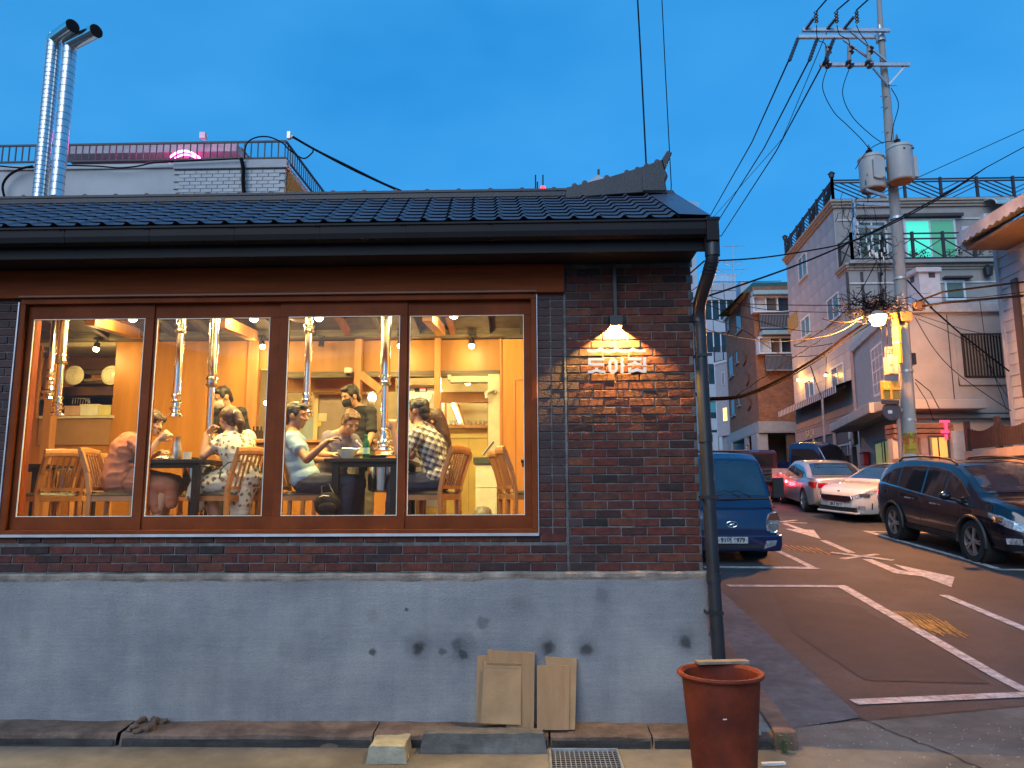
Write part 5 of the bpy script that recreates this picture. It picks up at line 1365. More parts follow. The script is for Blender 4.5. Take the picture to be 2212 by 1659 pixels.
# 7 man in plaid
J = dict(pelvis=S_(Z2, 1070, 1240, .80), chest=S_(Z2, 1020, 1050, .80), neck=S_(Z2, 955, 905, .80), head=S_(Z2, 940, 822, .82), look=(-.92, .30, -.06),
         shL=S_(Z2, 930, 985, .62), shR=S_(Z2, 1010, 960, 1.0), elL=S_(Z2, 822, 1088, .52), wrL=S_(Z2, 790, 945, .54), hdL=(-.12, .05, .95), huL=(.3, -1, 0), curlL=1.2,
         elR=S_(Z2, 900, 1100, 1.05), wrR=S_(Z2, 830, 1085, 1.0), knL=S_(Z2, 800, 1272, .66), knR=S_(Z2, 790, 1262, .95),
         anL=(Z2(765, 1400, .68).x, .68, zf), anR=(Z2(800, 1400, .9).x, .92, zf))
w7 = person('man in a black and white plaid shirt with his fist raised', J, skinB, hairB,
    [shirt(plaid, 'plaid_shirt', .62, 1.10, wr=.005), trousers(denim, 'jeans'), shoes(black)], short_hair(puff=1.0))

# 8 woman behind him
J = dict(pelvis=S_(Z2, 1085, 1240, 1.42), chest=S_(Z2, 1060, 1060, 1.42), neck=S_(Z2, 1030, 950, 1.42), head=S_(Z2, 1030, 880, 1.42), look=(-.95, -.1, -.1),
         shL=S_(Z2, 1010, 1000, 1.25), shR=S_(Z2, 1040, 990, 1.6), elL=S_(Z2, 930, 1080, 1.2), wrL=S_(Z2, 850, 1060, 1.25), elR=S_(Z2, 960, 1090, 1.6), wrR=S_(Z2, 880, 1080, 1.5),
         knL=(Z2(860, 1300, 1.3).x, 1.3, FL + .50), knR=(Z2(860, 1300, 1.5).x, 1.55, FL + .50), anL=(Z2(860, 1300, 1.3).x, 1.3, zf), anR=(Z2(860, 1300, 1.5).x, 1.55, zf))
def hair8(h, P, F, s):
    h.ell(P(-.02, 0, .035), (.105, .090, .098), 18, 12, F); cap(h, P(-.065, 0, 0), P(-.10, 0, -.16), .078, .070); cap(h, P(-.10, 0, -.16), P(-.13, 0, -.26), .07, .045)
w8 = person('long haired woman mostly hidden behind the plaid shirt man', J, skinA, hairD, [shirt(mat('dark grey blouse cloth', (.06, .05, .05), .8), 'blouse', .9, 1.0), trousers(blackc), shoes(black)], hair8, s=.96)

bpy.data.scenes.remove(work)
# ------------------------------------------------------------------ things on the near street
tub = thing('rubber_tub', 'tall rust red rubber tub standing on the street by the corner downpipe', 'tub', (1.165, -1.0, .14))
rust = mat('rust red rubber', (.150, .020, .008), .65, var=.28, scale=3, bump=.35, bscale=120, c2=(.22, .035, .010), dirt=.35, spec=.3)
one('tub_body', rust, tub, lambda b: b.lathe([(.165, 0), (.185, .02), (.235, .62), (.236, .655), (.262, .662), (.268, .672), (.262, .684), (.240, .684), (.226, .668), (.222, .64), (.17, .03), (0.001, .03)], 56, org[tub]), smooth=R(50))
one('scuff', whitep, tub, lambda b: b.beam((1.115, -1.224, .60), (1.138, -1.226, .602), .004, .006))
o = MB().beam((1.06, -.80, .835), (1.40, -.76, .835), .07, .018); tag(o.build('board', mat('weathered grey board', (.22, .17, .12), .85, var=.3, scale=8, stretch=(1, 8, 1)), bevel=.002), 'weathered grey board lying across the rim of the rubber tub', 'board')
card = mat('plain brown cardboard', (.25, .155, .080), .85, var=.14, scale=3, stretch=(6, 1, 1), bump=.1)
card2 = mat('paler brown cardboard', (.29, .19, .10), .85, var=.18, scale=4, bump=.15, dirt=.15)
def sheet(pts, y0, y1, m, lab):
    """pts: corner pixels, clockwise from top left; leans from y0 at the foot to y1 at the top"""
    b = MB(); P = []
    for i, (u, v) in enumerate(pts): P.append(at(u, v, y1 if i < 2 or i == 4 else y0))
    n = len(P); d = V((0, .006, .001))
    b.add(P + [p + d for p in P], [tuple(range(n)), tuple(range(2 * n - 1, n - 1, -1))] + [(i, (i + 1) % n, (i + 1) % n + n, i + n) for i in range(n)])
    for k in range(2): pass
    o = b.build('cardboard', m); return tag(o, lab, 'cardboard', 'flattened cardboard against the grey wall')
sheet([(1031, 1415), (1080, 1418), (1078, 1563), (1028, 1561)], -.20, -.05, card, 'flattened cardboard at the back left of the left pile')
sheet([(1051, 1404), (1155, 1410), (1153, 1581), (1095, 1577)], -.215, -.068, card, 'tallest cardboard sheet in the left pile')
sheet([(1046, 1429), (1126, 1432), (1125, 1566), (1038, 1562)], -.235, -.09, card2, 'foremost cardboard sheet of the left pile with a fold along its top')
sheet([(1177, 1418), (1246, 1423), (1242, 1576), (1205, 1577)], -.20, -.05, card2, 'back cardboard sheet of the right pile')
sheet([(1160, 1438), (1231, 1438), (1229, 1577), (1160, 1577)], -.225, -.072, card, 'front cardboard sheet of the right pile with brown stains')
fl = MB(); fl.beam(at(1050, 1433, -.10) + V((0, -.004, 0)), at(1126, 1435, -.10) + V((0, -.004, 0)), .003, .012)
tag(fl.build('cardboard', card), 'narrow folded cardboard flap at the top of the left pile', 'cardboard', 'flattened cardboard against the grey wall')
pk = MB(); r_ = random.Random(5)
for k in range(5):
    pass
rock_block(1.44, 1.60, -.30, -.14, .24, .50, 'stone_block', 'grey green angular stone block standing behind the rubber tub', 'stone block', mat('grey green stone', (.20, .23, .20), .85, var=.35, scale=9, bump=.8), 5, .10)
st_ = thing('side_steps', 'small pile of pale slabs on the pavement behind the downpipe', 'slabs', (1.52, .75, .37))
for k, (y0, y1, zz_, x1) in enumerate([(.35, .75, .34, 1.66), (.72, 1.1, .38, 1.68), (1.05, 1.5, .42, 1.70)]):
    b = MB().box(1.40, x1, y0, y1, .26, zz_); b.build('slab', mat('pale slab', (.36, .33, .32), .85, var=.2, scale=6, bump=.4), st_, bevel=.012)
o = MB().beam((1.50, -.62, .155), (1.66, -.60, .155), .03, .018); tag(o.build('wood_offcut', whitep, bevel=.002), 'pale wood offcut lying on the street beside the tub', 'wood offcut')
wl = thing('weed', 'green weed growing at the foot of the corner kerb stone', 'weed', (1.73, -.36, .14))
leaf = mat('weed leaf green', (.06, .12, .03), .6, var=.3, scale=20)
b = MB()
for k in range(90):
    a = rnd.uniform(0, 2 * PI); r = abs(rnd.gauss(0, .035)); h = rnd.uniform(.01, .14) * (1 - r * 4)
    c = V((1.73 + r * math.cos(a) * 1.4, -.37 + r * math.sin(a) * .7, .15 + max(h, .005)))
    d = V((math.cos(a), math.sin(a), rnd.uniform(-.3, .6))).normalized() * rnd.uniform(.012, .026); w_v = d.cross(V((0, 0, 1))).normalized() * .006
    b.add([c, c + d * .5 + w_v, c + d, c + d * .5 - w_v], [(0, 1, 2, 3)])
b.build('leaves', leaf, wl, flip=False)
b = MB()
for k in range(10): b.tube([(1.73 + rnd.uniform(-.02, .02), -.37, .14), (1.73 + rnd.uniform(-.05, .05), -.37 + rnd.uniform(-.02, .02), .14 + rnd.uniform(.05, .13))], .0015, 4)
b.build('stems', leaf, wl)
# gravelly litter
b = MB()
for k in range(260):
    x, y = rnd.uniform(1.9, 4.6), rnd.uniform(-.9, .35); r = rnd.uniform(.003, .009)
    b.ell((x, y, .146), (r, r, r * .6), 5, 4)
tag(b.build('gravel', mat('pale grit', (.34, .31, .27), .9)), kind='stuff')

# ------------------------------------------------------------------ buildings up the lane
def winglass(name, c, rough=.06):
    return mat(name, c, max(rough, .12), var=.3, scale=.6, spec=.3)
dgl = winglass('dark window glass', (.03, .035, .045)); dgl2 = winglass('curtained window glass', (.10, .075, .06), .15)
ugl = winglass('green curtained glass', (.10, .14, .10), .2); wfr = mat('white window frame', (.55, .58, .62), .5); brfr = mat('brown window frame', (.05, .035, .03), .5)

def q5(x, y): return (1481.2 + .3969 * x, 329.2 + .3969 * y)
def q6(x, y): return (1481.2 + .2646 * x, 548.6 + .2646 * y)
def q8(x, y): return (1865.3 + .1985 * x, 384 + .1985 * y)
def q9(x, y): return (1810.4 + .1984 * x, 713.2 + .1984 * y)
def qA(x, y): return (1755.5 + .1323 * x, 850.3 + .1323 * y)

def window(F, tl, br, parent, fm=wfr, panes=None, t=.06, n=2, proud=.04, sill=None, nh=1, name='window', split=None):
    s0, z1 = F.px(*tl); s1, z0 = F.px(*br)
    if s0 > s1: s0, s1 = s1, s0
    b = MB(F.M); p = proud
    b.box(s0, s1, .0, p, z1 - t, z1); b.box(s0, s1, .0, p, z0, z0 + t); b.box(s0, s0 + t, .0, p, z0 + t, z1 - t); b.box(s1 - t, s1, .0, p, z0 + t, z1 - t)
    w = (s1 - s0 - 2 * t) / n
    for i in range(1, n): b.box(s0 + t + w * i - t * .35, s0 + t + w * i + t * .35, .0, p * .95, z0 + t, z1 - t)
    for j in range(1, nh): z = z0 + (z1 - z0) * j / nh; b.box(s0 + t, s1 - t, 0, p * .9, z - t * .3, z + t * .3)
    o = b.build(name, fm, parent)
    panes = panes or [dgl]
    for i in range(n):
        c = MB(F.M).box(s0 + t + w * i, s0 + t + w * (i + 1), .004, p * .5 + .004 * (i % 2), z0 + t, z1 - t)
        c.build('pane', panes[i % len(panes)], o)
    if sill:
        MB(F.M).box(s0 - .08, s1 + .08, .0, p + .06, z0 - .09, z0 - .003).build('sill', sill, o)
    return o, (s0, s1, z0, z1)
def plate_(F, tl, br, parent, m, n0, n1, name='panel', **k):
    s0, z1 = F.px(*tl); s1, z0 = F.px(*br)
    return MB(F.M).box(min(s0, s1), max(s0, s1), n0, n1, min(z0, z1), max(z0, z1)).build(name, m, parent, **k)

# --- cream two storey house behind the utility pole
h1 = thing('cream_house', 'two storey cream plastered house with a barred window glowing orange under the street lamp', 'house', (13.0, 19.5, 1.5))
cm1 = mat('cream plaster', (.47, .43, .39), .9, var=.12, scale=1.2, bump=.3, bscale=25, dirt=.12)
def paintbrick():
    m = mat('painted brick', (.47, .44, .42), .85, var=.06)
    nt = m.node_tree; N = nt.nodes; L = nt.links; b = N['Principled BSDF']; src = b.inputs['Base Color'].links[0].from_socket
    tc = N.new('ShaderNodeTexCoord'); mp = N.new('ShaderNodeMapping'); mp.inputs['Rotation'].default_value = (R(90), 0, 0)
    br = N.new('ShaderNodeTexBrick'); br.inputs['Scale'].default_value = 4.2; br.inputs['Brick Width'].default_value = .9; br.inputs['Row Height'].default_value = .30; br.inputs['Mortar Size'].default_value = .02
    br.inputs['Color1'].default_value = (1, 1, 1, 1); br.inputs['Color2'].default_value = (.9, .9, .9, 1); br.inputs['Mortar'].default_value = (.62, .6, .6, 1)
    cx = N.new('ShaderNodeCombineXYZ'); sx = N.new('ShaderNodeSeparateXYZ'); ad = N.new('ShaderNodeMath'); ad.operation = 'ADD'
    L.new(tc.outputs['Object'], sx.inputs[0]); L.new(sx.outputs[0], ad.inputs[0]); L.new(sx.outputs[1], ad.inputs[1]); L.new(ad.outputs[0], cx.inputs[0]); L.new(sx.outputs[2], cx.inputs[1]); L.new(cx.outputs[0], br.inputs['Vector'])
    mm = N.new('ShaderNodeMix'); mm.data_type = 'RGBA'; mm.blend_type = 'MULTIPLY'; mm.inputs[0].default_value = 1
    L.new(src, mm.inputs[6]); L.new(br.outputs['Color'], mm.inputs[7]); L.new(mm.outputs[2], b.inputs['Base Color'])
    bp = N.new('ShaderNodeBump'); bp.inputs['Distance'].default_value = .02; L.new(br.outputs['Fac'], bp.inputs['Height']); bp.invert = True; L.new(bp.outputs[0], b.inputs['Normal'])
    return m
pbr = paintbrick()
C1 = (11.2, 16.8); A1 = math.atan2(6.4, 1.4)
FL1 = Face(C1, A1, -1); FR1 = Face(C1, 0, 1)
far1 = FL1.at(6.6, 0, 0)
def hull(parent, pts, z0, z1, m, name='wall'):
    return MB().prism(pts, 'z', z0, z1).build(name, m, parent)
hull(h1, [C1, (18.5, 16.8), (18.5, 23.4), (far1.x, far1.y)], 1.0, 7.45, cm1)
# upper storey band
MB(FL1.M).box(-.02, 6.6, .0, .035, 4.62, 7.2).build('brick_cladding', pbr, h1)
cop = MB(); cop.prism([(C1[0] - .12, C1[1] - .12), (18.5, 16.68), (18.5, 23.5), (far1.x - .12, far1.y)], 'z', 7.45, 7.74); cop.build('parapet', mat('pale parapet', (.55, .52, .50), .85, var=.12, dirt=.15), h1, bevel=.02)
window(FL1, q5(1012, 1075), q5(1094, 1300), h1, n=3, nh=4, t=.07, panes=[dgl2])
o, r4 = window(FR1, q5(1496, 993), q5(1752, 1222), h1, fm=brfr, n=2, panes=[dgl2, dgl], t=.05)
gb = MB(FR1.M); s0, s1, z0, z1 = r4
gb.box(s0 - .03, s1 + .03, .09, .12, z1 - .03, z1 + .02); gb.box(s0 - .03, s1 + .03, .09, .12, z0 - .02, z0 + .03)
gb.box(s0 - .03, s0 + .01, .03, .12, z0, z1); gb.box(s1 - .01, s1 + .03, .03, .12, z0, z1); gb.build('bar_frame', brfr, o)
bar = MB().box(-.012, .012, -.012, .012, 0, z1 - z0).mesh('window_bar', mat('pale window bar', (.30, .24, .18), .5))
for i in range(14):
    p = FR1.at(s0 + (s1 - s0) * (i + .5) / 14, .105, z0); inst('window_bar', bar, p, o)
sr = MB(FR1.M); sr.box(s0 - .2, s0 - .04, 0, .06, z0 - .25, z1 + .2); sr.box(s0 - .2, s1 + .2, 0, .08, z0 - .25, z0 - .04); sr.build('window_surround', cm1, h1)
sz = FR1.px(*q9(1100, 870))[1]
MB(FR1.M).box(-.05, 7, .0, .10, sz - .10, sz).build('moulding', cm1, h1); MB(FR1.M).box(-.05, 7, .0, .16, sz - .26, sz - .15).build('moulding', cm1, h1)
sg_ = FR1.px(*q9(1220, 300))[0]; MB(FR1.M).box(sg_, sg_ + .02, .0, .015, sz, 7.4).build('wall_groove', brfr, h1)
# canopy slab over the side door
cs0, cz = FL1.px(*qA(1250, 400)); cs1 = FL1.px(*qA(395, 560))[0]
cn = MB(FL1.M); cn.box(-.25, 6.9, .0, 1.0, cz - .02, cz + .30); cn.build('canopy', cm1, h1, bevel=.03)
MB(FR1.M).box(-.9, 2.0, .0, .8, cz - .0, cz + .28).build('canopy', cm1, h1, bevel=.03)
o, rr = window(FL1, qA(1015, 790), qA(1310, 1230), h1, fm=brfr, name='door_frame', n=2, t=.09, panes=[emis('lit door glass', (.55, .60, .20), .05), emis('lit door glass', (1, 1, 1), 1)])
MB(FL1.M).box(rr[0] + .5, rr[0] + .55, .06, .1, rr[2] + .1, rr[2] + .9).build('door_handle', brfr, o)
mbx = thing('mailbox', 'red metal letter box on the cream house wall beside the lit door', 'letter box', FL1.at(*[FL1.px(*qA(915, 1060))[0], .1, FL1.px(*qA(915, 1060))[1]]))
s_, z_m = FL1.px(*qA(918, 1062)); MB(FL1.M).box(s_ - .30, s_ + .30, .04, .24, z_m - .24, z_m + .20).build('box', mat('red letter box paint', (.50, .02, .02), .4), mbx, bevel=.02)
MB(FL1.M).box(s_ - .34, s_ + .34, .04, .28, z_m + .203, z_m + .24).build('lid', mat('red letter box paint', (0, 0, 0)), mbx)
for (x, y, w, h, lab, c) in [(705, 890, .20, .28, 'white electricity meter box near the left corner of the cream house', (.6, .6, .6)), (680, 680, .14, .16, 'small white lamp box high on the cream house corner', (.65, .65, .6)), (735, 690, .22, .34, 'grey cable box high on the cream house corner', (.18, .18, .15)), (730, 1080, .20, .5, 'dark meter cabinet low on the cream house corner', (.08, .06, .05))]:
    s_, z_m = FL1.px(*qA(x, y)); tag(MB(FL1.M).box(s_ - w, s_ + w, .03, .2, z_m - h, z_m + h).build('meter_box', mat('meter ' + lab[:12], c, .5), bevel=.02), lab, 'meter box')
dpm = MB(); pA, pB = FL1.at(6.45, .09, 7.5), FL1.at(6.45, .09, 4.7); dpm.cyl(pA, pB, .07); dpm.build('rain_pipe', mat('pinkish rain pipe', (.36, .25, .24), .6), h1)
# chimney box on its roof
chm = thing('rooftop_chimney', 'white plastered chimney box with two square vents on the cream house roof', 'chimney', (13, 17.5, 7.6))
FC = Face((0, 17.4), 0, 1); a0, b1_ = FC.px(*q5(1268, 655)); a1, b0 = FC.px(*q5(1395, 810))
one('shaft', mat('white chimney plaster', (.50, .50, .52), .85, var=.1), chm, lambda b: b.box(a0, a1, 17.4, 18.4, 7.4, b1_))
one('cap_slab', mat('white chimney plaster', (0, 0, 0)), chm, lambda b: b.box(a0 - .12, a1 + .04, 17.3, 18.5, b1_, b1_ + .16), bevel=.03)
q_ = FC.px(*q5(1338, 655)); one('vent', brfr, chm, lambda b: (b.box(q_[0] - .10, q_[0] + .10, 17.39, 17.40, q_[1] - .16, q_[1] + .10)))
one('vent', brfr, chm, lambda b: (b.box(a0 - .004, a0, 17.7, 17.95, q_[1] - .2, q_[1] + .08)))
# shop front with brown planks, red neon sign
sf1 = thing('plank_porch', 'brown plank porch with a red neon sign and a lit window beside the cream house', 'porch', (12.3, 15.9, 1.5))
FP = Face((0, 15.9), 0, 1)
brp = mat('brown porch plank', (.17, .085, .06), .7, var=.2, scale=4)
_, zt = FP.px(*q9(900, 1010)); _, zb_p = FP.px(*q9(900, 1175)); sA = FP.px(*q9(600, 1100))[0]; sB = FP.px(*q9(1250, 1050))[0]
for k in range(3): MB(FP.M).box(sA, sB, -.5, .02 + .02 * (k % 2), zb_p + (zt - zb_p) * k / 3, zb_p + (zt - zb_p) * (k + 1) / 3 - .03).build('plank', brp, sf1)
window(FP, q9(965, 1150), q9(1215, 1400), sf1, fm=brfr, n=2, panes=[emis('orange lit shop glass', (1, .45, .12), .14)], t=.05)
MB(FP.M).box(FP.px(*q9(895, 1200))[0], FP.px(*q9(1015, 1200))[0], -.3, .03, 1.2, zb_p).build('shutter', mat('grey mauve shutter', (.22, .17, .18), .6), sf1)
MB(FP.M).box(FP.px(*q9(1225, 1200))[0], FP.px(*q9(1425, 1200))[0], -.4, .1, 1.2, FP.px(*q9(1300, 1100))[1]).build('pillar', mat('pale grey pillar', (.36, .38, .42), .8, var=.1), sf1)
MB(FP.M).box(sA, sA + .5, -.4, -.1, 1.2, zb_p).build('side_wall', cm1, sf1)
neon = emis('red neon', (1, .02, .05), 1.6)
n0 = FP.px(*q9(1140, 985)); n1 = FP.px(*q9(1140, 1115)); X_ = n0[0]
nn = MB(FP.M); nn.box(X_ - .12, X_ + .14, .06, .09, n0[1] - .06, n0[1]); nn.box(X_ + .0, X_ + .07, .06, .09, n0[1] - .34, n0[1] - .08); nn.box(X_ - .02, X_ + .05, .06, .09, n0[1] - .56, n0[1] - .40); nn.box(X_ - .12, X_ + .10, .06, .09, n1[1] - .02, n1[1] + .05)
nn.build('neon_sign', neon, sf1)
bx = thing('parcel_stack', 'two brown parcels stacked at the corner by the lit door', 'parcels', FP.at(FP.px(*qA(1340, 1200))[0], .2, 2.3))
for k, (y0, y1) in enumerate([(1070, 1150), (1155, 1240)]):
    a, z1_ = FP.px(*qA(1270, y0)); c_, z0_ = FP.px(*qA(1405, y1)); MB(FP.M).box(a, c_, .1, .5, z0_, z1_).build('parcel', card, bx, bevel=.02)

# --- big grey stone clad block
h2 = thing('grey_apartment_block', 'four storey grey stone clad apartment block with dark roof railings and a striped awning', 'building', (18, 33, 2.4))
stone2 = mat('grey stone panel', (.36, .36, .37), .55, var=.14, scale=1.1, objvar=.05, dirt=.14, stretch=(1, 1, .5))
greyw = mat('grey render', (.30, .285, .275), .9, var=.10, scale=1.2, dirt=.12)
C2 = (14.5, 27.5); A2 = R(85.5); FL2 = Face(C2, A2, -1); FR2 = Face(C2, 0, 1); F2 = FL2.at(10.2, 0, 0)
hull(h2, [C2, (24, 27.5), (24, 38), (F2.x, F2.y)], 1.8, 12.35, greyw)
K2 = FL2.at(1.3, 0, 0); FR2b = Face((K2.x, K2.y), 0, 1); zt2 = 15.6
hull(h2, [(K2.x, K2.y), (23, K2.y), (23, 37.9), (F2.x, F2.y)], 12.35, zt2, greyw)
# stone cladding on the lane side, laid panel by panel
pm = {}
zr = 6.95
row = 0
while zr < zt2 - .15:
    hh_ = min(.78, zt2 - .1 - zr); s = 0 if zr < 12.2 else 1.3
    while s < 10.15:
        w_ = min(1.02, 10.18 - s)
        k = (round(w_, 2), round(hh_, 2))
        if k not in pm: pm[k] = MB(FL2.M.to_3x3().to_4x4()).box(0, w_ - .014, 0, .03, 0, hh_ - .014).mesh('stone_panel', stone2)
        inst('stone_panel', pm[k], FL2.at(s, .0, zr), h2); s += 1.02
    zr += .78; row += 1
cor = MB(); 
for dz, o_ in ((0, .10), (.12, .18), (.24, .26)):
    cor.prism([(K2.x - o_, K2.y - o_), (23, K2.y - o_), (23, K2.y + .3), (K2.x + .3, K2.y + .3), (F2.x + .3, F2.y), (F2.x - o_, F2.y)], 'z', zt2 + dz, zt2 + dz + .115)
cor.build('cornice', mat('beige cornice', (.33, .28, .23), .8, var=.15), h2)
led = MB()
for dz, o_ in ((0, .06), (.11, .14), (.22, .20)): led.prism([(C2[0] - o_, C2[1] - o_), (24, C2[1] - o_), (24, K2.y - .01), (K2.x - o_, K2.y - .01)], 'z', 12.1 + dz, 12.1 + dz + .105)
led.build('cornice', mat('beige cornice', (0, 0, 0)), h2)
MB(FR2.M).box(0, 9, .0, .05, 11.45, 11.52).build('moulding', mat('pale moulding', (.5, .5, .5), .6), h2)
MB(FR2b.M).box(.1, 8.5, .0, .05, 14.95, 15.02).build('moulding', mat('pale moulding', (0, 0, 0)), h2)
for (a, b_, pn_l) in [((614, 585), (668, 662), [ugl, dgl2]), ((772, 808), (845, 890), [ugl, dgl2]), ((630, 915), (685, 985), [ugl, ugl]), ((795, 1175), (872, 1268), [mat('warm lit glass', (.30, .22, .04), .3), dgl2]), ((650, 1248), (708, 1328), [dgl2, dgl2])]:
    window(FL2, q5(*a), q5(*b_), h2, panes=pn_l, proud=.07, t=.09, sill=stone2)
window(FR2b, q5(1180, 365), q5(1482, 580), h2, panes=[emis('turquoise lit window', (.07, .66, .46), .19), emis('green lit window', (.08, .34, .20), .09)], proud=.07, t=.10, n=2)
window(FR2b, q5(925, 375), q5(1105, 580), h2, panes=[winglass('grey green glass', (.10, .15, .13), .2)], proud=.07, t=.10, n=2)
for (x0, x1, y) in [(925, 1110, 358), (1175, 1495, 350)]: plate_(FR2b, q5(x0, y - 6), q5(x1, y + 5), h2, brfr, 0, .3, 'window_hood')
window(FR2, q5(1403, 697), q5(1524, 806), h2, panes=[winglass('grey green glass', (0, 0, 0)), dgl2], proud=.07, t=.09, sill=greyw, n=1)
plate_(FR2, q5(1395, 682), q5(1545, 690), h2, brfr, 0, .3, 'window_hood')
for x in (885, 965, 1065, 1190): plate_(FR2, q5(x, 650), q5(x + 2, 900), h2, brfr, 0, .01, 'wall_groove')
wl2 = thing('wall_lantern', 'black wall lantern on the grey block above the cream house', 'wall lantern', FR2.at(FR2.px(*q5(1628, 655))[0], .2, 11))
s_, z_l = FR2.px(*q5(1628, 655)); one('lantern', black, wl2, lambda b: b.lathe([(.06, -.25), (.17, -.2), (.2, .15), (.05, .3)], 10, FR2.at(s_, .25, z_l)))
# balcony floor, planters
bal = MB(FR2.M); bal.box(-.05, 9, -.3, .35, 12.34, 12.5); bal.build('balcony_slab', greyw, h2)
railm = mat('dark brown railing timber', (.030, .020, .024), .5)
def railing(parent, P, Q, z, h, npost, kind, w=.07):
    P, Q = V((P[0], P[1], z)), V((Q[0], Q[1], z)); up = V((0, 0, 1))
    for i in range(npost + 1):
        p = P.lerp(Q, i / npost); MB().beam(p, p + up * (h + .08), w * 1.6, w * 1.6, up=(0, 1, 0)).build('railing_post', railm, parent)
    for t in (1.0, .80 if kind == 'x' else .88, .07): MB().beam(P + up * h * t, Q + up * h * t, w, w * .8).build('rail', railm, parent)
    for i in range(npost):
        a, b = P.lerp(Q, i / npost), P.lerp(Q, (i + 1) / npost); hi = .80 if kind == 'x' else .86
        m = MB()
        if kind == 'x':
            m.beam(a + up * h * .1, b + up * h * hi, w * .7, w * .6); m.beam(b + up * h * .1 , a + up * h * hi, w * .7, w * .6)
        elif kind == 'v':
            for k in range(9): p = a.lerp(b, (k + .5) / 9); m.beam(p, p + up * h * .86, w * .4, w * .4, up=(0, 1, 0))
        else:
            f = i % 2
            for k in range(4):
                t0, t1 = k / 4, (k + 2.2) / 4
                x0_, x1_ = (a, b) if f else (b, a)
                # parallel diagonals clipped to the bay
                A = x0_.lerp(x1_, max(0, t0 - .45)); B = x0_.lerp(x1_, min(1, t0 + .55))
                za = h * (.10 + max(0, .45 - t0) * .78); zb2 = h * (.10 + .78 * min(1, (min(1, t0 + .55) - max(0, t0 - .45)) + max(0, .45 - t0)))
                m.beam(A + up * za, B + up * zb2, w * .7, w * .6)
        m.build('railing_bars', railm, parent)
rl2 = thing('roof_railing', 'dark railing with slanted bars round the roof of the grey apartment block', 'railing', (K2.x, K2.y, zt2 + .36))
railing(rl2, (K2.x, K2.y), (K2.x + 10.3, K2.y), zt2 + .36, 1.05, 6, 'd')
railing(rl2, (K2.x, K2.y), (F2.x, F2.y), zt2 + .36, 1.05, 7, 'd')
for p in (K2, F2): MB().lathe([(.05, 0), (.12, .06), (.14, .22), (.18, .24), (.05, .36)], 8, (p.x, p.y, zt2 + 1.5)).build('post_lantern', railm, rl2)
rl3 = thing('balcony_railing', 'dark crossed timber balcony railing in front of the turquoise lit window', 'railing', (C2[0], C2[1], 12.5))
railing(rl3, (C2[0] + .15, C2[1] - .2), (C2[0] + 8.4, C2[1] - .2), 12.5, 1.25, 6, 'x')
railing(rl3, (C2[0] + .15, C2[1] - .2), (K2.x + .1, K2.y), 12.5, 1.25, 1, 'x')
pots = thing('planter_row', 'row of small potted plants behind the crossed balcony railing', 'plants', (C2[0] + 3, C2[1] + .3, 12.5))
for k in range(9):
    x = C2[0] + .8 + k * .75 + rnd.uniform(-.2, .2); one('pot', whitep if k % 3 else brfr, pots, lambda b: b.lathe([(.09, 0), (.14, .22)], 9, (x, C2[1] + .25, 12.5)))
    b = MB()
    for j in range(60):
        a = rnd.uniform(0, 6.28); r = rnd.uniform(0, .28); c = V((x + r * math.cos(a), C2[1] + .25 + r * math.sin(a) * .6, 12.72 + rnd.uniform(0, .38))); d = V((rnd.uniform(-1, 1), rnd.uniform(-1, 1), rnd.uniform(-1, 1))).normalized() * .07; e = d.cross(V((0, 0, 1))) * .6
        b.add([c, c + d + e, c + d * 2, c + d - e], [(0, 1, 2, 3)])
    b.build('foliage', leaf, pots, flip=False)
# striped awning over the shops
aw = thing('striped_awning', 'long dark and white striped awning over the shops of the grey block', 'awning', FL2.at(5, .5, 6.6))
sa0 = -.15; sa1 = 10.3; za = FL2.px(*q5(915, 1272))[1]
MB(FL2.M).add([(sa0, .03, za + .30), (sa1, .03, za + .30), (sa1, .95, za - .02), (sa0, .95, za - .02)], [(0, 1, 2, 3)]).build('awning_cloth', mat('dark awning cloth', (.06, .06, .07), .8), aw)
vm = [MB(FL2.M.to_3x3().to_4x4()).box(0, .155, 0, .012, -.34, 0).mesh('valance_strip', m_) for m_ in (mat('white awning strip', (.42, .42, .45), .8), mat('dark awning strip', (.05, .05, .06), .8))]
k = 0; s = sa0
while s < sa1: inst('valance_strip', vm[k % 2], FL2.at(s, .95, za - .02), aw); s += .16; k += 1
# shop storey: fascia, beam with letters, dark opening
zf0 = FL2.px(*qA(300, 440))[1]; zf1 = FL2.px(*qA(300, 480))[1]
MB(FL2.M).box(0, 10.1, .0, .06, zf0 + .05, za - .4).build('shop_fascia', mat('grey shop fascia', (.24, .22, .22), .8, var=.15), h2)
MB(FL2.M).box(-.05, 10.1, .0, .14, zf0 - .12, zf0).build('fascia_ledge', mat('grey ledge', (.2, .19, .19), .7), h2)
zl0 = FL2.px(*qA(240, 680))[1]
MB(FL2.M).box(-.02, 10.1, .0, .12, zl0, zf0 - .13).build('sign_beam', mat('mauve grey sign beam', (.22, .20, .22), .7, var=.12), h2)
MB(FL2.M).box(.25, 9.7, .005, .03, G(29) - .3, zl0).build('dark_shopfront', mat('dark shopfront', (.018, .014, .014), .5, var=.6, scale=2), h2)
for s in (.0, 3.2, 6.6, 9.75): MB(FL2.M).box(s, s + .3, .0, .10, G(28) - .4, zl0).build('shop_pillar', greyw, h2)
sw_ = MB(FL2.M)
for s in (.6, 1.6, 2.6): sw_.box(s, s + .05, .04, .07, G(29) + .5, zl0 - .6)
sw_.box(.3, 3.1, .04, .08, zl0 - .7, zl0 - .62); sw_.build('shop_window_bars', mat('grey window bars', (.25, .25, .25), .5), h2)
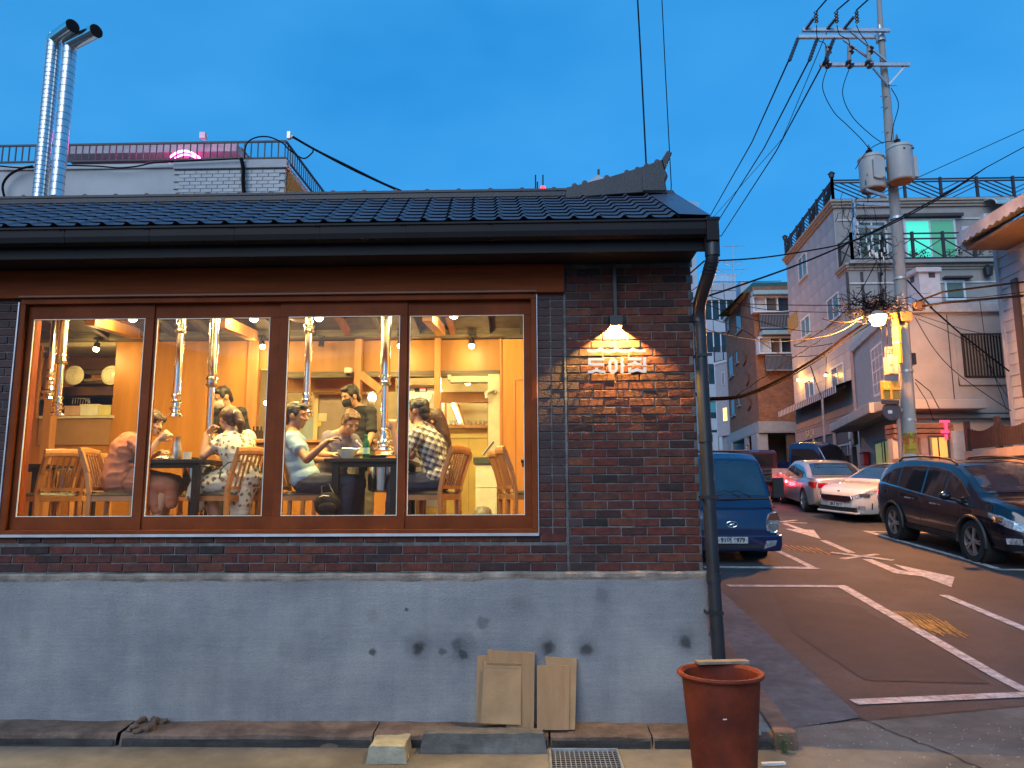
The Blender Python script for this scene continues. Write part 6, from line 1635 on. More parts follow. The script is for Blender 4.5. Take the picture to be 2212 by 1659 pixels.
MB().beam(FL2.at(-.2, .8, G(28)), FL2.at(3.0, .8, G(30)), .2, 2.0).build('low_wall', mat('pinkish low wall', (.42, .34, .30), .9), h2)
pp = MB(); a_ = at(*qA(205, 1150), 26.2); pp.cyl((a_.x, 26.2, 2.0), (at(*qA(155, 70), 26.2).x, 26.2, at(*qA(155, 70), 26.2).z), .05); tag(pp.build('thin_post', mat('pinkish steel post', (.30, .22, .20), .5)), 'thin pinkish steel post in front of the grey block shopfront', 'post')
def text(body, size, M, m, parent, name='lettering', ext=.01, bold=0):
    cu = bpy.data.curves.new(name, 'FONT'); cu.body = body; cu.size = size; cu.extrude = ext; cu.offset = bold; cu.align_x = 'CENTER'; cu.align_y = 'CENTER'
    o = bpy.data.objects.new(name, cu); work2.collection.objects.link(o); vl = work2.view_layers[0]; vl.update()
    me = bpy.data.meshes.new_from_object(o.evaluated_get(vl.depsgraph)); bpy.data.objects.remove(o)
    me.transform(M); 
    if parent is not None: me.transform(Matrix.Translation(-org[parent]))
    me.materials.clear(); me.materials.append(m)
    o = bpy.data.objects.new(name, me); col.objects.link(o); org[o] = org[parent] if parent is not None else V((0, 0, 0))
    if parent is not None: o.parent = parent
    return o
work2 = bpy.data.scenes.new('work2')
def on_face(F, s, n, z, flip=False):
    d = F.d * (-1 if flip else 1)
    return Matrix(((d.x, 0, F.n.x, 0), (d.y, 0, F.n.y, 0), (0, 1, 0, 0), (0, 0, 0, 1))).to_4x4() if False else Matrix.Translation(F.at(s, n, z)) @ Matrix(((d.x, 0, F.n.x, 0), (d.y, 0, F.n.y, 0), (0, 1, 0, 0), (0, 0, 0, 1)))
sL, zL = FL2.px(*q6(1037, 1475)); text('BACA', .62, on_face(FL2, sL, .14, (zl0 + zf0 - .13) / 2, True), mat('pale brass letters', (.50, .42, .26), .5), h2)
# two small wall lamps
for (x, y, r, e, lab) in [(632, 1238, .09, 35, 'glowing orange lamp on the grey block left of the lower window'), (782, 1213, .06, 10, 'small glowing lamp between the lower windows of the grey block')]:
    s_, z_l = FL2.px(*q5(x, y)); t = thing('wall_light', lab, 'wall lamp', FL2.at(s_, .2, z_l)); pw_ = FL2.at(s_, .18, z_l)
    one('bracket', black, t, lambda b: b.beam(FL2.at(s_, .03, z_l + .1), FL2.at(s_, .2, z_l + .14), .04, .04)); one('globe', emis('orange lamp globe', (1, .45, .07), 14), t, lambda b: b.ell(pw_, r, 10, 8), smooth=True)
    lamp('wall_glow', 'POINT', FL2.at(s_, .5, z_l), e, (1, .45, .08), t, size=.08)
plate_(FL2, q5(560, 905), q5(615, 945), h2, mat('ochre plaque', (.30, .20, .02), .6), .03, .08, 'yellow_plaque')
# right-hand extension with curved canopy
cv = thing('curved_canopy', 'curved translucent canopy over a white casement at the right of the grey block', 'canopy', (19, 27, 14))
x0c, x1c = FR2b.px(*q5(1612, 290))[0], FR2b.px(*q5(1841, 290))[0]; zc = FR2b.px(*q5(1650, 300))[1]
MB(FR2b.M).prism([(0, 0)], 'x', 0, 0) if False else None
b = MB(FR2b.M); b.grid(lambda u, v: (x0c + (x1c - x0c) * u, .1 + 1.0 * math.sin(v * PI / 2), zc - .25 + .5 * math.cos(v * PI / 2)), 8, 8); b.build('canopy_sheet', mat('blue grey canopy sheet', (.25, .38, .42), .2), cv, smooth=True, flip=False)
b = MB(FR2b.M)
for u in (0, .33, .66, 1): b.tube([(x0c + (x1c - x0c) * u, .1 + 1.0 * math.sin(v * PI / 16), zc - .24 + .5 * math.cos(v * PI / 16)) for v in range(9)], .03, 6)
b.build('canopy_ribs', wfr, cv)
window(FR2b, q5(1600, 345), q5(1680, 400), h2, n=1, t=.12, proud=.3, panes=[greyw]); window(FR2b, q5(1688, 312), q5(1760, 350), h2, n=1, t=.1, proud=.1)

# --- brown brick walk-up
h3 = thing('brown_brick_house', 'brown brick walk up house on stone pillars with enclosed white balconies', 'house', (17.5, 49, 3.7))
def farbrick():
    m = mat('brown facing brick', (.26, .11, .055), .85, var=.2, scale=2.5)
    nt = m.node_tree; N = nt.nodes; L = nt.links; b = N['Principled BSDF']; src = b.inputs['Base Color'].links[0].from_socket
    tc = N.new('ShaderNodeTexCoord'); br = N.new('ShaderNodeTexBrick'); br.inputs['Scale'].default_value = 2.2; br.inputs['Brick Width'].default_value = .55; br.inputs['Row Height'].default_value = .26; br.inputs['Mortar Size'].default_value = .028
    br.inputs['Color1'].default_value = (1.1, 1.05, 1, 1); br.inputs['Color2'].default_value = (.7, .72, .75, 1); br.inputs['Mortar'].default_value = (.75, .8, .9, 1)
    cx = N.new('ShaderNodeCombineXYZ'); sx = N.new('ShaderNodeSeparateXYZ'); ad = N.new('ShaderNodeMath'); ad.operation = 'ADD'
    L.new(tc.outputs['Object'], sx.inputs[0]); L.new(sx.outputs[0], ad.inputs[0]); L.new(sx.outputs[1], ad.inputs[1]); L.new(ad.outputs[0], cx.inputs[0]); L.new(sx.outputs[2], cx.inputs[1]); L.new(cx.outputs[0], br.inputs['Vector'])
    mm = N.new('ShaderNodeMix'); mm.data_type = 'RGBA'; mm.blend_type = 'MULTIPLY'; mm.inputs[0].default_value = 1
    L.new(src, mm.inputs[6]); L.new(br.outputs['Color'], mm.inputs[7]); L.new(mm.outputs[2], b.inputs['Base Color']); return m
fb = farbrick()
C3 = (15.1, 44.0); A3 = R(86); FL3 = Face(C3, A3, -1); FR3 = Face(C3, 0, 1); LEN3 = FL3.px(*q6(365, 1470))[0]
E3 = FL3.at(LEN3, 0, 0); zB3 = FL3.px(*q6(605, 1365))[1]
ztop_n = FL3.px(*q6(540, 345))[1]
# left wall with sloping gable top
pk_s, pk_z = FL3.px(*q6(490, 335)); lo_s, lo_z = FL3.px(*q6(312, 545))
MB(FL3.M).prism([(0, zB3), (LEN3, zB3), (LEN3, lo_z), (pk_s, pk_z), (0, pk_z)], 'y', -9, 0).build('brick_wall', fb, h3) if False else None
b = MB(FL3.M); pl = [(0, zB3), (LEN3, zB3), (LEN3, lo_z), (pk_s, pk_z), (0, pk_z)]
b.add([(s, 0, z) for s, z in pl] + [(s, -10, z) for s, z in pl], [tuple(range(5)), tuple(range(9, 4, -1))] + [(i, i + 5, (i + 1) % 5 + 5, (i + 1) % 5) for i in range(5)]); b.build('brick_wall', fb, h3)
MB(FL3.M).add([(pk_s, .12, pk_z - .05), (LEN3 + .3, .12, lo_z - .12), (LEN3 + .3, .12, lo_z + .12), (pk_s, .12, pk_z + .2), (pk_s, -.4, pk_z - .05), (LEN3 + .3, -.4, lo_z - .12), (LEN3 + .3, -.4, lo_z + .12), (pk_s, -.4, pk_z + .2)],
    [(0, 1, 2, 3), (7, 6, 5, 4), (3, 2, 6, 7), (0, 4, 5, 1), (0, 3, 7, 4), (1, 5, 6, 2)]).build('verge_coping', mat('pale coping', (.45, .45, .47), .7), h3)
gr3 = mat('dark green roof tile', (.025, .06, .035), .7, var=.3, scale=4)
zg0, zg1 = at(*q6(500, 345), 46).z, at(*q6(560, 200), 47).z; xg0 = at(*q6(395, 330), 47).x
b = MB(); b.add([(xg0, 45.0, zg0), (24, 45.0, zg0), (24, 48, zg1), (at(*q6(545, 200), 48).x, 48, zg1), (xg0, 52, zg0), (24, 52, zg0)], [(0, 1, 2, 3), (0, 3, 4), (3, 2, 5, 4)]); b.build('green_roof', gr3, h3, flip=False)
st3 = mat('grey stone base', (.30, .29, .29), .6, var=.12, scale=2, dirt=.1)
_, zB3b = FL3.px(*q6(605, 1462))
b = MB(); q_ = [(C3[0] - .1, C3[1] - .1), (24, C3[1] - .1), (24, 52), (E3.x - .1, E3.y)]; b.prism(q_, 'z', zB3b, zB3); b.build('stone_band', st3, h3)
for k in range(6): MB(FR3.M).box(.25 + k * .95, .25 + k * .95 + .9, .10, .125, zB3b + .06, zB3 - .12).build('stone_panel', st3, h3)
for k in range(9): MB(FL3.M).box(.3 + k * 1.2, .3 + k * 1.2 + 1.14, .10, .125, zB3b + .06, zB3 - .12).build('stone_panel', st3, h3)
for (x0, x1, Y) in [(585, 672, 44.1), (505, 520, 47.5), (368, 384, 52.5), (565, 584, 45.2)]:
    p, q = at(*q6(x0, 1530), Y), at(*q6(x1, 1530), Y); MB().box(p.x, q.x, Y, Y + .8, 3.2, zB3b).build('pillar', st3, h3)
MB().box(C3[0] + 1.5, 24, 47.5, 52, 3.2, zB3b).build('ground_floor_core', mat('dark garage wall', (.09, .07, .06), .8), h3)
MB().box(16.9, 20, 44.2, 44.4, 3.2, zB3b).build('garage_wall', mat('brown garage wall', (.12, .07, .05), .8), h3)
for a, b_ in [((336, 548), (360, 615)), ((408, 478), (460, 608)), ((350, 845), (395, 985)), ((407, 800), (432, 880)), ((368, 1190), (408, 1310)), ((425, 1148), (448, 1232))]:
    window(FL3, q6(*a), q6(*b_), h3, fm=brfr, panes=[dgl2], proud=.05, t=.08, n=1, sill=st3)
for a, b_, n in [((525, 362), (840, 490), 3), ((570, 690), (860, 826), 3)]:
    window(FR3, q6(*a), q6(*b_), h3, panes=[whitep if a[0] < 0 else mat('white panel', (.45, .47, .5), .6), dgl2, dgl], proud=.6, t=.10, n=n)
for a, b_ in [((585, 506), (860, 622)), ((630, 838), (860, 965))]:
    s0_, z1_ = FR3.px(*q6(*a)); s1_, z0_ = FR3.px(*q6(*b_)); m = MB(FR3.M)
    m.box(s0_, s1_, .5, .56, z1_ - .06, z1_); m.box(s0_, s1_, .45, .6, z0_, z0_ + .1)
    for k in range(22): m.box(s0_ + (s1_ - s0_) * k / 22, s0_ + (s1_ - s0_) * k / 22 + .03, .51, .54, z0_, z1_)
    m.build('balcony_rail', mat('grey balcony bars', (.22, .22, .24), .5), h3)
    plate_(FR3, q6(*a), q6(*b_), h3, dgl, .3, .44, 'balcony_glass')
plate_(FR3, q6(590, 650), q6(860, 680), h3, mat('blue grey canopy sheet', (0, 0, 0)), .3, 1.1, 'balcony_canopy'); plate_(FR3, q6(520, 328), q6(860, 355), h3, mat('blue grey canopy sheet', (0, 0, 0)), .3, 1.0, 'balcony_canopy')
window(FR3, q6(808, 1052), q6(870, 1212), h3, fm=brfr, panes=[dgl], proud=.05, n=1, sill=st3)
for cx_, cy_ in [(515, 1015), (530, 1215), (490, 850)]:
    pts = [(cx_ - 20, cy_ - 60), (cx_ + 8, cy_ - 20), (cx_ + 6, cy_ + 20), (cx_ - 15, cy_ + 60)]
    m = MB()
    for p, q in zip(pts, pts[1:]):
        a = FL3.px(*q6(*p)); c_ = FL3.px(*q6(*q)); m.beam(FL3.at(a[0], .04, a[1]), FL3.at(c_[0], .04, c_[1]), .1, .12)
    m.build('brick_relief', mat('dark relief brick', (.13, .055, .03), .85), h3)
# assumed second lamp, unseen behind the restaurant corner, added to light the brick house
assumed_lamp = thing('street_lamp', 'assumed unseen second orange street lamp farther up the lane beside the brown brick house', 'street lamp', (8.0, 37, G(37)))
one('post', galv, assumed_lamp, lambda b: b.tube([(8.0, 37, G(37)), (8.0, 37, 9.0), (8.5, 37, 9.3), (8.9, 37, 9.25)], [.09, .06, .05, .04], 10))
one('lamp_bowl', emis('assumed sodium lamp glow', (1, .45, .05), 25), assumed_lamp, lambda b: b.ell((9.1, 37, 9.15), (.22, .14, .08), 12, 8), smooth=True)
lamp('assumed_lamp_light', 'POINT', (9.2, 37, 8.95), 380, (1, .34, .05), assumed_lamp, size=.12)
# neighbours on the left of the lane, behind the restaurant
nb6 = thing('neighbour_building', 'plain two storey building on the left of the lane behind the restaurant', 'building', (-3, 20, 1))
MB().prism([(-9, 14.2), (2.0, 14.2), (2.2, 34), (-9, 34)], 'z', .2, 7.2).build('wall', mat('plain beige render', (.30, .26, .23), .9, var=.12, dirt=.15), nb6)
MB().prism([(-9.1, 14.1), (2.1, 14.1), (2.3, 34.1), (-9.1, 34.1)], 'z', 7.2, 7.45).build('coping', concrete, nb6)
for yy in (16, 19.5, 23, 26.5, 30):
    for zz_ in (3.0, 5.4): o = MB().box(2.0 + .01 * (yy - 14), 2.06 + .01 * (yy - 14), yy, yy + 1.5, zz_, zz_ + 1.2).build('window', wfr, nb6); MB().box(2.055 + .01 * (yy - 14), 2.07 + .01 * (yy - 14), yy + .08, yy + 1.42, zz_ + .08, zz_ + 1.12).build('pane', dgl, o)
# --- pale house beyond and glassy far block
h4 = thing('pale_far_house', 'narrow pale house with one glowing window left of the brown brick house', 'house', (17, 58, 4.5))
FR4 = Face((0, 56), R(62), 1)
b = MB(); a0, a1 = at(*q6(250, 1200), 57), at(*q6(352, 1200), 55.5); zt4 = at(*q6(270, 890), 56).z
FF4 = Face((a0.x, a0.y), math.atan2(a1.y - a0.y, a1.x - a0.x), 1); L4 = (a1 - a0).length
MB(FF4.M).box(0, L4 + 2, -6, 0, 6.9, zt4).build('wall', mat('pale lilac render', (.40, .37, .40), .85, var=.08), h4)
MB(FF4.M).box(.3, L4 + 2, -5.8, -.2, 4.0, 6.9).build('ground_floor', st3, h4)
MB(FF4.M).box(-.1, L4 + 2, -.3, .06, zt4, zt4 + .2).build('coping', whitep, h4)
window(FF4, q6(303, 1255), q6(346, 1365), h4, panes=[emis('amber lit window', (1, .55, .10), .9)], t=.06, n=2); window(FF4, q6(292, 965), q6(322, 1065), h4, panes=[dgl], t=.08, n=2)
railing(thing('terrace_railing', 'pale railing on the roof of the narrow far house', 'railing', (a0.x, a0.y, zt4 + .2)), (a0.x, a0.y), (a1.x + .5, a1.y), zt4 + .2, 1.3, 2, 'v', .05)
h5 = thing('glassy_far_block', 'far grey office block with teal glass bands above the van roof', 'building', (22, 78, 4.6))
FR5 = Face((0, 78), 0, 1); xa, xb = FR5.px(*q6(120, 400))[0], FR5.px(*q6(420, 400))[0]
bands = [(240, 300, 'w'), (300, 378, 'w'), (378, 535, 'g'), (535, 640, 'w'), (640, 800, 'g'), (800, 900, 'w'), (900, 1060, 'g'), (1060, 1205, 'w'), (1205, 1292, 't'), (1292, 1340, 'g'), (1340, 1440, 'w'), (1440, 1455, 'g'), (1455, 1640, 'w')]
wv5 = mat('pale blue grey cladding', (.36, .40, .46), .6, var=.08, scale=.6); gv5 = winglass('deep teal glass', (.02, .045, .06)); tv5 = mat('teal panel', (.05, .26, .28), .4)
MB().box(xa, xb, 78.3, 90, 3, FR5.px(*q6(200, 300))[1]).build('core', wv5, h5)
for i, (y0, y1, k_) in enumerate(bands):
    z1_, z0_ = FR5.px(*q6(200, y0))[1], FR5.px(*q6(200, y1))[1]
    if k_ == 'w':
        n_ = 3
        for j in range(n_): MB().box(xa + (xb - xa) * j / n_, xa + (xb - xa) * (j + 1) / n_ - .08, 78, 78.3, z0_ + .04, z1_ - .04).build('cladding_panel', wv5, h5)
    else:
        o = MB().box(xa, xb, 78.12, 78.3, z0_, z1_).build('glass_band', gv5 if k_ == 'g' else tv5, h5)
        for j in range(5): MB().box(xa + (xb - xa) * (j + .5) / 5, xa + (xb - xa) * (j + .5) / 5 + .12, 78.08, 78.12, z0_, z1_).build('mullion', wfr, o)
b = MB(); z5_ = FR5.px(*q6(200, 240))[1]
for k in range(30): b.box(xa + (xb - xa) * k / 30, xa + (xb - xa) * k / 30 + .06, 78, 78.06, z5_, z5_ + 1.0)
b.box(xa, xb, 78, 78.08, z5_ + .95, z5_ + 1.05); b.build('roof_rail', wfr, h5)
MB().box(FR5.px(*q6(465, 220))[0], FR5.px(*q6(535, 220))[0], 79, 82, z5_ - 2, FR5.px(*q6(500, 198))[1]).build('stair_head', wv5, h5)
# distant tops showing over the ridge
t1 = thing('distant_tower_top', 'tip of a distant tower with stepped roof behind the upswept ridge end', 'building', at(1285, 400, 150))
def tri(u0, v0, u1, v1, u2, v2, Y, m, par, nm): 
    P = [at(u0, v0, Y), at(u1, v1, Y), at(u2, v2, Y)]; b = MB(); d = V((0, 8, 0)); b.add(P + [p + d for p in P], [(0, 1, 2), (5, 4, 3), (0, 3, 4, 1), (1, 4, 5, 2), (2, 5, 3, 0)]); b.build(nm, m, par)
tri(1255, 402, 1293, 377, 1322, 402, 150, wv5, t1, 'stepped_roof'); MB().cyl(at(1293, 380, 154), at(1293, 366, 154), .25, n=6).build('mast', black, t1)
t2 = thing('distant_roof_edge', 'pale stepped corner of a distant building right of the ridge end', 'building', at(1490, 440, 120))
P0_, P1_ = at(1462, 430, 120), at(1512, 452, 120)
for k in range(4): MB().add([at(1456, 426 + k * 4.5, 120), at(1512 - k * 2, 439 + k * 4.5, 120), at(1512 - k * 2, 442 + k * 4.5, 120), at(1456, 429 + k * 4.5, 120), at(1456, 426 + k * 4.5, 126), at(1512 - k * 2, 439 + k * 4.5, 126), at(1512 - k * 2, 442 + k * 4.5, 126), at(1456, 429 + k * 4.5, 126)], [(0, 1, 2, 3), (7, 6, 5, 4), (0, 4, 5, 1), (1, 5, 6, 2), (2, 6, 7, 3), (3, 7, 4, 0)]).build('ledge', wv5, t2)
MB().add([at(1456, 446, 121), at(1508, 456, 121), at(1490, 470, 121), at(1456, 470, 121), at(1456, 446, 127), at(1508, 456, 127), at(1490, 470, 127), at(1456, 470, 127)], [(0, 1, 2, 3), (7, 6, 5, 4), (0, 4, 5, 1), (1, 5, 6, 2), (2, 6, 7, 3), (3, 7, 4, 0)]).build('wall', wv5, t2)
rm = thing('beacon_mast', 'row of distant masts with one red warning light above the roof ridge', 'mast', at(1173, 430, 200))
for u, v in ((1157, 378), (1161, 393), (1173, 378)): MB().cyl(at(u, 420, 200), at(u, v, 200), .22, n=5).build('mast', black, rm)
MB().box(at(1150, 415, 200).x, at(1180, 415, 200).x, 200, 206, at(1160, 440, 200).z, at(1160, 411, 200).z).build('roof_block', wv5, rm)
MB().ell(at(1173, 407, 198), .75, 10, 8).build('red_beacon', emis('red beacon', (1, .02, .03), 2), rm, smooth=True)

for t_, (ua, ub, v_, Y_) in ((t1, (1262, 1316, 404, 152)), (t2, (1457, 1500, 472, 122)), (rm, (1150, 1180, 416, 200))):
    a_, b_ = at(ua, v_, Y_), at(ub, v_, Y_); MB().box(a_.x, b_.x, Y_, Y_ + 9, 3.5, a_.z).build('tower_wall', wv5, t_)
    for kk in range(12):
        if a_.z - 3 - kk * 3 > 8: MB().box(a_.x + .8, b_.x - .8, Y_ - .06, Y_, a_.z - 3 - kk * 3, a_.z - 1.5 - kk * 3).build('window_band', dgl, t_)
# --- lap sided house at the right edge with corrugated eaves, wall and fence
h6 = thing('lap_sided_house', 'grey lap sided house with a corrugated awning cut off by the right edge', 'house', (15, 8.5, .8))
FL6 = Face((12.95, 14.5), R(-90), 1); side6 = mat('grey lap siding', (.36, .37, .40), .8, var=.1, scale=1.5)
MB().box(12.99, 20, 2, 14.5, .3, 9.2).build('wall', side6, h6)
for k in range(20):
    z = 3.0 + k * .30; MB().add([(12.945, 2, z), (12.945, 14.52, z), (12.985, 14.52, z + .30), (12.985, 2, z + .30), (12.99, 2, z), (12.99, 14.52, z)], [(0, 1, 2, 3), (0, 4, 5, 1)]).build('siding_board', side6, h6)
MB().box(12.92, 12.99, 14.42, 14.56, 1.2, 9.0).build('corner_trim', side6, h6)
a_, b__ = at(2095, 512, 13.6), at(2212, 428, 10.5)
sl = MB(); X6 = 11.75; z6 = 8.75
def cor6(u, v):
    y = 14.1 - 12 * u; x = 12.95 - 1.25 * v; return (x, y, 9.25 - .55 * v + .035 * math.sin(y * 22))
sl.grid(cor6, 240, 3)
def cor6b(u, v):
    y = 14.1 - 12 * u; return (11.70, y, 8.70 + .035 * math.sin(y * 22) - .0 - .45 * v * 0)
sl.build('corrugated_awning', mat('weathered awning sheet', (.46, .45, .47), .7, var=.25, scale=2), h6, flip=False)
MB().box(11.80, 12.9, 14.0, 14.1, 8.55, 9.2).build('awning_gable', mat('weathered awning sheet', (0, 0, 0)), h6)
vl6 = MB(); vl6.grid(lambda u, v: (11.69, 14.1 - 12 * u, 8.70 + .30 * v + .03 * math.sin((14.1 - 12 * u) * 22) * (1 - v)), 240, 1); vl6.build('awning_valance', mat('weathered awning sheet', (0, 0, 0)), h6, flip=False)
MB().box(11.85, 12.95, 2, 14.0, 8.50, 8.58).build('awning_soffit', mat('rusty awning soffit', (.15, .10, .07), .8), h6)
window(Face((12.945, 13.2), R(-90), 1), (2199, 600), (2216, 860), h6, fm=brfr, panes=[dgl], n=1, proud=.08, t=.1)
w6_ = thing('boundary_wall', 'pinkish rendered boundary wall under the dark wavy fence', 'wall', (12.1, 11, 1.0))
MB().box(12.02, 12.2, 5, 15.3, .4, 3.12).build('wall_body', mat('pinkish rough render', (.42, .30, .26), .9, var=.15, scale=3, bump=.8, bscale=20, dirt=.15), w6_)
MB().tube([(12.0, 15.2, 2.9), (12.0, 13, 2.86), (12.0, 9, 2.72)], .03, 6).build('drain_hose', black, w6_)
fn = thing('wavy_fence', 'dark brown board fence with a wavy top on the pinkish wall', 'fence', (12.1, 11, 3.13))
fm_ = mat('dark fence board', (.035, .022, .022), .6, var=.3, scale=8)
y = 15.2; k = 0
while y > 9.0:
    if k % 12 == 0: MB().box(12.05, 12.17, y - .06, y + .06, 3.12, 3.95).build('fence_post', fm_, fn)
    else:
        ph = (k % 12) / 12; h = .62 - .16 * math.sin(PI * ph); MB().box(12.08, 12.11, y - .055, y + .045, 3.17, 3.17 + h).build('fence_board', fm_, fn)
    y -= .115; k += 1
MB().box(12.11, 12.14, 9, 15.2, 3.3, 3.37).build('fence_rail', fm_, fn)
# ------------------------------------------------------------------ vehicles
def interp(tab, x):
    if x <= tab[0][0]: return tab[0][1]
    for (a, p), (b, q) in zip(tab, tab[1:]):
        if x <= b:
            t = (x - a) / (b - a); return p + (q - p) * t
    return tab[-1][1]
def smooth_tab(tab, n=6):
    """Catmull-Rom refinement of a profile table"""
    out = []
    for i in range(len(tab) - 1):
        p0, p1, p2, p3 = tab[max(i - 1, 0)], tab[i], tab[i + 1], tab[min(i + 2, len(tab) - 1)]
        for k in range(n):
            t = k / n; x = p1[0] + (p2[0] - p1[0]) * t
            m1 = (p2[1] - p0[1]) / max(p2[0] - p0[0], 1e-6) * (p2[0] - p1[0]) * .8; m2 = (p3[1] - p1[1]) / max(p3[0] - p1[0], 1e-6) * (p2[0] - p1[0]) * .8
            y = (2 * t**3 - 3 * t**2 + 1) * p1[1] + (t**3 - 2 * t**2 + t) * m1 + (-2 * t**3 + 3 * t**2) * p2[1] + (t**3 - t**2) * m2
            out.append((x, y))
    out.append(tab[-1]); return out

def paint_m(name, c, metal=.3, rough=.32):
    m = mat(name, c, rough, metal, var=.04, scale=2, coat=1); return m
tyre = mat('tyre rubber', (.018, .018, .018), .75, var=.2, scale=20)
alloy = mat('alloy rim', (.50, .50, .52), .28, .85, var=.1)
lensm = mat('clear lamp lens', (.45, .48, .52), .08, .6, var=.6, scale=22, coat=1)
redlens = mat('red lamp lens', (.28, .006, .008), .12, var=.4, scale=18, coat=1)
amber = mat('amber lens', (.18, .06, .03), .15, var=.2, coat=1)
cglass = mat('tinted car glass', (.010, .013, .018), .04, var=.2, spec=.9, coat=.5)
bglass = mat('windscreen glass', (.018, .030, .045), .05, var=.4, scale=1.5, spec=.9, coat=.5)
trim = mat('black plastic trim', (.018, .018, .018), .6)
platem = mat('white number plate', (.55, .56, .54), .45, var=.04)
inkm = mat('number plate ink', (.02, .02, .03), .6)

class Car:
    def __init__(s, name, label, cat, loc, heading, slope, L, W, top, belt, bot, plan, body, wheels, wr, tumble=.30, arch=1.16, archm=None, nose=.0, seed=0):
        s.t = thing(name, label, cat, loc); t = s.t
        f = V((math.cos(heading), math.sin(heading), 0)); f.z = slope * f.y; f.normalize()
        upn = V((0, -slope, 1)).normalized(); lf = upn.cross(f).normalized()
        t.rotation_euler = Matrix((f, lf, f.cross(lf))).transposed().to_euler()
        s.top = smooth_tab(top); s.belt = smooth_tab(belt); s.bot = bot; s.plan = smooth_tab(plan, 5); s.W = W / 2; s.tum = tumble; s.body_m = body
        xs = sorted({round(x, 3) for x, _ in s.top} | {round(top[0][0] + (top[-1][0] - top[0][0]) * i / 70, 3) for i in range(71)})
        secs = [s.sec(x) for x in xs]
        n = len(secs[0]); b = MB(); ring = []
        for x, sc_ in zip(xs, secs):
            ring.append([(x, y, z) for y, z in sc_] + [(x, -y, z) for y, z in sc_[-2:0:-1]])
        m = len(ring[0]); vs = [p for r in ring for p in r]
        fs = [(i * m + k, i * m + (k + 1) % m, (i + 1) * m + (k + 1) % m, (i + 1) * m + k) for i in range(len(ring) - 1) for k in range(m)]
        fs += [tuple(range(m))[::-1], tuple((len(ring) - 1) * m + k for k in range(m))]
        b.add(vs, fs); o = b.build('body', body, t, local=True)
        # wheel arches cut out
        cut = MB()
        for wx in wheels:
            for sy in (-1, 1): cut.cyl((wx, sy * (s.W - .32), wr), (wx, sy * (s.W + .2), wr), wr * arch, n=40)
        c = cut.build('cutter', trim, None, local=True)
        work2.collection.objects.link(o); work2.collection.objects.link(c)
        md = o.modifiers.new('arches', 'BOOLEAN'); md.object = c; md.operation = 'DIFFERENCE'; md.solver = 'EXACT'
        c.parent = t
        vl = work2.view_layers[0]; vl.update()
        me = bpy.data.meshes.new_from_object(o.evaluated_get(vl.depsgraph), depsgraph=vl.depsgraph)
        work2.collection.objects.unlink(o); o.modifiers.clear(); bpy.data.objects.remove(c)
        me.materials.clear(); me.materials.append(body)
        me.polygons.foreach_set('use_smooth', [True] * len(me.polygons)); me.polygons.foreach_set('material_index', [0] * len(me.polygons)); me.set_sharp_from_angle(angle=R(32)); o.data = me
        s.wheels = wheels; s.wr = wr
        for wx in wheels:
            for sy in (-1, 1):
                MB().tube([(wx, sy * (s.W - .36), wr), (wx, sy * (s.W - .015), wr)], wr * arch - .012, 32, cap=False).build('wheel_well', rubber, t, local=True, flip=False)
                MB().cyl((wx, sy * (s.W - .37), wr), (wx, sy * (s.W - .36), wr), wr * arch, n=24).build('well_back', rubber, t, local=True)
                if archm:
                    a = MB(); a.tube([(wx + (wr * arch + .012) * math.cos(q), sy * (s.W + .004), wr + (wr * arch + .012) * math.sin(q)) for q in [R(-8 + 196 * i / 24) for i in range(25)]], .030, 8); a.build('arch_trim', archm, t, local=True, smooth=True)
    def sec(s, x):
        w = s.W * interp(s.plan, x); zt = interp(s.top, x); zb = min(interp(s.belt, x), zt - .02); z0 = interp(s.bot, x)
        yt = w * .955 - max(zt - zb - .05, 0) * s.tum
        e = min(.07, (zt - zb) * .5)
        return [(0, z0), (w * .84, z0), (w * .95, z0 + .04), (w * .985, z0 + .14), (w, z0 + (zb - z0) * .45), (w, z0 + (zb - z0) * .70), (w * .985, zb - .07), (w * .965, zb - .015), (w * .955, zb), (yt + .012, zt - e), (yt - .015, zt - e * .35), (yt - .07, zt - .008), (yt * .6, zt + .006), (yt * .3, zt + .012), (0, zt + .014)]
    def side(s, x, z):
        sc_ = s.sec(x)
        for (y0, a), (y1, b) in zip(sc_[1:], sc_[2:]):
            if a <= z <= b and b > a: return y0 + (y1 - y0) * (z - a) / (b - a)
        return sc_[9][0]
    def topz(s, x, y):
        sc_ = s.sec(x)[9:]; y = abs(y)
        for (y0, a), (y1, b) in zip(sc_, sc_[1:]):
            if y1 <= y <= y0: return a + (b - a) * (y0 - y) / max(y0 - y1, 1e-6)
        return sc_[0][1]
    def spatch(s, name, m, x0, x1, zlo, zhi, sy=(-1, 1), off=.006, nu=18, nv=6, thick=0):
        for k in sy:
            b = MB()
            def fn(u, v):
                x = x0 + (x1 - x0) * u; lo, hi = interp(zlo, x) if isinstance(zlo, list) else zlo, interp(zhi, x) if isinstance(zhi, list) else zhi
                z = lo + (hi - lo) * v; return (x, k * (s.side(x, z) + off), z)
            b.grid(fn, nu, nv); o = b.build(name, m, s.t, local=True, smooth=R(40), flip=False)
    def tpatch(s, name, m, x0, x1, yf0, yf1, off=.008, nu=16, nv=20):
        b = MB()
        def fn(u, v):
            x = x0 + (x1 - x0) * u; h = s.sec(x)[11][0]; y0, y1 = (yf0(u) if callable(yf0) else yf0) * h, (yf1(u) if callable(yf1) else yf1) * h
            y = y0 + (y1 - y0) * v; return (x, y, s.topz(x, y) + off)
        b.grid(fn, nu, nv); return b.build(name, m, s.t, local=True, smooth=R(40), flip=False)
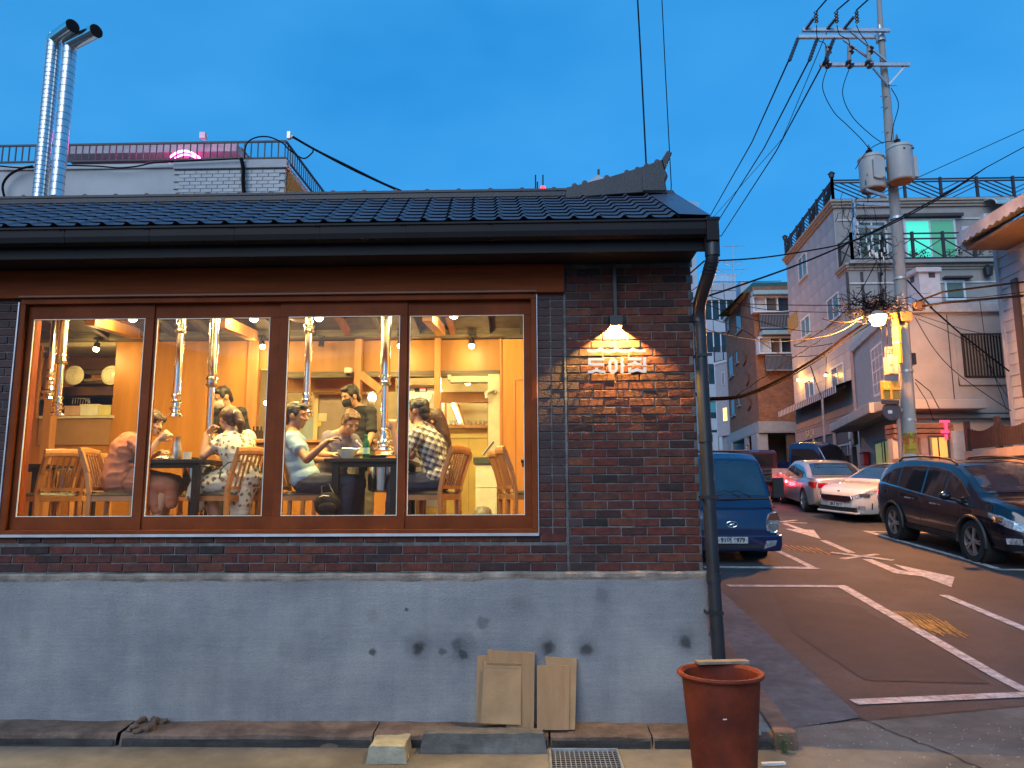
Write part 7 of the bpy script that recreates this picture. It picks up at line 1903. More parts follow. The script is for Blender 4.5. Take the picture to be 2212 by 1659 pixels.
    def wheel(s, width=.22, spokes=5, rim=alloy, steer=0, rimr=.70):
        r = s.wr
        for i, wx in enumerate(s.wheels):
            for sy in (-1, 1):
                M = Matrix.Translation((wx, sy * (s.W - width / 2 - .01), r)) @ Matrix.Rotation(steer if wx > 0 else 0, 4, 'Z')
                b = MB(M); b.lathe([(r * rimr, -width / 2), (r * .95, -width / 2), (r, -width / 2 + .03), (r, width / 2 - .03), (r * .95, width / 2), (r * rimr, width / 2)], 36, ax='y', cap=False)
                for q in range(3): pass
                o = b.build('wheel', tyre, s.t, local=True, smooth=True)
                b = MB(M); yo = sy * width * .40
                b.lathe([(r * rimr + .004, yo + sy * .018), (r * rimr - .012, yo + sy * .018), (r * rimr - .02, yo - sy * .02), (r * rimr - .02, -yo)], 36, ax='y', cap=False)
                for k in range(spokes):
                    a = 2 * PI * k / spokes
                    for da in (-.11, .11):
                        c0 = V((.05 * math.cos(a + da * 2), yo + sy * .004, .05 * math.sin(a + da * 2))); c1 = V(((r * rimr - .015) * math.cos(a + da), yo + sy * .010, (r * rimr - .015) * math.sin(a + da)))
                        b.beam(c0, c1, .026, .03, up=(0, 1, 0))
                b.lathe([(.0, yo + sy * .02), (.035, yo + sy * .018), (.06, yo), (.06, yo - sy * .03)], 20, ax='y', cap=False)
                b.build('rim', rim, o, local=True, smooth=True) if False else None
                rm_ = b.build('rim', rim, s.t, local=True, smooth=True); rm_.parent = o
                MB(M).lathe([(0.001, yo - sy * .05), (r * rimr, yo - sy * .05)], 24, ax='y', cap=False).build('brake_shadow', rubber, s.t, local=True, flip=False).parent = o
    def put(s, name, m, fn, **k):
        b = MB(); fn(b); return b.build(name, m, s.t, local=True, **k)
    def plate(s, x, z, txt, w=.52, h=.11, rear=False, tilt=0):
        o = s.put('number_plate', platem, lambda b: b.box(x - .006, x + .006, -w / 2, w / 2, z - h / 2, z + h / 2), bevel=.003)
        if txt: 
            sg_ = -1 if rear else 1
            M = Matrix.Translation((x + sg_ * .0072, 0, z)) @ Matrix(((0, 0, sg_, 0), (sg_, 0, 0, 0), (0, 1, 0, 0), (0, 0, 0, 1)))
            t_ = text_local(txt, h * .95, M, inkm, s.t); return t_
def text_local(body, size, M, m, parent):
    o = text(body, size, M @ Matrix.Scale(.95, 4, (1, 0, 0)), m, None, 'plate_text', .0006, .004); o.parent = parent; return o

# ---- dark SUV facing down the lane
suvp = paint_m('black blue car paint', (.006, .007, .013), .2, .22)
L = 4.84
suv = Car('parked_car', 'large black SUV with roof rails parked at the right edge of the lane', 'car', (8.63, 9.05, G(9.05)), R(-90), .085, L, 1.97,
    top=[(-2.42, .92), (-2.38, 1.18), (-2.22, 1.30), (-1.95, 1.54), (-1.55, 1.645), (-.9, 1.695), (0, 1.70), (.55, 1.65), (.95, 1.50), (1.42, 1.24), (1.62, 1.12), (1.95, 1.08), (2.2, .99), (2.34, .86), (2.42, .66)],
    belt=[(-2.42, .85), (-2.2, 1.14), (-1.5, 1.13), (-.5, 1.06), (.6, .99), (1.3, .98), (1.9, .93), (2.25, .80), (2.42, .60)],
    bot=[(-2.42, .42), (-2.2, .32), (-1.9, .27), (1.9, .27), (2.2, .25), (2.42, .32)],
    plan=[(-2.42, .80), (-2.32, .90), (-2.05, .965), (-1.4, .985), (0, .985), (1.4, .985), (1.9, .955), (2.2, .87), (2.36, .70), (2.42, .55)], body=suvp, wheels=(-1.42, 1.42), wr=.36, tumble=.33, archm=trim)
s = suv; s.wheel(.24, 5)
sbel = lambda o: [(x, z + o) for x, z in s.belt]
win_hi = [(-2.1, 1.17), (-1.9, 1.33), (-1.6, 1.46), (-1.2, 1.53), (-.6, 1.565), (0, 1.565), (.5, 1.51), (.9, 1.36), (1.28, 1.11)]
for a, b_ in [(-2.06, -1.32), (-1.26, -.36), (-.28, .40), (.44, 1.22)][:]:
    s.spatch('side_window', cglass, a, b_, sbel(.012), win_hi, nu=14)
s.spatch('window_trim', chrome, -2.12, 1.28, sbel(-.006), sbel(.010), off=.012, nu=40, nv=1)
s.spatch('window_trim', chrome, -2.10, 1.28, [(x, z + .004) for x, z in win_hi], [(x, z + .022) for x, z in win_hi], off=.012, nu=40, nv=1)
s.tpatch('windscreen', bglass, .66, 1.50, -.94, .94); s.tpatch('rear_window', cglass, -2.14, -1.72, -.88, .88)
for k in (-1, 1): s.put('wiper', trim, lambda b: b.tube([(1.46, .15 * k + .3, 1.225), (1.28, .15 * k - .2, 1.335)], .009, 5))
for k in (-1, 1):
    s.put('roof_rail', trim, lambda b: b.tube([(-1.62, k * .70, 1.63), (-1.45, k * .70, 1.715), (-.8, k * .69, 1.765), (-.1, k * .68, 1.765), (.35, k * .67, 1.73), (.52, k * .67, 1.66)], .021, 8), smooth=True)
    s.put('wing_mirror', suvp, lambda b: (b.ell((.86, k * 1.10, 1.10), (.075, .11, .08), 14, 10), b.tube([(.86, k * .93, 1.03), (.86, k * 1.04, 1.06)], .03, 8)), smooth=True)
for a, b_, z in [(-.86, -.62, .93), (.10, .34, .90)]:
    for k in (-1, 1): s.put('door_handle', chrome, lambda b: b.tube([(a, k * (s.side(a, z) + .022), z), ((a + b_) / 2, k * (s.side(a, z) + .034), z), (b_, k * (s.side(b_, z) + .022), z)], .014, 8), smooth=True)
for x in (-1.28, -.32, 1.02): s.spatch('door_seam', rubber, x - .004, x + .004, .38, [(-9, interp(s.belt, x) - .02), (9, interp(s.belt, x) - .02)], off=.003, nu=1, nv=12)
s.spatch('sill_trim', trim, -1.0, 1.0, .30, .42, off=.012)
s.spatch('headlight', lensm, 1.86, 2.36, [(1.86, .84), (2.36, .63)], [(1.86, .90), (2.1, .87), (2.36, .76)], off=.010); s.spatch('headlight_ring', chrome, 2.02, 2.14, .755, .84, off=.014)
s.spatch('tail_light', redlens, -2.40, -2.12, .90, 1.12, off=.010); s.spatch('side_marker', amber, 1.58, 1.66, .68, .72, off=.012, nu=2)
s.put('grille', chrome, lambda b: [b.box(2.40, 2.44, -.42, .42, .56 + .05 * k, .585 + .05 * k) for k in range(3)])
s.put('bumper_grille', trim, lambda b: b.box(2.30, 2.43, -.55, .55, .34, .46)); s.spatch('fog_lamp', lensm, 2.20, 2.36, .42, .52, off=.01, nu=6)
s.plate(2.445, .50, None)
s.tpatch('bonnet_seam', rubber, 1.60, 1.612, -.95, .95, off=.003, nu=1)

# ---- silver sedan seen from behind
silv = paint_m('silver car paint', (.42, .40, .40), .5, .3)
hs = math.atan2(2.62, .24)
sed_kw = dict(top=[(-2.30, .80), (-2.27, .98), (-2.15, 1.02), (-1.72, 1.05), (-1.30, 1.24), (-.88, 1.385), (-.3, 1.445), (.25, 1.43), (.65, 1.30), (1.12, 1.06), (1.30, .985), (1.7, .93), (2.05, .84), (2.2, .74), (2.28, .58)],
    belt=[(-2.30, .74), (-2.2, .92), (-1.7, .97), (-.5, .945), (.6, .91), (1.3, .89), (1.9, .80), (2.15, .69), (2.28, .52)],
    bot=[(-2.30, .36), (-2.15, .24), (-1.8, .19), (1.8, .19), (2.1, .19), (2.28, .26)],
    plan=[(-2.30, .80), (-2.2, .90), (-1.95, .96), (-1.3, .985), (0, .985), (1.3, .98), (1.8, .95), (2.1, .85), (2.23, .70), (2.28, .56)], wheels=(-1.36, 1.36), wr=.325, tumble=.36)
sed = Car('parked_car', 'silver sedan seen from behind with red tail lamps in the middle of the lane', 'car', (8.05 + .86, 17.75, G(17.75)), hs, .08, 4.6, 1.79, body=silv, **sed_kw)
def dress_sedan(s, paint):
    wh = [(-1.62, .99), (-1.35, 1.14), (-1.0, 1.26), (-.5, 1.325), (.1, 1.325), (.5, 1.24), (1.02, .955)]
    bl_ = [(x, z + .012) for x, z in s.belt]
    for a, b_ in [(-1.58, -1.08), (-1.03, -.16), (-.09, .98)]: s.spatch('side_window', cglass, a, b_, bl_, wh, nu=14)
    s.spatch('window_trim', chrome, -1.62, 1.02, [(x, z - .006) for x, z in s.belt], [(x, z + .008) for x, z in s.belt], off=.01, nu=30, nv=1)
    s.tpatch('windscreen', bglass, .36, 1.16, -.93, .93); s.tpatch('rear_window', bglass, -1.70, -.95, -.90, .90)
    for k in (-1, 1): s.put('wing_mirror', paint, lambda b: (b.ell((.78, k * .99, .99), (.06, .09, .06), 12, 8), b.tube([(.78, k * .86, .94), (.78, k * .93, .97)], .02, 6)), smooth=True)
    for a, b_, z in [(-.80, -.62, .82), (.22, .40, .80)]:
        for k in (-1, 1): s.put('door_handle', chrome, lambda b: b.tube([(a, k * (s.side(a, z) + .018), z), (b_, k * (s.side(b_, z) + .018), z)], .012, 8))
    for x in (-1.02, -.12, .98): s.spatch('door_seam', rubber, x - .004, x + .004, .30, [(-9, interp(s.belt, x) - .02), (9, interp(s.belt, x) - .02)], off=.003, nu=1, nv=10)
    s.spatch('tail_light', redlens, -2.26, -1.93, [(-2.26, .72), (-1.93, .80)], [(-2.26, .90), (-1.93, .90)], off=.010, nu=10)
    s.put('tail_light', redlens, lambda b: [b.box(-2.315, -2.27, k * .44, k * .70, .74, .88) for k in (-1, 1)], bevel=.01)
    s.put('boot_recess', trim, lambda b: b.box(-2.306, -2.27, -.34, .34, .70, .84)); s.put('boot_chrome', chrome, lambda b: b.box(-2.318, -2.27, -.30, .30, .845, .865))
    s.put('rear_diffuser', trim, lambda b: b.box(-2.30, -2.1, -.62, .62, .26, .38)); s.put('exhaust_tip', chrome, lambda b: [b.tube([(-2.34, k * .50, .31), (-2.2, k * .50, .31)], .045, 12) for k in (-1, 1)])
    s.tpatch('boot_seam', rubber, -1.78, -1.77, -.95, .95, off=.002, nu=1)
dress_sedan(sed, silv); sed.wheel(.21, 5, steer=R(-8)); sed.plate(-2.318, .775, '1 5', .335, .12, rear=True)
sed.put('badge', chrome, lambda b: b.lathe([(.0, -2.31), (.035, -2.31), (.04, -2.30)], 16, (0, 0, .93), ax='x'))

# ---- white sedan, nose to the lane
wh_p = paint_m('white car paint', (.50, .50, .49), .0, .25)
aw_ = R(35) ; hd = math.atan2(-math.cos(R(68)), -math.sin(R(68)))
f_ = V((math.cos(hd), math.sin(hd))); l_v = V((-f_.y, f_.x))
# its right front wheel stands at (8.72, 13.44)
cw = V((9.05, 13.55)) - f_ * 1.36 + (l_v if l_v.y > 0 else -l_v) * .84
ws = Car('parked_car', 'white sedan parked askew with its nose towards the blue truck lane', 'car', (cw.x, cw.y, G(cw.y)), hd, .08, 4.6, 1.79, body=wh_p, **sed_kw)
dress_sedan(ws, wh_p); ws.wheel(.21, 5)
ws.put('grille', mat('dark red tinted grille', (.04, .008, .012), .3), lambda b: b.prism([(-.50, .66), (.50, .66), (.54, .60), (.46, .52), (.3, .50), (-.3, .50), (-.46, .52), (-.54, .60)], 'x', 2.20, 2.30), bevel=.008)
ws.put('grille_rim', chrome, lambda b: b.tube([(2.305, y, z) for y, z in [(-.50, .66), (.50, .66), (.54, .60), (.46, .52), (.3, .50), (-.3, .50), (-.46, .52), (-.54, .60), (-.50, .66)]], .010, 6))
ws.spatch('headlight', lensm, 1.72, 2.24, [(1.72, .80), (2.24, .60)], [(1.72, .83), (2.0, .79), (2.24, .70)], off=.012); ws.spatch('headlight_core', trim, 1.98, 2.18, .645, .735, off=.015)
ws.put('bumper_grille', trim, lambda b: b.box(2.15, 2.295, -.62, .62, .27, .38)); ws.put('bumper_lip', wh_p, lambda b: b.box(2.1, 2.32, -.66, .66, .21, .265), bevel=.02)
ws.spatch('fog_lamp', lensm, 2.10, 2.22, .33, .43, off=.012, nu=5); ws.spatch('bumper_slot', trim, 1.92, 1.95, .34, .50, off=.010, nu=2)
ws.plate(2.305, .43, '28너 9567')
ws.put('badge', chrome, lambda b: b.ell((2.19, 0, .765), (.02, .055, .022), 12, 6))

# ---- blue cab-over truck facing the camera
vanp = paint_m('deep blue truck paint', (.004, .011, .058), .1, .22)
vc = at(1579.3, 1150, 7.45)
van = Car('parked_truck', 'deep blue cab over truck parked facing the camera beside the downpipe', 'truck', (vc.x, 7.45 + 1.75, G(8.6)), R(-90), .10, 3.5, 1.70,
    top=[(-.10, 1.88), (-.08, 1.93), (.3, 1.955), (.75, 1.935), (.98, 1.86), (1.10, 1.76), (1.44, 1.24), (1.52, 1.12), (1.62, 1.00), (1.70, .86), (1.74, .70), (1.76, .50)],
    belt=[(-.10, 1.15), (.6, 1.15), (1.3, 1.10), (1.5, .98), (1.65, .84), (1.72, .66), (1.76, .44)],
    bot=[(-.10, .32), (1.2, .32), (1.6, .30), (1.76, .33)],
    plan=[(-.10, .99), (.9, .99), (1.35, .985), (1.55, .965), (1.66, .93), (1.73, .87), (1.76, .80)], body=vanp, wheels=(.70,), wr=.32, tumble=.16)
s = van
s.wheel(.19, 6, rim=steel)
s.tpatch('windscreen', bglass, 1.055, 1.455, -1.0, 1.0)
s.spatch('side_window', cglass, -.0, 1.20, 1.20, [(-.1, 1.72), (.8, 1.72), (1.0, 1.62), (1.3, 1.22)])
for k in (-1, 1): s.put('wiper', trim, lambda b: (b.tube([(1.49, k * .1 + .35, 1.19), (1.40, k * .1 + .10, 1.31), (1.46, k * .1 - .32, 1.22)], .011, 5)))
s.put('cowl_strip', trim, lambda b: b.tube([(1.475, -.74, 1.175), (1.505, 0, 1.17), (1.475, .74, 1.175)], .022, 8))
s.put('bonnet_seam', rubber, lambda b: b.tube([(1.60, -.80, 1.035), (1.635, -.4, 1.035), (1.64, .4, 1.035), (1.60, .80, 1.035)], .008, 5))
for k in (-1, 1):
    s.put('headlight', lensm, lambda b: b.prism([(k * .58, .58), (k * .80, .60), (k * .835, .82), (k * .78, .98), (k * .66, .94), (k * .60, .80)], 'x', 1.60, 1.745), bevel=.02)
    s.put('indicator', amber, lambda b: b.prism([(k * .61, .83), (k * .835, .83), (k * .79, .97), (k * .67, .94)], 'x', 1.62, 1.752))
    s.put('lamp_reflector', chrome, lambda b: b.lathe([(.0, 1.745), (.07, 1.75), (.085, 1.76), (.09, 1.75)], 18, (0, k * .72, .70), ax='x'), smooth=True)
    s.put('fog_lamp', lensm, lambda b: b.prism([(k * .53, .34), (k * .74, .40), (k * .76, .49), (k * .58, .48)], 'x', 1.70, 1.80), bevel=.01)
    s.put('wing_mirror', trim, lambda b: (b.box(1.16, 1.22, k * .90, k * 1.09, 1.16, 1.52), b.tube([(1.2, k * .80, 1.22), (1.19, k * .95, 1.2)], .015, 6), b.tube([(1.1, k * .79, 1.5), (1.19, k * .95, 1.48)], .015, 6)), bevel=.02)
s.put('bumper', vanp, lambda b: b.prism([(-.83, .30), (.83, .30), (.86, .42), (.85, .58), (-.85, .58), (-.86, .42)], 'x', 1.55, 1.79), bevel=.03)
s.put('bumper_grille', trim, lambda b: b.box(1.785, 1.797, -.50, .50, .355, .42))
s.plate(1.802, .495, '91어 6979')
s.put('plate_bolt', trim, lambda b: [b.cyl((1.80, k * .238, .495), (1.812, k * .238, .495), .008, n=8) for k in (-1, 1)])
def ring_x(b, x, cy, cz, ry, rz, r, n=24, tilt=0): b.tube([(x, cy + ry * math.cos(2 * PI * i / n), cz + rz * math.sin(2 * PI * i / n)) for i in range(n + 1)], r, 6)
s.put('badge', chrome, lambda b: (ring_x(b, 1.752, 0, .76, .095, .05, .007), b.beam((1.752, -.045, .725), (1.752, -.02, .798), .014, .01, up=(1, 0, 0)), b.beam((1.752, .02, .722), (1.752, .045, .795), .014, .01, up=(1, 0, 0)), b.tube([(1.752, -.035, .75), (1.752, .0, .762), (1.752, .035, .77)], .007, 5)))
s.put('roof_visor', trim, lambda b: b.box(.1, .5, -.70, .70, 1.965, 1.985), bevel=.008)
s.put('chassis', rubber, lambda b: (b.box(-3.2, 1.5, -.40, .40, .35, .52), b.cyl((.7, -.7, .32), (.7, .7, .32), .05), b.box(.9, 1.3, -.2, .2, .22, .36)))
s.put('cargo_bed', vanp, lambda b: (b.box(-3.25, -.2, -.82, .82, .72, .80), b.box(-3.25, -.2, -.84, -.80, .80, 1.18), b.box(-3.25, -.2, .80, .84, .80, 1.18), b.box(-.24, -.2, -.8, .8, .8, 1.4), b.box(-3.27, -3.22, -.84, .84, .80, 1.18)), bevel=.01)
for sy in (-1, 1):
    o = s.put('wheel', tyre, lambda b: b.lathe([(.15, -.1), (.30, -.1), (.32, -.07), (.32, .07), (.30, .1), (.15, .1)], 30, (-2.0, sy * .68, .32), ax='y'), smooth=True)

# ---- second blue truck further up and the dark van with lit tail lamps
tc_ = at(1742, 1040, 22)
tr2 = Car('parked_truck', 'dark blue cab over truck standing behind the silver sedan', 'truck', (tc_.x + .1, 22.6, G(22.6)), R(-52), .08, 3.5, 1.66,
    top=[(-.10, 1.88), (-.08, 1.93), (.3, 1.955), (.75, 1.935), (.98, 1.86), (1.10, 1.76), (1.44, 1.24), (1.52, 1.12), (1.62, 1.00), (1.70, .86), (1.74, .70), (1.76, .50)],
    belt=[(-.10, 1.15), (.6, 1.15), (1.3, 1.10), (1.5, .98), (1.65, .84), (1.72, .66), (1.76, .44)],
    bot=[(-.10, .32), (1.2, .32), (1.6, .30), (1.76, .33)],
    plan=[(-.10, .99), (.9, .99), (1.35, .985), (1.55, .965), (1.66, .93), (1.73, .87), (1.76, .80)], body=mat('darker blue truck paint', (.008, .016, .07), .25, coat=1), wheels=(.70,), wr=.32, tumble=.16)
s = tr2; s.wheel(.19, 6, rim=steel); s.tpatch('windscreen', cglass, 1.055, 1.455, -1.0, 1.0); s.spatch('side_window', cglass, -.0, 1.20, 1.20, [(-.1, 1.72), (.8, 1.72), (1.0, 1.62), (1.3, 1.22)])
for k in (-1, 1):
    s.put('headlight', lensm, lambda b: b.prism([(k * .58, .58), (k * .80, .60), (k * .835, .82), (k * .78, .98), (k * .66, .94), (k * .60, .80)], 'x', 1.60, 1.745), bevel=.02)
    s.put('wing_mirror', trim, lambda b: (b.box(1.16, 1.22, k * .90, k * 1.05, 1.16, 1.46), b.tube([(1.2, k * .80, 1.22), (1.19, k * .95, 1.2)], .015, 6)))
s.put('bumper', MT['darker blue truck paint'], lambda b: b.box(1.55, 1.79, -.83, .83, .30, .56), bevel=.03)
s.put('cargo_bed', MT['darker blue truck paint'], lambda b: (b.box(-3.0, -.2, -.82, .82, .72, .80), b.box(-3.0, -.2, -.84, -.80, .80, 1.18), b.box(-3.0, -.2, .80, .84, .80, 1.18)))
pu = at(1683, 1030, 19.6)
pk_ = thing('parked_truck', 'grey sided pickup truck with a glowing red tail lamp beside the silver sedan', 'truck', (pu.x, 20.4, G(20.4)), R(100))
pkm = mat('dark maroon truck paint', (.05, .012, .02), .3, coat=1)
def pk(nm, m, fn, **k): b = MB(); fn(b); return b.build(nm, m, pk_, local=True, **k)
pk('cab', pkm, lambda b: b.prism([(1.0, .45), (2.6, .45), (2.62, 1.1), (2.3, 1.75), (1.2, 1.80), (1.0, 1.7)], 'y', -.78, .78) if False else b.prism([(1.0, .45), (2.6, .45), (2.62, 1.1), (2.3, 1.75), (1.2, 1.80), (1.0, 1.7)], 'y', -.78, .78), bevel=.04)
pk('cab_window', cglass, lambda b: (b.box(.985, .995, -.6, .6, 1.2, 1.62), b.prism([(1.2, 1.15), (2.4, 1.15), (2.15, 1.65), (1.25, 1.65)], 'y', -.79, .79)))
pk('bed_side', mat('grey steel bed side', (.25, .22, .24), .4, .5), lambda b: (b.box(-1.6, .95, -.82, -.78, .62, 1.02), b.box(-1.6, .95, .78, .82, .62, 1.02), b.box(-1.62, -1.58, -.82, .82, .62, 1.02), b.box(-1.6, .95, -.8, .8, .58, .62)))
pk('bed_rail', trim, lambda b: [b.box(-1.6, .95, k * .83, k * .845, z, z + .03) for k in (-1, 1) for z in (.70, .82, .94)])
pk('tail_light', emis('lit red tail lamp', (1, .03, .04), 9), lambda b: [b.box(-1.68, -1.63, k * .62, k * .80, .48, .62) for k in (-1, 1)])
pk('number_plate', platem, lambda b: b.box(-1.66, -1.64, -.2, .2, .45, .57))
for wx in (-.9, 1.9):
    for sy in (-1, 1): pk('wheel', tyre, lambda b: b.lathe([(.14, -.09), (.29, -.09), (.31, -.06), (.31, .06), (.29, .09), (.14, .09)], 24, (wx, sy * .66, .31), ax='y'), smooth=True)
lamp('tail_glow', 'POINT', pk_.location + V((-.1, -1.9, .6)), 5, (1, .04, .06), pk_, size=.06)
bpy.context.view_layer.update()
gl_ = [c for c in kids(pk_) if c.type == 'LIGHT'][0]; gl_.location = (-1.85, .5, .6)

# far passer-by
J = dict(pelvis=(19.9, 40, 0), chest=(0, 0, 0))
pb = at(1614, 975, 33.0); z0 = G(33.0)
X = pb.x; Y = 33.0
J = dict(pelvis=(X, Y, z0 + .95), chest=(X, Y, z0 + 1.27), neck=(X, Y, z0 + 1.50), head=(X, Y - .02, z0 + 1.63), look=(-.5, -.85, 0), shL=(X + .17, Y + .08, z0 + 1.42), shR=(X - .17, Y - .08, z0 + 1.42),
         elL=(X + .24, Y + .05, z0 + 1.13), wrL=(X + .20, Y - .1, z0 + .90), elR=(X - .24, Y - .05, z0 + 1.13), wrR=(X - .22, Y - .15, z0 + .90), knL=(X + .1, Y, z0 + .5), knR=(X - .1, Y - .05, z0 + .5), anL=(X + .1, Y + .05, z0 + .08), anR=(X - .1, Y - .1, z0 + .08))
FLs = FL; FL = z0
work = bpy.data.scenes.new('work')
person('passer-by in a grey top walking up the lane behind the blue truck', J, skinA, hairB, [shirt(mat('grey lilac top cloth', (.25, .23, .27), .8), 'top', .6, 1.0), trousers(denim, 'jeans'), shoes(black)], short_hair())
FL = FLs
bpy.data.scenes.remove(work)
# ------------------------------------------------------------------ utility pole, lamp, cables
PY = 12.8
pcon = mat('pole concrete', (.30, .29, .28), .85, var=.15, scale=2, stretch=(3, 3, .6), bump=.3)
pole = thing('utility_pole', 'tall concrete utility pole with crossarms and two grey transformers', 'utility pole', (at(1967, 985, PY).x, PY, G(PY)))
def cx(v): return 1904 + (v) * (1967 - 1904) / 985 + (0)
pts = []
for u, v in [(1897, -30), (1904, 90), (1916, 220), (1927, 380), (1938, 500), (1944, 600), (1952, 740), (1960, 860), (1967, 985), (1972, 1060)]:
    p = at(u, v, PY); pts.append(p)
x0, z0 = pts[0].x, pts[0].z
xm = sum(p.x for p in pts) / len(pts)
line = [V((p.x, PY, p.z)) for p in pts]; line.append(V((line[-1].x, PY, G(PY) - .1)))
one('shaft', pcon, pole, lambda b: b.tube(line, [.055, .075, .105, .12, .135, .145, .155, .165, .175, .18, .19], 18), smooth=True)
one('pole_cap', galv, pole, lambda b: b.tube([at(1900, 55, PY), at(1903, 90, PY)], [.06, .13], 14))
def pa(u, v, dy=0): p = at(u, v, PY + dy); return p
arms = [((1733, 65), (1922, 66), -.2), ((1724, 80), (1896, 80), .2), ((1771, 140), (1965, 140), -.22)]
for (a, b_, dy) in arms: one('crossarm', galv, pole, lambda b: b.beam(pa(*a, dy), pa(*b_, dy), .085, .085))
for a, b_ in [((1838, 68), (1915, 132)), ((1822, 86), (1888, 134)), ((1955, 143), (1920, 183)), ((1886, 147), (1917, 183))]: one('brace', galv, pole, lambda b: b.beam(pa(*a, -.2), pa(*b_, -.15), .045, .045))
ins = mat('dark brown insulator', (.035, .015, .02), .3, coat=.5)
def insul(p, q, n=7, r=.055, nm='insulator'):
    p, q = V(p), V(q); pts_ = []; rs = []
    for i in range(n * 2 + 1): pts_.append(p.lerp(q, i / (n * 2))); rs.append(r if i % 2 else r * .45)
    one(nm, ins, pole, lambda b: b.tube(pts_, rs, 10))
for (a, b_) in [((1740, 64), (1759, 38)), ((1786, 64), (1808, 37)), ((1822, 64), (1845, 36)), ((1724, 82), (1705, 132)), ((1766, 82), (1748, 132)), ((1802, 82), (1784, 128))]: insul(pa(*a, -.2 if a[1] < 70 else .16), pa(*b_, -.5 if a[1] < 70 else -.6), 8)
for u in (1764, 1808, 1852): insul(pa(u, 50, -.9), pa(u - 2, 24, -1.1), 4, .06, 'line_clamp')
for u in (1787, 1835, 1877):
    one('cutout_fuse', pcon, pole, lambda b: b.tube([pa(u, 100, -.3), pa(u - 1, 145, -.3)], [.06, .045], 10)); insul(pa(u + 4, 100, -.3), pa(u + 2, 118, -.3), 2, .09); insul(pa(u - 6, 132, -.3), pa(u + 6, 146, -.3), 2, .11)
tm_ = mat('pale transformer grey', (.38, .38, .37), .45, var=.06, scale=2); tbm = mat('transformer underside lamplight', (.28, .13, .06), .8)  # underside tint is the street lamp's glow put into the colour
def transformer(u, vt, vb, w, dy):
    c0 = pa(u, vt, dy); c1 = pa(u + 6, vb, dy); X = (c0.x + c1.x) / 2; r = w / 2; Y = PY + dy
    k = thing('transformer', ('left lower' if u < 1900 else 'right upper') + ' of the two pale grey transformers bolted on the utility pole', 'transformer', (X, Y, c1.z))
    h = c0.z - c1.z
    one('tank', tm_, k, lambda b: b.lathe([(r * .96, 0.03), (r, .06), (r, h - .05), (r * 1.05, h - .045), (r * 1.05, h - .01), (r * .9, h + .05), (.05, h + .1)], 28, (X, Y, c1.z)), smooth=True)
    one('tank_base', tbm, k, lambda b: b.lathe([(.01, .0), (r * .94, .0), (r * .94, .03)], 24, (X, Y, c1.z)))
    one('bushing', ins, k, lambda b: b.lathe([(.06, 0), (.10, .03), (.06, .06), (.095, .09), (.055, .12), (.085, .15), (.04, .18), (.02, .28), (.01, .32)], 12, (X - r * .1, Y, c1.z + h + .06)), smooth=True)
    one('radiator_panel', tm_, k, lambda b: b.prism([(X - .12, c1.z + h * .25), (X, c1.z + h * .2), (X + .16, c1.z + h * .25), (X + .16, c1.z + h * .8), (X + .05, c1.z + h * .86), (X - .12, c1.z + h * .8)], 'y', Y - r - .07, Y - r + .05) if u < 1900 else b.box(X + r - .02, X + r + .08, Y - .12, Y + .12, c1.z + h * .1, c1.z + h * .7), bevel=.01)
    one('terminal', ins, k, lambda b: [b.ell((X + q, Y - r * .95, c1.z + h - .14), .035, 8, 6) for q in (-.02, .2)])
    for f_q in (.7, .2): one('bracket', galv, k, lambda b: b.beam((X, Y, c1.z + h * f_q), (line[4].x, PY, c1.z + h * f_q), .10, .08))
transformer(1881, 342, 412, .62, -.15); transformer(1942, 320, 393, .60, -.45)
for v in (185, 208, 232, 285): one('step_bolt', galv, pole, lambda b: b.tube([pa(1905 + v * .04 - 12, v, -.1), pa(1905 + v * .04 + 4, v, -.1)] if v > 200 and v < 240 or v > 280 else [pa(1922, v, -.1), pa(1938, v, -.1)], .012, 5))
for v in (470, 600, 800, 905): one('pole_band', galv, pole, lambda b: b.tube([line[0].lerp(line[0], 0) if False else V((pa(1938 + (v - 500) * .062, v).x, PY, pa(1938, v).z)), V((pa(1938 + (v - 500) * .062, v).x, PY, pa(1938, v + 5).z))], .178, 18))
for a, b_ in [((1843, 430), (1846, 520)), ((1850, 440), (1920, 443)), ((1850, 490), (1918, 492)), ((1870, 410), (1915, 425))]: one('service_bracket', galv, pole, lambda b: b.beam(pa(*a, -.3), pa(*b_, -.25), .07, .07))
# notices on the pole
nt_ = thing('pole_notice', 'yellow notice with red Korean letters taped to the utility pole', 'notice', pa(1974, 985, -.2))
a, b_ = pa(1957, 938, -.21), pa(1992, 975, -.21)
def curved(b, u0, v0, u1, v1, off=.0):
    A, B = pa(u0, v0, -.2), pa(u1, v1, -.2); xc = pa(1966, (v0 + v1) / 2, 0).x; r = .188 + off
    xa, xb2 = (A.x - xc), (B.x - xc); a0_, a1_ = math.asin(max(-.98, min(.98, xa / r))), math.asin(max(-.98, min(.98, xb2 / r)))
    b.grid(lambda s, t: (xc + r * math.sin(a0_ + (a1_ - a0_) * s), PY - r * math.cos(a0_ + (a1_ - a0_) * s), A.z + (B.z - A.z) * t), 10, 2)
b = MB(); curved(b, 1954, 934, 1984, 978); b.build('paper', mat('yellow notice paper', (.42, .30, .03), .7), nt_, flip=False)
p = pa(1969, 953, -.235); text('폐 지', .20, Matrix.Translation((p.x, PY - .20, p.z)) @ Matrix.Rotation(R(90), 4, 'X'), mat('red notice ink', (.45, .04, .02), .7), nt_, ext=.002)
for v, tx in ((938, '재활용 고물상'), (944, '수거합니다'), (971, '010-2724')): p = pa(1969, v, -.235); text(tx, .065, Matrix.Translation((p.x, PY - .20, p.z)) @ Matrix.Rotation(R(90), 4, 'X'), mat('dark notice ink', (.06, .05, .01), .7), nt_, ext=.002)
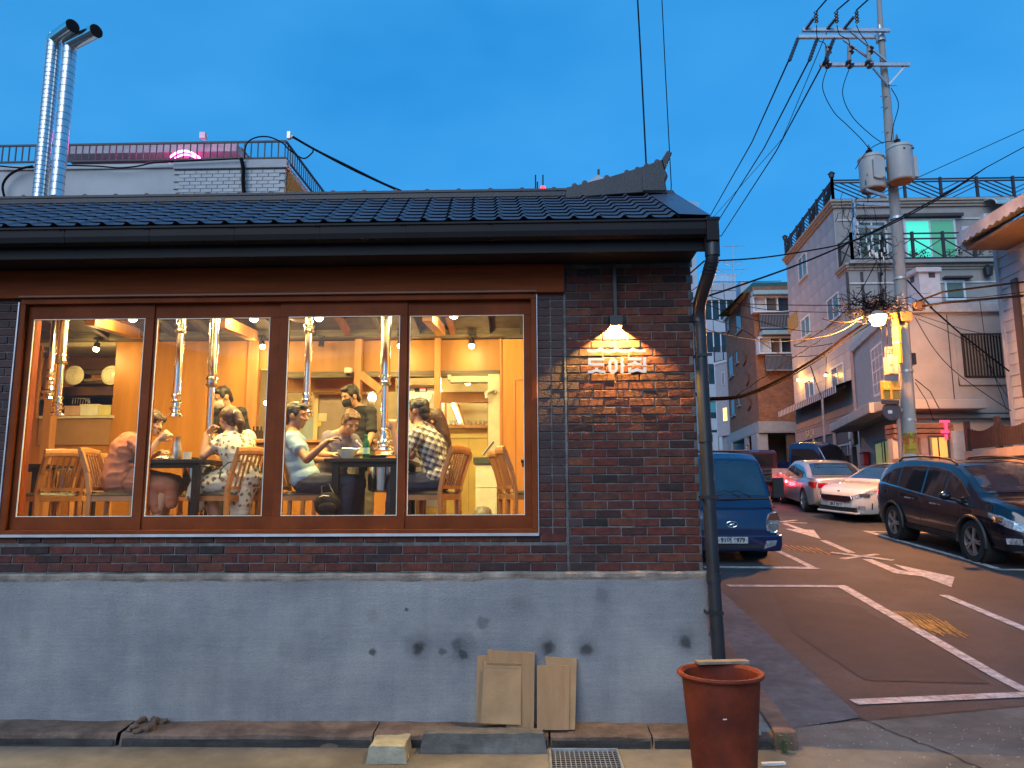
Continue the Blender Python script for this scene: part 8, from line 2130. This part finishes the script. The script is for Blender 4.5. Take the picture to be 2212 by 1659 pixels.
nt2 = thing('pole_notice', 'grey paper notice below the yellow one on the utility pole', 'notice', pa(1974, 992, -.2)); b = MB(); curved(b, 1958, 981, 1982, 996); b.build('paper', mat('grey notice paper', (.35, .37, .40), .7), nt2, flip=False)
nt3 = thing('pole_notice', 'small orange and white sticker high on the utility pole', 'notice', pa(1960, 915, -.2)); b = MB(); curved(b, 1948, 905, 1962, 912); b.build('orange_part', mat('orange sticker', (.6, .25, .03), .6), nt3, flip=False); b = MB(); curved(b, 1950, 913, 1963, 921); b.build('white_part', whitep, nt3, flip=False)

# street lamp
sl_ = thing('street_lamp', 'glowing orange sodium street lamp on the utility pole', 'street lamp', pa(1897, 688, -.6))
lp = pa(1896, 686, -.7)
one('lamp_bowl', emis('sodium lamp fire', (1, .36, .07), 640), sl_, lambda b: b.lathe([(.01, -.20), (.13, -.17), (.18, -.04), (.15, .04), (.10, .10)], 20, lp), smooth=True)
one('lamp_hood', mat('orange lit lamp hood', (.3, .25, .2), .5), sl_, lambda b: b.lathe([(.205, .035), (.205, .045), (.15, .10), (.11, .15), (.03, .18)], 22, lp, cap=False), smooth=True)
one('arm', galv, sl_, lambda b: b.tube([lp + V((0, .05, .14)), lp + V((.1, .3, .16)), pa(1945, 690, -.1)], .03, 8))
# yellow cabinet, sign boards and mirror on the pole
ye = mat('yellow cable guard', (.50, .30, .04), .5, var=.1)
gd = thing('cable_guard', 'yellow cable guard strapped to the lower part of the utility pole', 'cable guard', pa(1940, 760, -.25)); one('cover', ye, gd, lambda b: b.tube([pa(1936, 704, -.28), pa(1941, 785, -.28)], .10, 8)); one('upper_cover', ye, gd, lambda b: b.tube([pa(1930, 676, -.28), pa(1936, 702, -.28)], .08, 8)); one('strap', galv, gd, lambda b: b.tube([pa(1938, 740, -.28), pa(1938, 743, -.28)], .108, 8))
def boxes(nm, lab, cat, u0, v0, u1, v1, dy, m, d=.18, extra=None, bev=.015):
    a, b_ = pa(u0, v0, dy), pa(u1, v1, dy); t = thing(nm, lab, cat, ((a.x + b_.x) / 2, PY + dy, b_.z))
    one('casing', m, t, lambda b: b.box(a.x, b_.x, PY + dy, PY + dy + d, b_.z, a.z), bevel=bev)
    if extra: extra(t, a, b_)
    return t
boxes('meter_cabinet', 'two stacked pale meter cabinets hanging left of the utility pole', 'cabinet', 1918, 770, 1943, 808, -.55, mat('cream meter cabinet', (.42, .38, .30), .5), .25, lambda t, a, b_: (one('door', mat('cream meter door', (.45, .40, .30), .5), t, lambda b: (b.box(a.x + .02, b_.x - .15, PY - .565, PY - .55, (a.z + b_.z) / 2 + .02, a.z - .02), b.box(a.x + .02, b_.x - .15, PY - .565, PY - .55, b_.z + .02, (a.z + b_.z) / 2 - .02)))))
boxes('traffic_sign', 'yellow square sign board seen from behind left of the utility pole', 'sign', 1901, 823, 1944, 862, -.5, mat('yellow sign metal', (.50, .27, .04), .5), .03, lambda t, a, b_: (one('stiffener', ye, t, lambda b: (b.box(a.x + .05, b_.x, PY - .54, PY - .50, (a.z + b_.z) / 2 - .0, (a.z + b_.z) / 2 + .05), b.box(a.x + .2, a.x + .25, PY - .55, PY - .50, b_.z, a.z - .1)))), .005)
boxes('sign_backing', 'dark lower board under the yellow sign back', 'sign', 1904, 864, 1944, 873, -.48, mat('dark sign edge', (.12, .06, .04), .6), .03)
rs_ = thing('round_sign', 'dark round sign seen from behind under the yellow board', 'sign', pa(1926, 888, -.4)); c = pa(1926, 888, -.4)
one('disc', mat('round sign back grey', (.10, .09, .10), .45, .5), rs_, lambda b: b.lathe([(.01, -.02), (.22, -.02), (.235, 0), (.22, .02), (.01, .02)], 28, c, ax='y')); one('sticker', whitep, rs_, lambda b: b.box(c.x - .10, c.x + .0, c.y - .03, c.y - .022, c.z - .06, c.z + .02)); one('clamp', galv, rs_, lambda b: b.beam(c + V((.1, .02, .05)), c + V((.4, .3, .05)), .06, .08))
ps = MB(); ps.cyl(pa(1938, 870, -.35), pa(1947, 1005, -.35), .045); tag(ps.build('sign_post', mat('pinkish post', (.33, .22, .18), .6)), 'thin pinkish pipe running down beside the utility pole', 'pipe')
boxes('junction_box', 'small dark box right of the utility pole', 'box', 1965, 762, 1981, 787, .1, mat('dark box paint', (.05, .03, .03), .5), .2)
boxes('splice_box', 'ribbed cable splice box right of the lamp tangle', 'box', 1978, 650, 2000, 668, -.3, mat('brown splice box', (.10, .06, .04), .6), .2)
boxes('lamp_ballast', 'orange lit ballast box beside the lamp arm', 'box', 1945, 672, 1972, 692, -.3, mat('ballast box', (.16, .09, .05), .5), .25)
# white shop sign with two syllables behind the meter cabinet
ws_ = thing('shop_sign', 'white hanging sign with black Korean letters on the cream house', 'sign', pa(1922, 765, 1.5)); a, b_ = at(1912, 749, 14.6), at(1936, 790, 14.6)
one('board', whitep, ws_, lambda b: b.box(a.x, b_.x, 14.6, 14.66, b_.z, a.z)); tp_ = at(1925, 761, 14.58); text('과', .22, Matrix.Translation((tp_.x, 14.59, tp_.z)) @ Matrix.Rotation(R(90), 4, 'X'), inkm, ws_, ext=.004)

cab = mat('black cable', (.008, .007, .008), .8, spec=.1)
def wire(pts, r, label, sag=0, m=cab, group=None, n=14, name='cable', pre=None, post=None):
    """pts: (u, v, y) survey points; straight pieces get a little sag"""
    P = [at(u, v, y) for u, v, y in pts]; out = []
    for p, q in zip(P, P[1:]):
        for i in range(n): t = i / n; w = p.lerp(q, t); w.z -= sag * 4 * t * (1 - t); out.append(w)
    out.append(P[-1])
    if len(P) > 3 and sag == 0:
        out = []
        for i in range(len(P) - 1):
            p0, p1, p2, p3 = P[max(i - 1, 0)], P[i], P[i + 1], P[min(i + 2, len(P) - 1)]
            for k in range(6):
                t = k / 6; out.append(.5 * ((2 * p1) + (p2 - p0) * t + (2 * p0 - 5 * p1 + 4 * p2 - p3) * t * t + (3 * p1 - p0 - 3 * p2 + p3) * t ** 3))
        out.append(P[-1])
    if pre is not None: out = [V(pre).lerp(out[0], i / 5) for i in range(5)] + out
    if post is not None: out = out + [out[-1].lerp(V(post), (i + 1) / 4) for i in range(4)]
    o = MB().tube(out, r, 5).build(name, m, smooth=True); return tag(o, label, 'cable', group) if label else o
# high tension lines over the restaurant roof
wire([(1375, -40, 2.2), (1384, 120, 2.2), (1396, 360, 2.2)], .010, 'thick black cable dropping onto the roof left of the ridge tip', post=(at(1398, 420, 2.2).x, 2.2, 4.45))
wire([(1428, -40, 2.4), (1437, 150, 2.4), (1450, 400, 2.4)], .006, 'thin cable dropping just right of the ridge tip', post=(at(1452, 440, 2.4).x - .1, 2.4, 4.4))
for (u0, v0, u1, v1, lab) in [(1704, 130, 1532, 470, 'left of three lines running from the crossarm down behind the gutter'), (1747, 132, 1542, 492, 'middle of three lines running from the crossarm down behind the gutter'), (1783, 128, 1558, 510, 'right of three lines running from the crossarm down behind the gutter')]:
    wire([(u0, v0, PY - .6), ((u0 + u1) / 2 + 6, (v0 + v1) / 2 + 8, 20), (u1, v1, 30)], .022, lab, post=(at(1480, 500, 46).x + (u1 - 1545) * .04, 46, at(1480, 500, 46).z))
wire([(1790, 60, PY), (1690, 300, 22), (1545, 465, 34)], .012, 'faint thin line between the crossarm lines', post=(at(1480, 500, 46).x, 46, at(1480, 500, 46).z - .5))
p2_ = at(1480, 505, 46); up2 = thing('utility_pole', 'plain far utility pole hidden up the lane that the crossarm lines run to', 'utility pole', (p2_.x, 46, G(46)))
one('shaft', pcon, up2, lambda b: b.tube([(p2_.x, 46, G(46)), (p2_.x, 46, p2_.z + .3)], [.19, .11], 12), smooth=True)
one('crossarm', galv, up2, lambda b: b.beam((p2_.x - 1, 46, p2_.z), (p2_.x + 1, 46, p2_.z), .09, .09))
for (a, b_, lab) in [((1764, 24), (1795, -12), 'left line leaving the top of the frame from the crossarm'), ((1808, 22), (1850, -14), 'middle line leaving the top of the frame from the crossarm'), ((1850, 22), (1892, -16), 'right line leaving the top of the frame from the crossarm')]:
    wire([(*a, PY - 1.1), (*b_, PY - 3)], .02, lab, n=3)
for (pts_, lab) in [([(1787, 147), (1777, 190), (1800, 240), (1830, 270), (1862, 302), (1880, 325)], 'long looping jumper from the left fuse to the left transformer'), ([(1835, 147), (1820, 200), (1840, 250), (1880, 290), (1908, 310)], 'long looping jumper from the middle fuse to the pole'),
                    ([(1925, 190), (1941, 225), (1930, 270), (1925, 305)], 'short looping jumper right of the pole'), ([(1848, 365), (1870, 330), (1900, 310), (1935, 305), (1952, 312), (1958, 330)], 'jumper arching over the two transformers'), ([(1764, 54), (1766, 85), (1780, 92), (1786, 104)], 'short jumper at the left fuse'), ([(1808, 54), (1814, 75), (1832, 85), (1836, 100)], 'short jumper at the middle fuse'), ([(1850, 54), (1858, 72), (1868, 85), (1876, 100)], 'short jumper at the right fuse')]:
    wire([(u, v, PY - .4) for u, v in pts_], .011, lab)
# cables crossing the lane
q_ = lambda x, y: (1481.2 + .3969 * x, 329.2 + .3969 * y)
def w5(pts_, r, lab, y0=8, y1=PY, **k):
    n = len(pts_)
    if pts_[0][0] <= 115: k['pre'] = (2.06, 15.2 + (pts_[0][1] % 70) * .05, 6.9 - (pts_[0][1] % 90) * .012)
    return wire([(*q_(*p), y0 + (y1 - y0) * i / (n - 1)) for i, p in enumerate(pts_)], r, lab, **k)
w5([(100, 592), (400, 575), (700, 530), (880, 490), (1100, 400), (1400, 240), (1630, 85)], .014, 'thick cable sweeping up across the grey block to the upper right', 6, 10)
w5([(90, 792), (330, 712), (600, 615), (850, 510), (1110, 385), (1410, 225), (1600, 105)], .017, 'thicker cable sweeping up across the lane to the upper right', 6, 11)
w5([(1630, 85), (1920, -72)], .012, 'thin wire leaving at the upper right', 11, 12); w5([(1235, 150), (1500, 30), (1920, -160)], .010, 'thin wire behind the transformers to the upper right', PY, 13)
w5([(100, 705), (260, 705), (520, 700)], .012, 'thin wire across the far rooftops', 14, 22)
w5([(90, 815), (500, 830), (1000, 832), (1250, 830)], .012, 'thin wire crossing level behind the lamp', 12, PY)
w5([(90, 770), (400, 850), (800, 870), (1200, 850)], .010, 'second thin wire crossing level behind the lamp', 14, PY)
w5([(95, 895), (300, 960), (520, 1100), (640, 1110), (760, 1100)], .010, 'thin sagging wire over the brown brick house', 12, 16)
w5([(100, 960), (300, 1010), (520, 1030), (800, 990), (960, 900)], .012, 'thin light wire sagging below the lamp', 10, PY, m=mat('pale cable', (.10, .08, .06), .6))
w5([(90, 820), (350, 905), (700, 975), (960, 880)], .010, 'thin wire passing behind the lamp glow', 11, PY)
w5([(590, 1050), (640, 1030), (760, 960), (880, 850), (960, 740), (1040, 590)], .012, 'cable rising from the grey block window to the pole', 20, PY)
w5([(590, 1045), (600, 1056), (700, 1056), (800, 1040)], .012, 'short slack cable loop on the grey block', 20, 20)
bundle = w5([(115, 1340), (280, 1330), (400, 1290), (560, 1210), (740, 1100), (860, 1010), (1010, 905)], .032, 'heavy cable bundle sagging across the lane to the lamp', 9, PY + 1.0, m=mat('bundled cable', (.005, .003, .003), .95, spec=.02))
w5([(115, 1350), (280, 1338), (400, 1302), (560, 1225), (740, 1118), (860, 1030), (1020, 925)], .018, 'second heavy cable just under the bundle', 9, PY + 1.1)
w5([(745, 905), (830, 925), (900, 920), (960, 895)], .020, 'bright lit slack cable left of the lamp', PY - .6, PY - .6, m=mat('pale cable', (0, 0, 0)))
for k in range(9):
    lo = w5([(280 + 70 * k, 1300 - 46 * k + 22), (320 + 70 * k, 1290 - 46 * k), (350 + 70 * k, 1286 - 46 * k - 16)], .010, None, 10 + k * .3, 10.3 + k * .3, name='tie_loop')
    lo.parent = bundle; lo.location = lo.location - bundle.location
w5([(1330, 840), (1500, 990), (1760, 1190)], .022, 'thick cable slanting down across the barred window', PY, 14); w5([(1200, 690), (1340, 845)], .022, 'cable from behind the pole to the splice box', 15, PY)
w5([(1240, 845), (1400, 820), (1841, 780)], .030, 'thick cable leaving level to the right edge', PY, 11); w5([(1240, 820), (1400, 760), (1841, 705)], .026, 'upper cable leaving to the right edge', PY, 11)
w5([(1300, 790), (1600, 790), (1841, 760)], .010, 'thin wire between the two right-hand cables', PY, 11)
w5([(1250, 880), (1500, 960), (1760, 1020)], .008, 'thin service wire over the cream house front', PY, 15); w5([(1250, 900), (1360, 1080), (1500, 1220), (1760, 1400), (1841, 1440)], .010, 'long slack service wire over the cream house front', PY, 15)
w5([(1265, 905), (1560, 1050), (1700, 1250), (1800, 1405)], .008, 'thin wire falling to the fence beside the barred window', PY, 15); w5([(1250, 1235), (1330, 1300), (1380, 1395)], .012, 'short wire from the pole to the porch corner', PY, 15.5); w5([(1250, 1255), (1310, 1350), (1350, 1460)], .010, 'second short wire from the pole to the porch corner', PY, 15.5)
w5([(1600, 800), (1640, 1100), (1745, 1400)], .008, 'thin vertical wire right of the barred window', 15, 15.5); w5([(680, 1165), (740, 1340)], .014, 'wire dropping to the thin post', 14, 26); w5([(765, 1110), (762, 1300)], .010, 'thin wire hanging in front of the grey block', 20, 24)
w5([(835, 1500), (1000, 1470), (1120, 1400)], .008, 'thin wire under the cream house canopy', 18, 15)
# tangle of wires round the pole and lamp
def tangle(cu, cv, ru, rv, n, lab, r=.009, y=PY - .35):
    b = MB()
    for i in range(n):
        u, v = cu + rnd.uniform(-ru, ru), cv + rnd.uniform(-rv, rv); P = []
        a = rnd.uniform(0, 6.3)
        for k in range(7):
            P.append(at(u, v, y + rnd.uniform(-.2, .2))); a += rnd.uniform(-1.2, 1.2); u += math.cos(a) * ru * .22; v += math.sin(a) * rv * .30
        b.tube(P, r * rnd.uniform(.4, 1.0), 4)
    return tag(b.build('cable_tangle', cab), lab, 'cable tangle', kind='stuff')
tangle(1925, 652, 40, 14, 46, 'brown tangle of thin cables above the street lamp'); tangle(1890, 540, 34, 22, 45, 'tangle of cables and connectors on the pole before the balcony'); tangle(1860, 470, 30, 38, 24, 'loose loops of wire hanging below the left transformer')
tangle(1876, 662, 42, 20, 110, 'lit tangle left of the street lamp', .011); tangle(1905, 630, 10, 60, 14, 'wires running down the face of the utility pole', .012)
b = MB()
for i in range(16): p = at(1890 + rnd.uniform(-24, 24), 530 + rnd.uniform(-22, 24), PY - .5); b.tube([p, p + V((0, 0, -.12))], .018, 5)
tag(b.build('cable_connector', whitep), 'small white cable connectors in the tangle on the pole', 'connectors', kind='stuff')
# antenna on the far roofs
an = thing('roof_antenna', 'television antenna with crossed rods on the far rooftops', 'antenna', at(1582, 640, 46)); aq = lambda x, y: at(*q6(x, y), 46)
one('mast', galv, an, lambda b: b.cyl(aq(385, -70), aq(388, 330), .035, n=6))
for (x0, y0, x1, y1) in [(240, 132, 490, 126), (300, 66, 470, 64), (240, 132, 240, 132), (300, 66, 385, 100), (470, 66, 385, 110), (250, 130, 385, 185), (510, 112, 385, 190)]:
    if (x0, y0) != (x1, y1): one('rod', galv, an, lambda b: b.cyl(aq(x0, y0), aq(x1, y1), .022, n=5))
for x, y0 in ((500, -10),): one('rod', galv, an, lambda b: b.cyl(aq(300, -60), aq(480, -66), .022, n=5))

# ------------------------------------------------------------------ white rooftop block behind the restaurant
rb_ = thing('white_rear_building', 'white painted building with brick patch rising behind the restaurant roof', 'building', (-8, 9, 0))
RY = 6.5
cxr = at(616, 346, RY); zt_ = cxr.z; Xr = cxr.x
wpm = mat('white painted render', (.42, .43, .44), .85, var=.08, scale=1.5, dirt=.10)
one('wall', wpm, rb_, lambda b: b.prism([(-16, RY), (Xr, RY), (Xr + .2, 14), (-16, 14)], 'z', 0, zt_ - .02))
yw = mat('yellow lit side wall', (.36, .22, .03), .8, var=.15, scale=2)  # yellow light falling on this side is put into its colour
one('side_wall', yw, rb_, lambda b: b.add([(Xr + .004, RY + .1, 5), (Xr + .204, 14, 5), (Xr + .204, 14, zt_ - .15), (Xr + .004, RY + .1, zt_ - .15), (Xr + .02, RY + .1, 5), (Xr + .22, 14, 5), (Xr + .22, 14, zt_ - .15), (Xr + .02, RY + .1, zt_ - .15)], [(0, 1, 2, 3), (7, 6, 5, 4), (0, 4, 5, 1), (3, 2, 6, 7), (0, 3, 7, 4), (1, 5, 6, 2)]))
xs_ = at(376, 380, RY).x
one('coping', wpm, rb_, lambda b: (b.box(xs_, Xr + .05, RY - .06, RY + .15, at(500, 366, RY).z, zt_), b.box(-16, xs_ - .003, RY - .03, RY + .1, zt_ - .12, zt_ - .06)), bevel=.012)
wb = mat('white painted brick', (.45, .46, .47), .8, var=.1, objvar=.06)
zb0 = at(500, 367, RY).z - .045; wbm = MB().box(-.094, .094, -.022, .02, -.029, .029).mesh('painted_brick', wb)
for r in range(11):
    x = xs_ + .1 + (r % 2) * .1
    while x < Xr - .05:
        inst('painted_brick', wbm, (x, RY - .002, zb0 - r * .068), rb_); x += .2
rr_ = thing('rooftop_railing', 'black bar railing along the white rooftop behind the restaurant', 'railing', (Xr, RY, zt_))
rz1 = at(616, 303, RY).z; rz0 = zt_ + .03
bl_m = mat('black railing paint', (.015, .013, .02), .5)
one('top_rail', bl_m, rr_, lambda b: (b.box(-16, Xr, RY - .01, RY + .02, rz1 - .035, rz1), b.beam((Xr, RY, rz1 - .018), (Xr + .2, 14, rz1 - .018), .03, .035)))
one('bottom_rail', bl_m, rr_, lambda b: (b.box(-16, Xr, RY - .01, RY + .02, rz0, rz0 + .03), b.beam((Xr, RY, rz0 + .015), (Xr + .2, 14, rz0 + .015), .03, .03)))
bmr = MB().box(-.009, .009, -.009, .009, 0, rz1 - rz0).mesh('baluster', bl_m)
x = Xr - .01
while x > -11.5: inst('baluster', bmr, (x, RY + .005, rz0), rr_); x -= .122
y = RY + .12
while y < 13.9: inst('baluster', bmr, (Xr + .2 * (y - RY) / 7.5, y, rz0), rr_); y += .122
# penthouse with pink neon
ph_ = thing('rooftop_annex', 'grey rooftop annex with a pink glow behind the black railing', 'building', (-8, 8.8, zt_)); AY = 8.6
one('annex_wall', mat('mauve annex wall', (.13, .10, .11), .8), ph_, lambda b: b.box(at(158, 330, AY).x, at(522, 330, AY).x, AY, AY + 3, zt_ - .3, at(300, 322, AY).z))
one('annex_roof', mat('grey pink annex roof', (.34, .32, .34), .8), ph_, lambda b: b.prism([(at(150, 330, AY).x, at(158, 332, AY - .35).z), (at(525, 330, AY).x, at(525, 326, AY - .35).z), (at(525, 330, AY).x, at(525, 309, AY - .35).z), (at(160, 330, AY).x, at(160, 314, AY - .35).z)], 'y', AY - .35, AY + 3))
one('window_strip', mat('annex window', (.25, .15, .18), .3), ph_, lambda b: b.box(at(316, 330, AY).x, at(470, 330, AY).x, AY - .02, AY, zt_ - .2, at(400, 325, AY).z))
one('speaker_box', whitep, ph_, lambda b: b.box(at(434, 315, AY - .4).x, at(446, 315, AY - .4).x, AY - .5, AY - .38, at(440, 322, AY).z, at(440, 310, AY).z))
ne = thing('pink_neon', 'glowing pink neon arc behind the rooftop railing', 'neon sign', at(400, 335, 7.6))
npk = emis('pink neon', (1, .08, .42), 15)
one('arc_tube', npk, ne, lambda b: (b.tube([at(366 + 68 * t / 10, 352 - 26 * math.sin(PI * (.15 + .75 * t / 10)), 7.4) for t in range(11)], .016, 8), b.tube([at(378 + 54 * t / 10, 352 - 18 * math.sin(PI * (.2 + .7 * t / 10)), 7.4) for t in range(11)], .012, 8)), smooth=True)
one('arc_frame', whitep, ne, lambda b: b.tube([at(366, 356, 7.42), at(366, 350, 7.42)], .02, 6))
lamp('neon_light', 'POINT', at(398, 338, 8.3), 5, (1, .05, .35), ne, size=.15)
# hoses, bracket and wires of the roof
w7 = lambda x, y: (.372 * x, .372 * y)
def hose(pts_, r, lab, y=RY - .12): wire([(*w7(*p), y) for p in pts_], r, lab)
hose([(28, 1155), (15, 1080), (50, 1020), (120, 980), (190, 965)], .022, 'thick black hose curling down the left end of the white wall')
hose([(0, 965), (150, 975), (350, 962), (560, 965), (690, 975), (800, 965), (900, 945), (1100, 935), (1385, 922)], .014, 'black cable lying along the white parapet')
hose([(1400, 920), (1412, 980), (1412, 1060), (1418, 1130)], .035, 'thick black pipe running down the white wall')
hose([(1420, 925), (1430, 840), (1480, 800), (1560, 795), (1640, 830), (1680, 870), (1760, 920), (1810, 890), (1818, 872)], .013, 'black cable arching over the railing corner')
ib = thing('cable_bracket', 'small white insulator bracket at the corner of the rooftop railing', 'bracket', at(625, 290, RY)); one('bracket', galv, ib, lambda b: b.box(at(621, 290, RY).x, at(628, 290, RY).x, RY - .03, RY + .03, at(624, 300, RY).z, at(624, 285, RY).z)); one('insulator', whitep, ib, lambda b: b.ell(at(631, 296, RY), .035, 8, 6))
hose([(1700, 795), (1830, 870), (2000, 955), (2212, 1060), (2330, 1110)], .022, 'black service cable running from the rooftop corner down to the ridge'); hose([(1700, 800), (1850, 885), (2050, 990), (2300, 1105)], .008, 'thin wire beside the service cable')

# two stainless flues
flm = mat('foil wrapped flue', (.62, .66, .68), .28, .9, var=.10, scale=6, bump=.25, bscale=25)
seam2 = mat('flue seam', (.18, .20, .22), .4, .7)
def flue(ub, vb, ut, vt, uo, vo, ro_, Y, lab, rings):
    t = thing('flue_pipe', lab, 'flue', at(ub, vb, Y)); B, T = at(ub, vb + 40, Y), at(ut, vt, Y); X = (B.x + T.x) / 2; r = .092
    one('pipe', flm, t, lambda b: b.tube([(X, Y, 3.9), (X, Y, T.z)], r, 28), smooth=True)
    rg = MB().lathe([(r, -.006), (r + .003, 0), (r, .006)], 26, cap=False).mesh('seam_ring', seam2)
    z = T.z
    k = 0
    while z > 4.9 and k < 60: inst('seam_ring', rg, (X, Y, z), t); z -= rings; k += 1
    one('lengthwise_seam', seam2, t, lambda b: [b.box(X + q - .0015, X + q + .0015, Y - math.sqrt(r * r - q * q) - .004, Y - math.sqrt(r * r - q * q) + .01, 4.9, T.z) for q in (-.055, .0, .05)])
    O = at(uo, vo, Y - .30); c0 = V((X, Y, T.z)); zt = O.z; hz = V((O.x - X, O.y - Y, 0)); hd_ = hz.normalized(); rr0 = min(zt - T.z, hz.length) * .92
    P = [c0] + [V((X, Y, zt - rr0)) + hd_ * rr0 * (1 - math.cos(q * PI / 16)) + V((0, 0, rr0 * math.sin(q * PI / 16))) for q in range(9)] + [O]
    one('elbow', chrome, t, lambda b: b.tube(P, r * 1.04, 24, cap=False), smooth=True)
    d = (P[-1] - P[-2]).normalized()
    one('opening', mat('flue opening black', (.003, .003, .004), 1), t, lambda b: b.tube([O - d * .02, O + d * .004], r * 1.03, 24))
flue(80, 430, 119, 78, 157, 56, 15, 4.0, 'left of two foil wrapped flue pipes with closely spaced seams and a bent top', .068)
flue(112, 430, 158, 89, 208, 67, 14, 4.0, 'right of two foil wrapped flue pipes with widely spaced seams and a bent top', .105)
bpy.data.scenes.remove(work2)
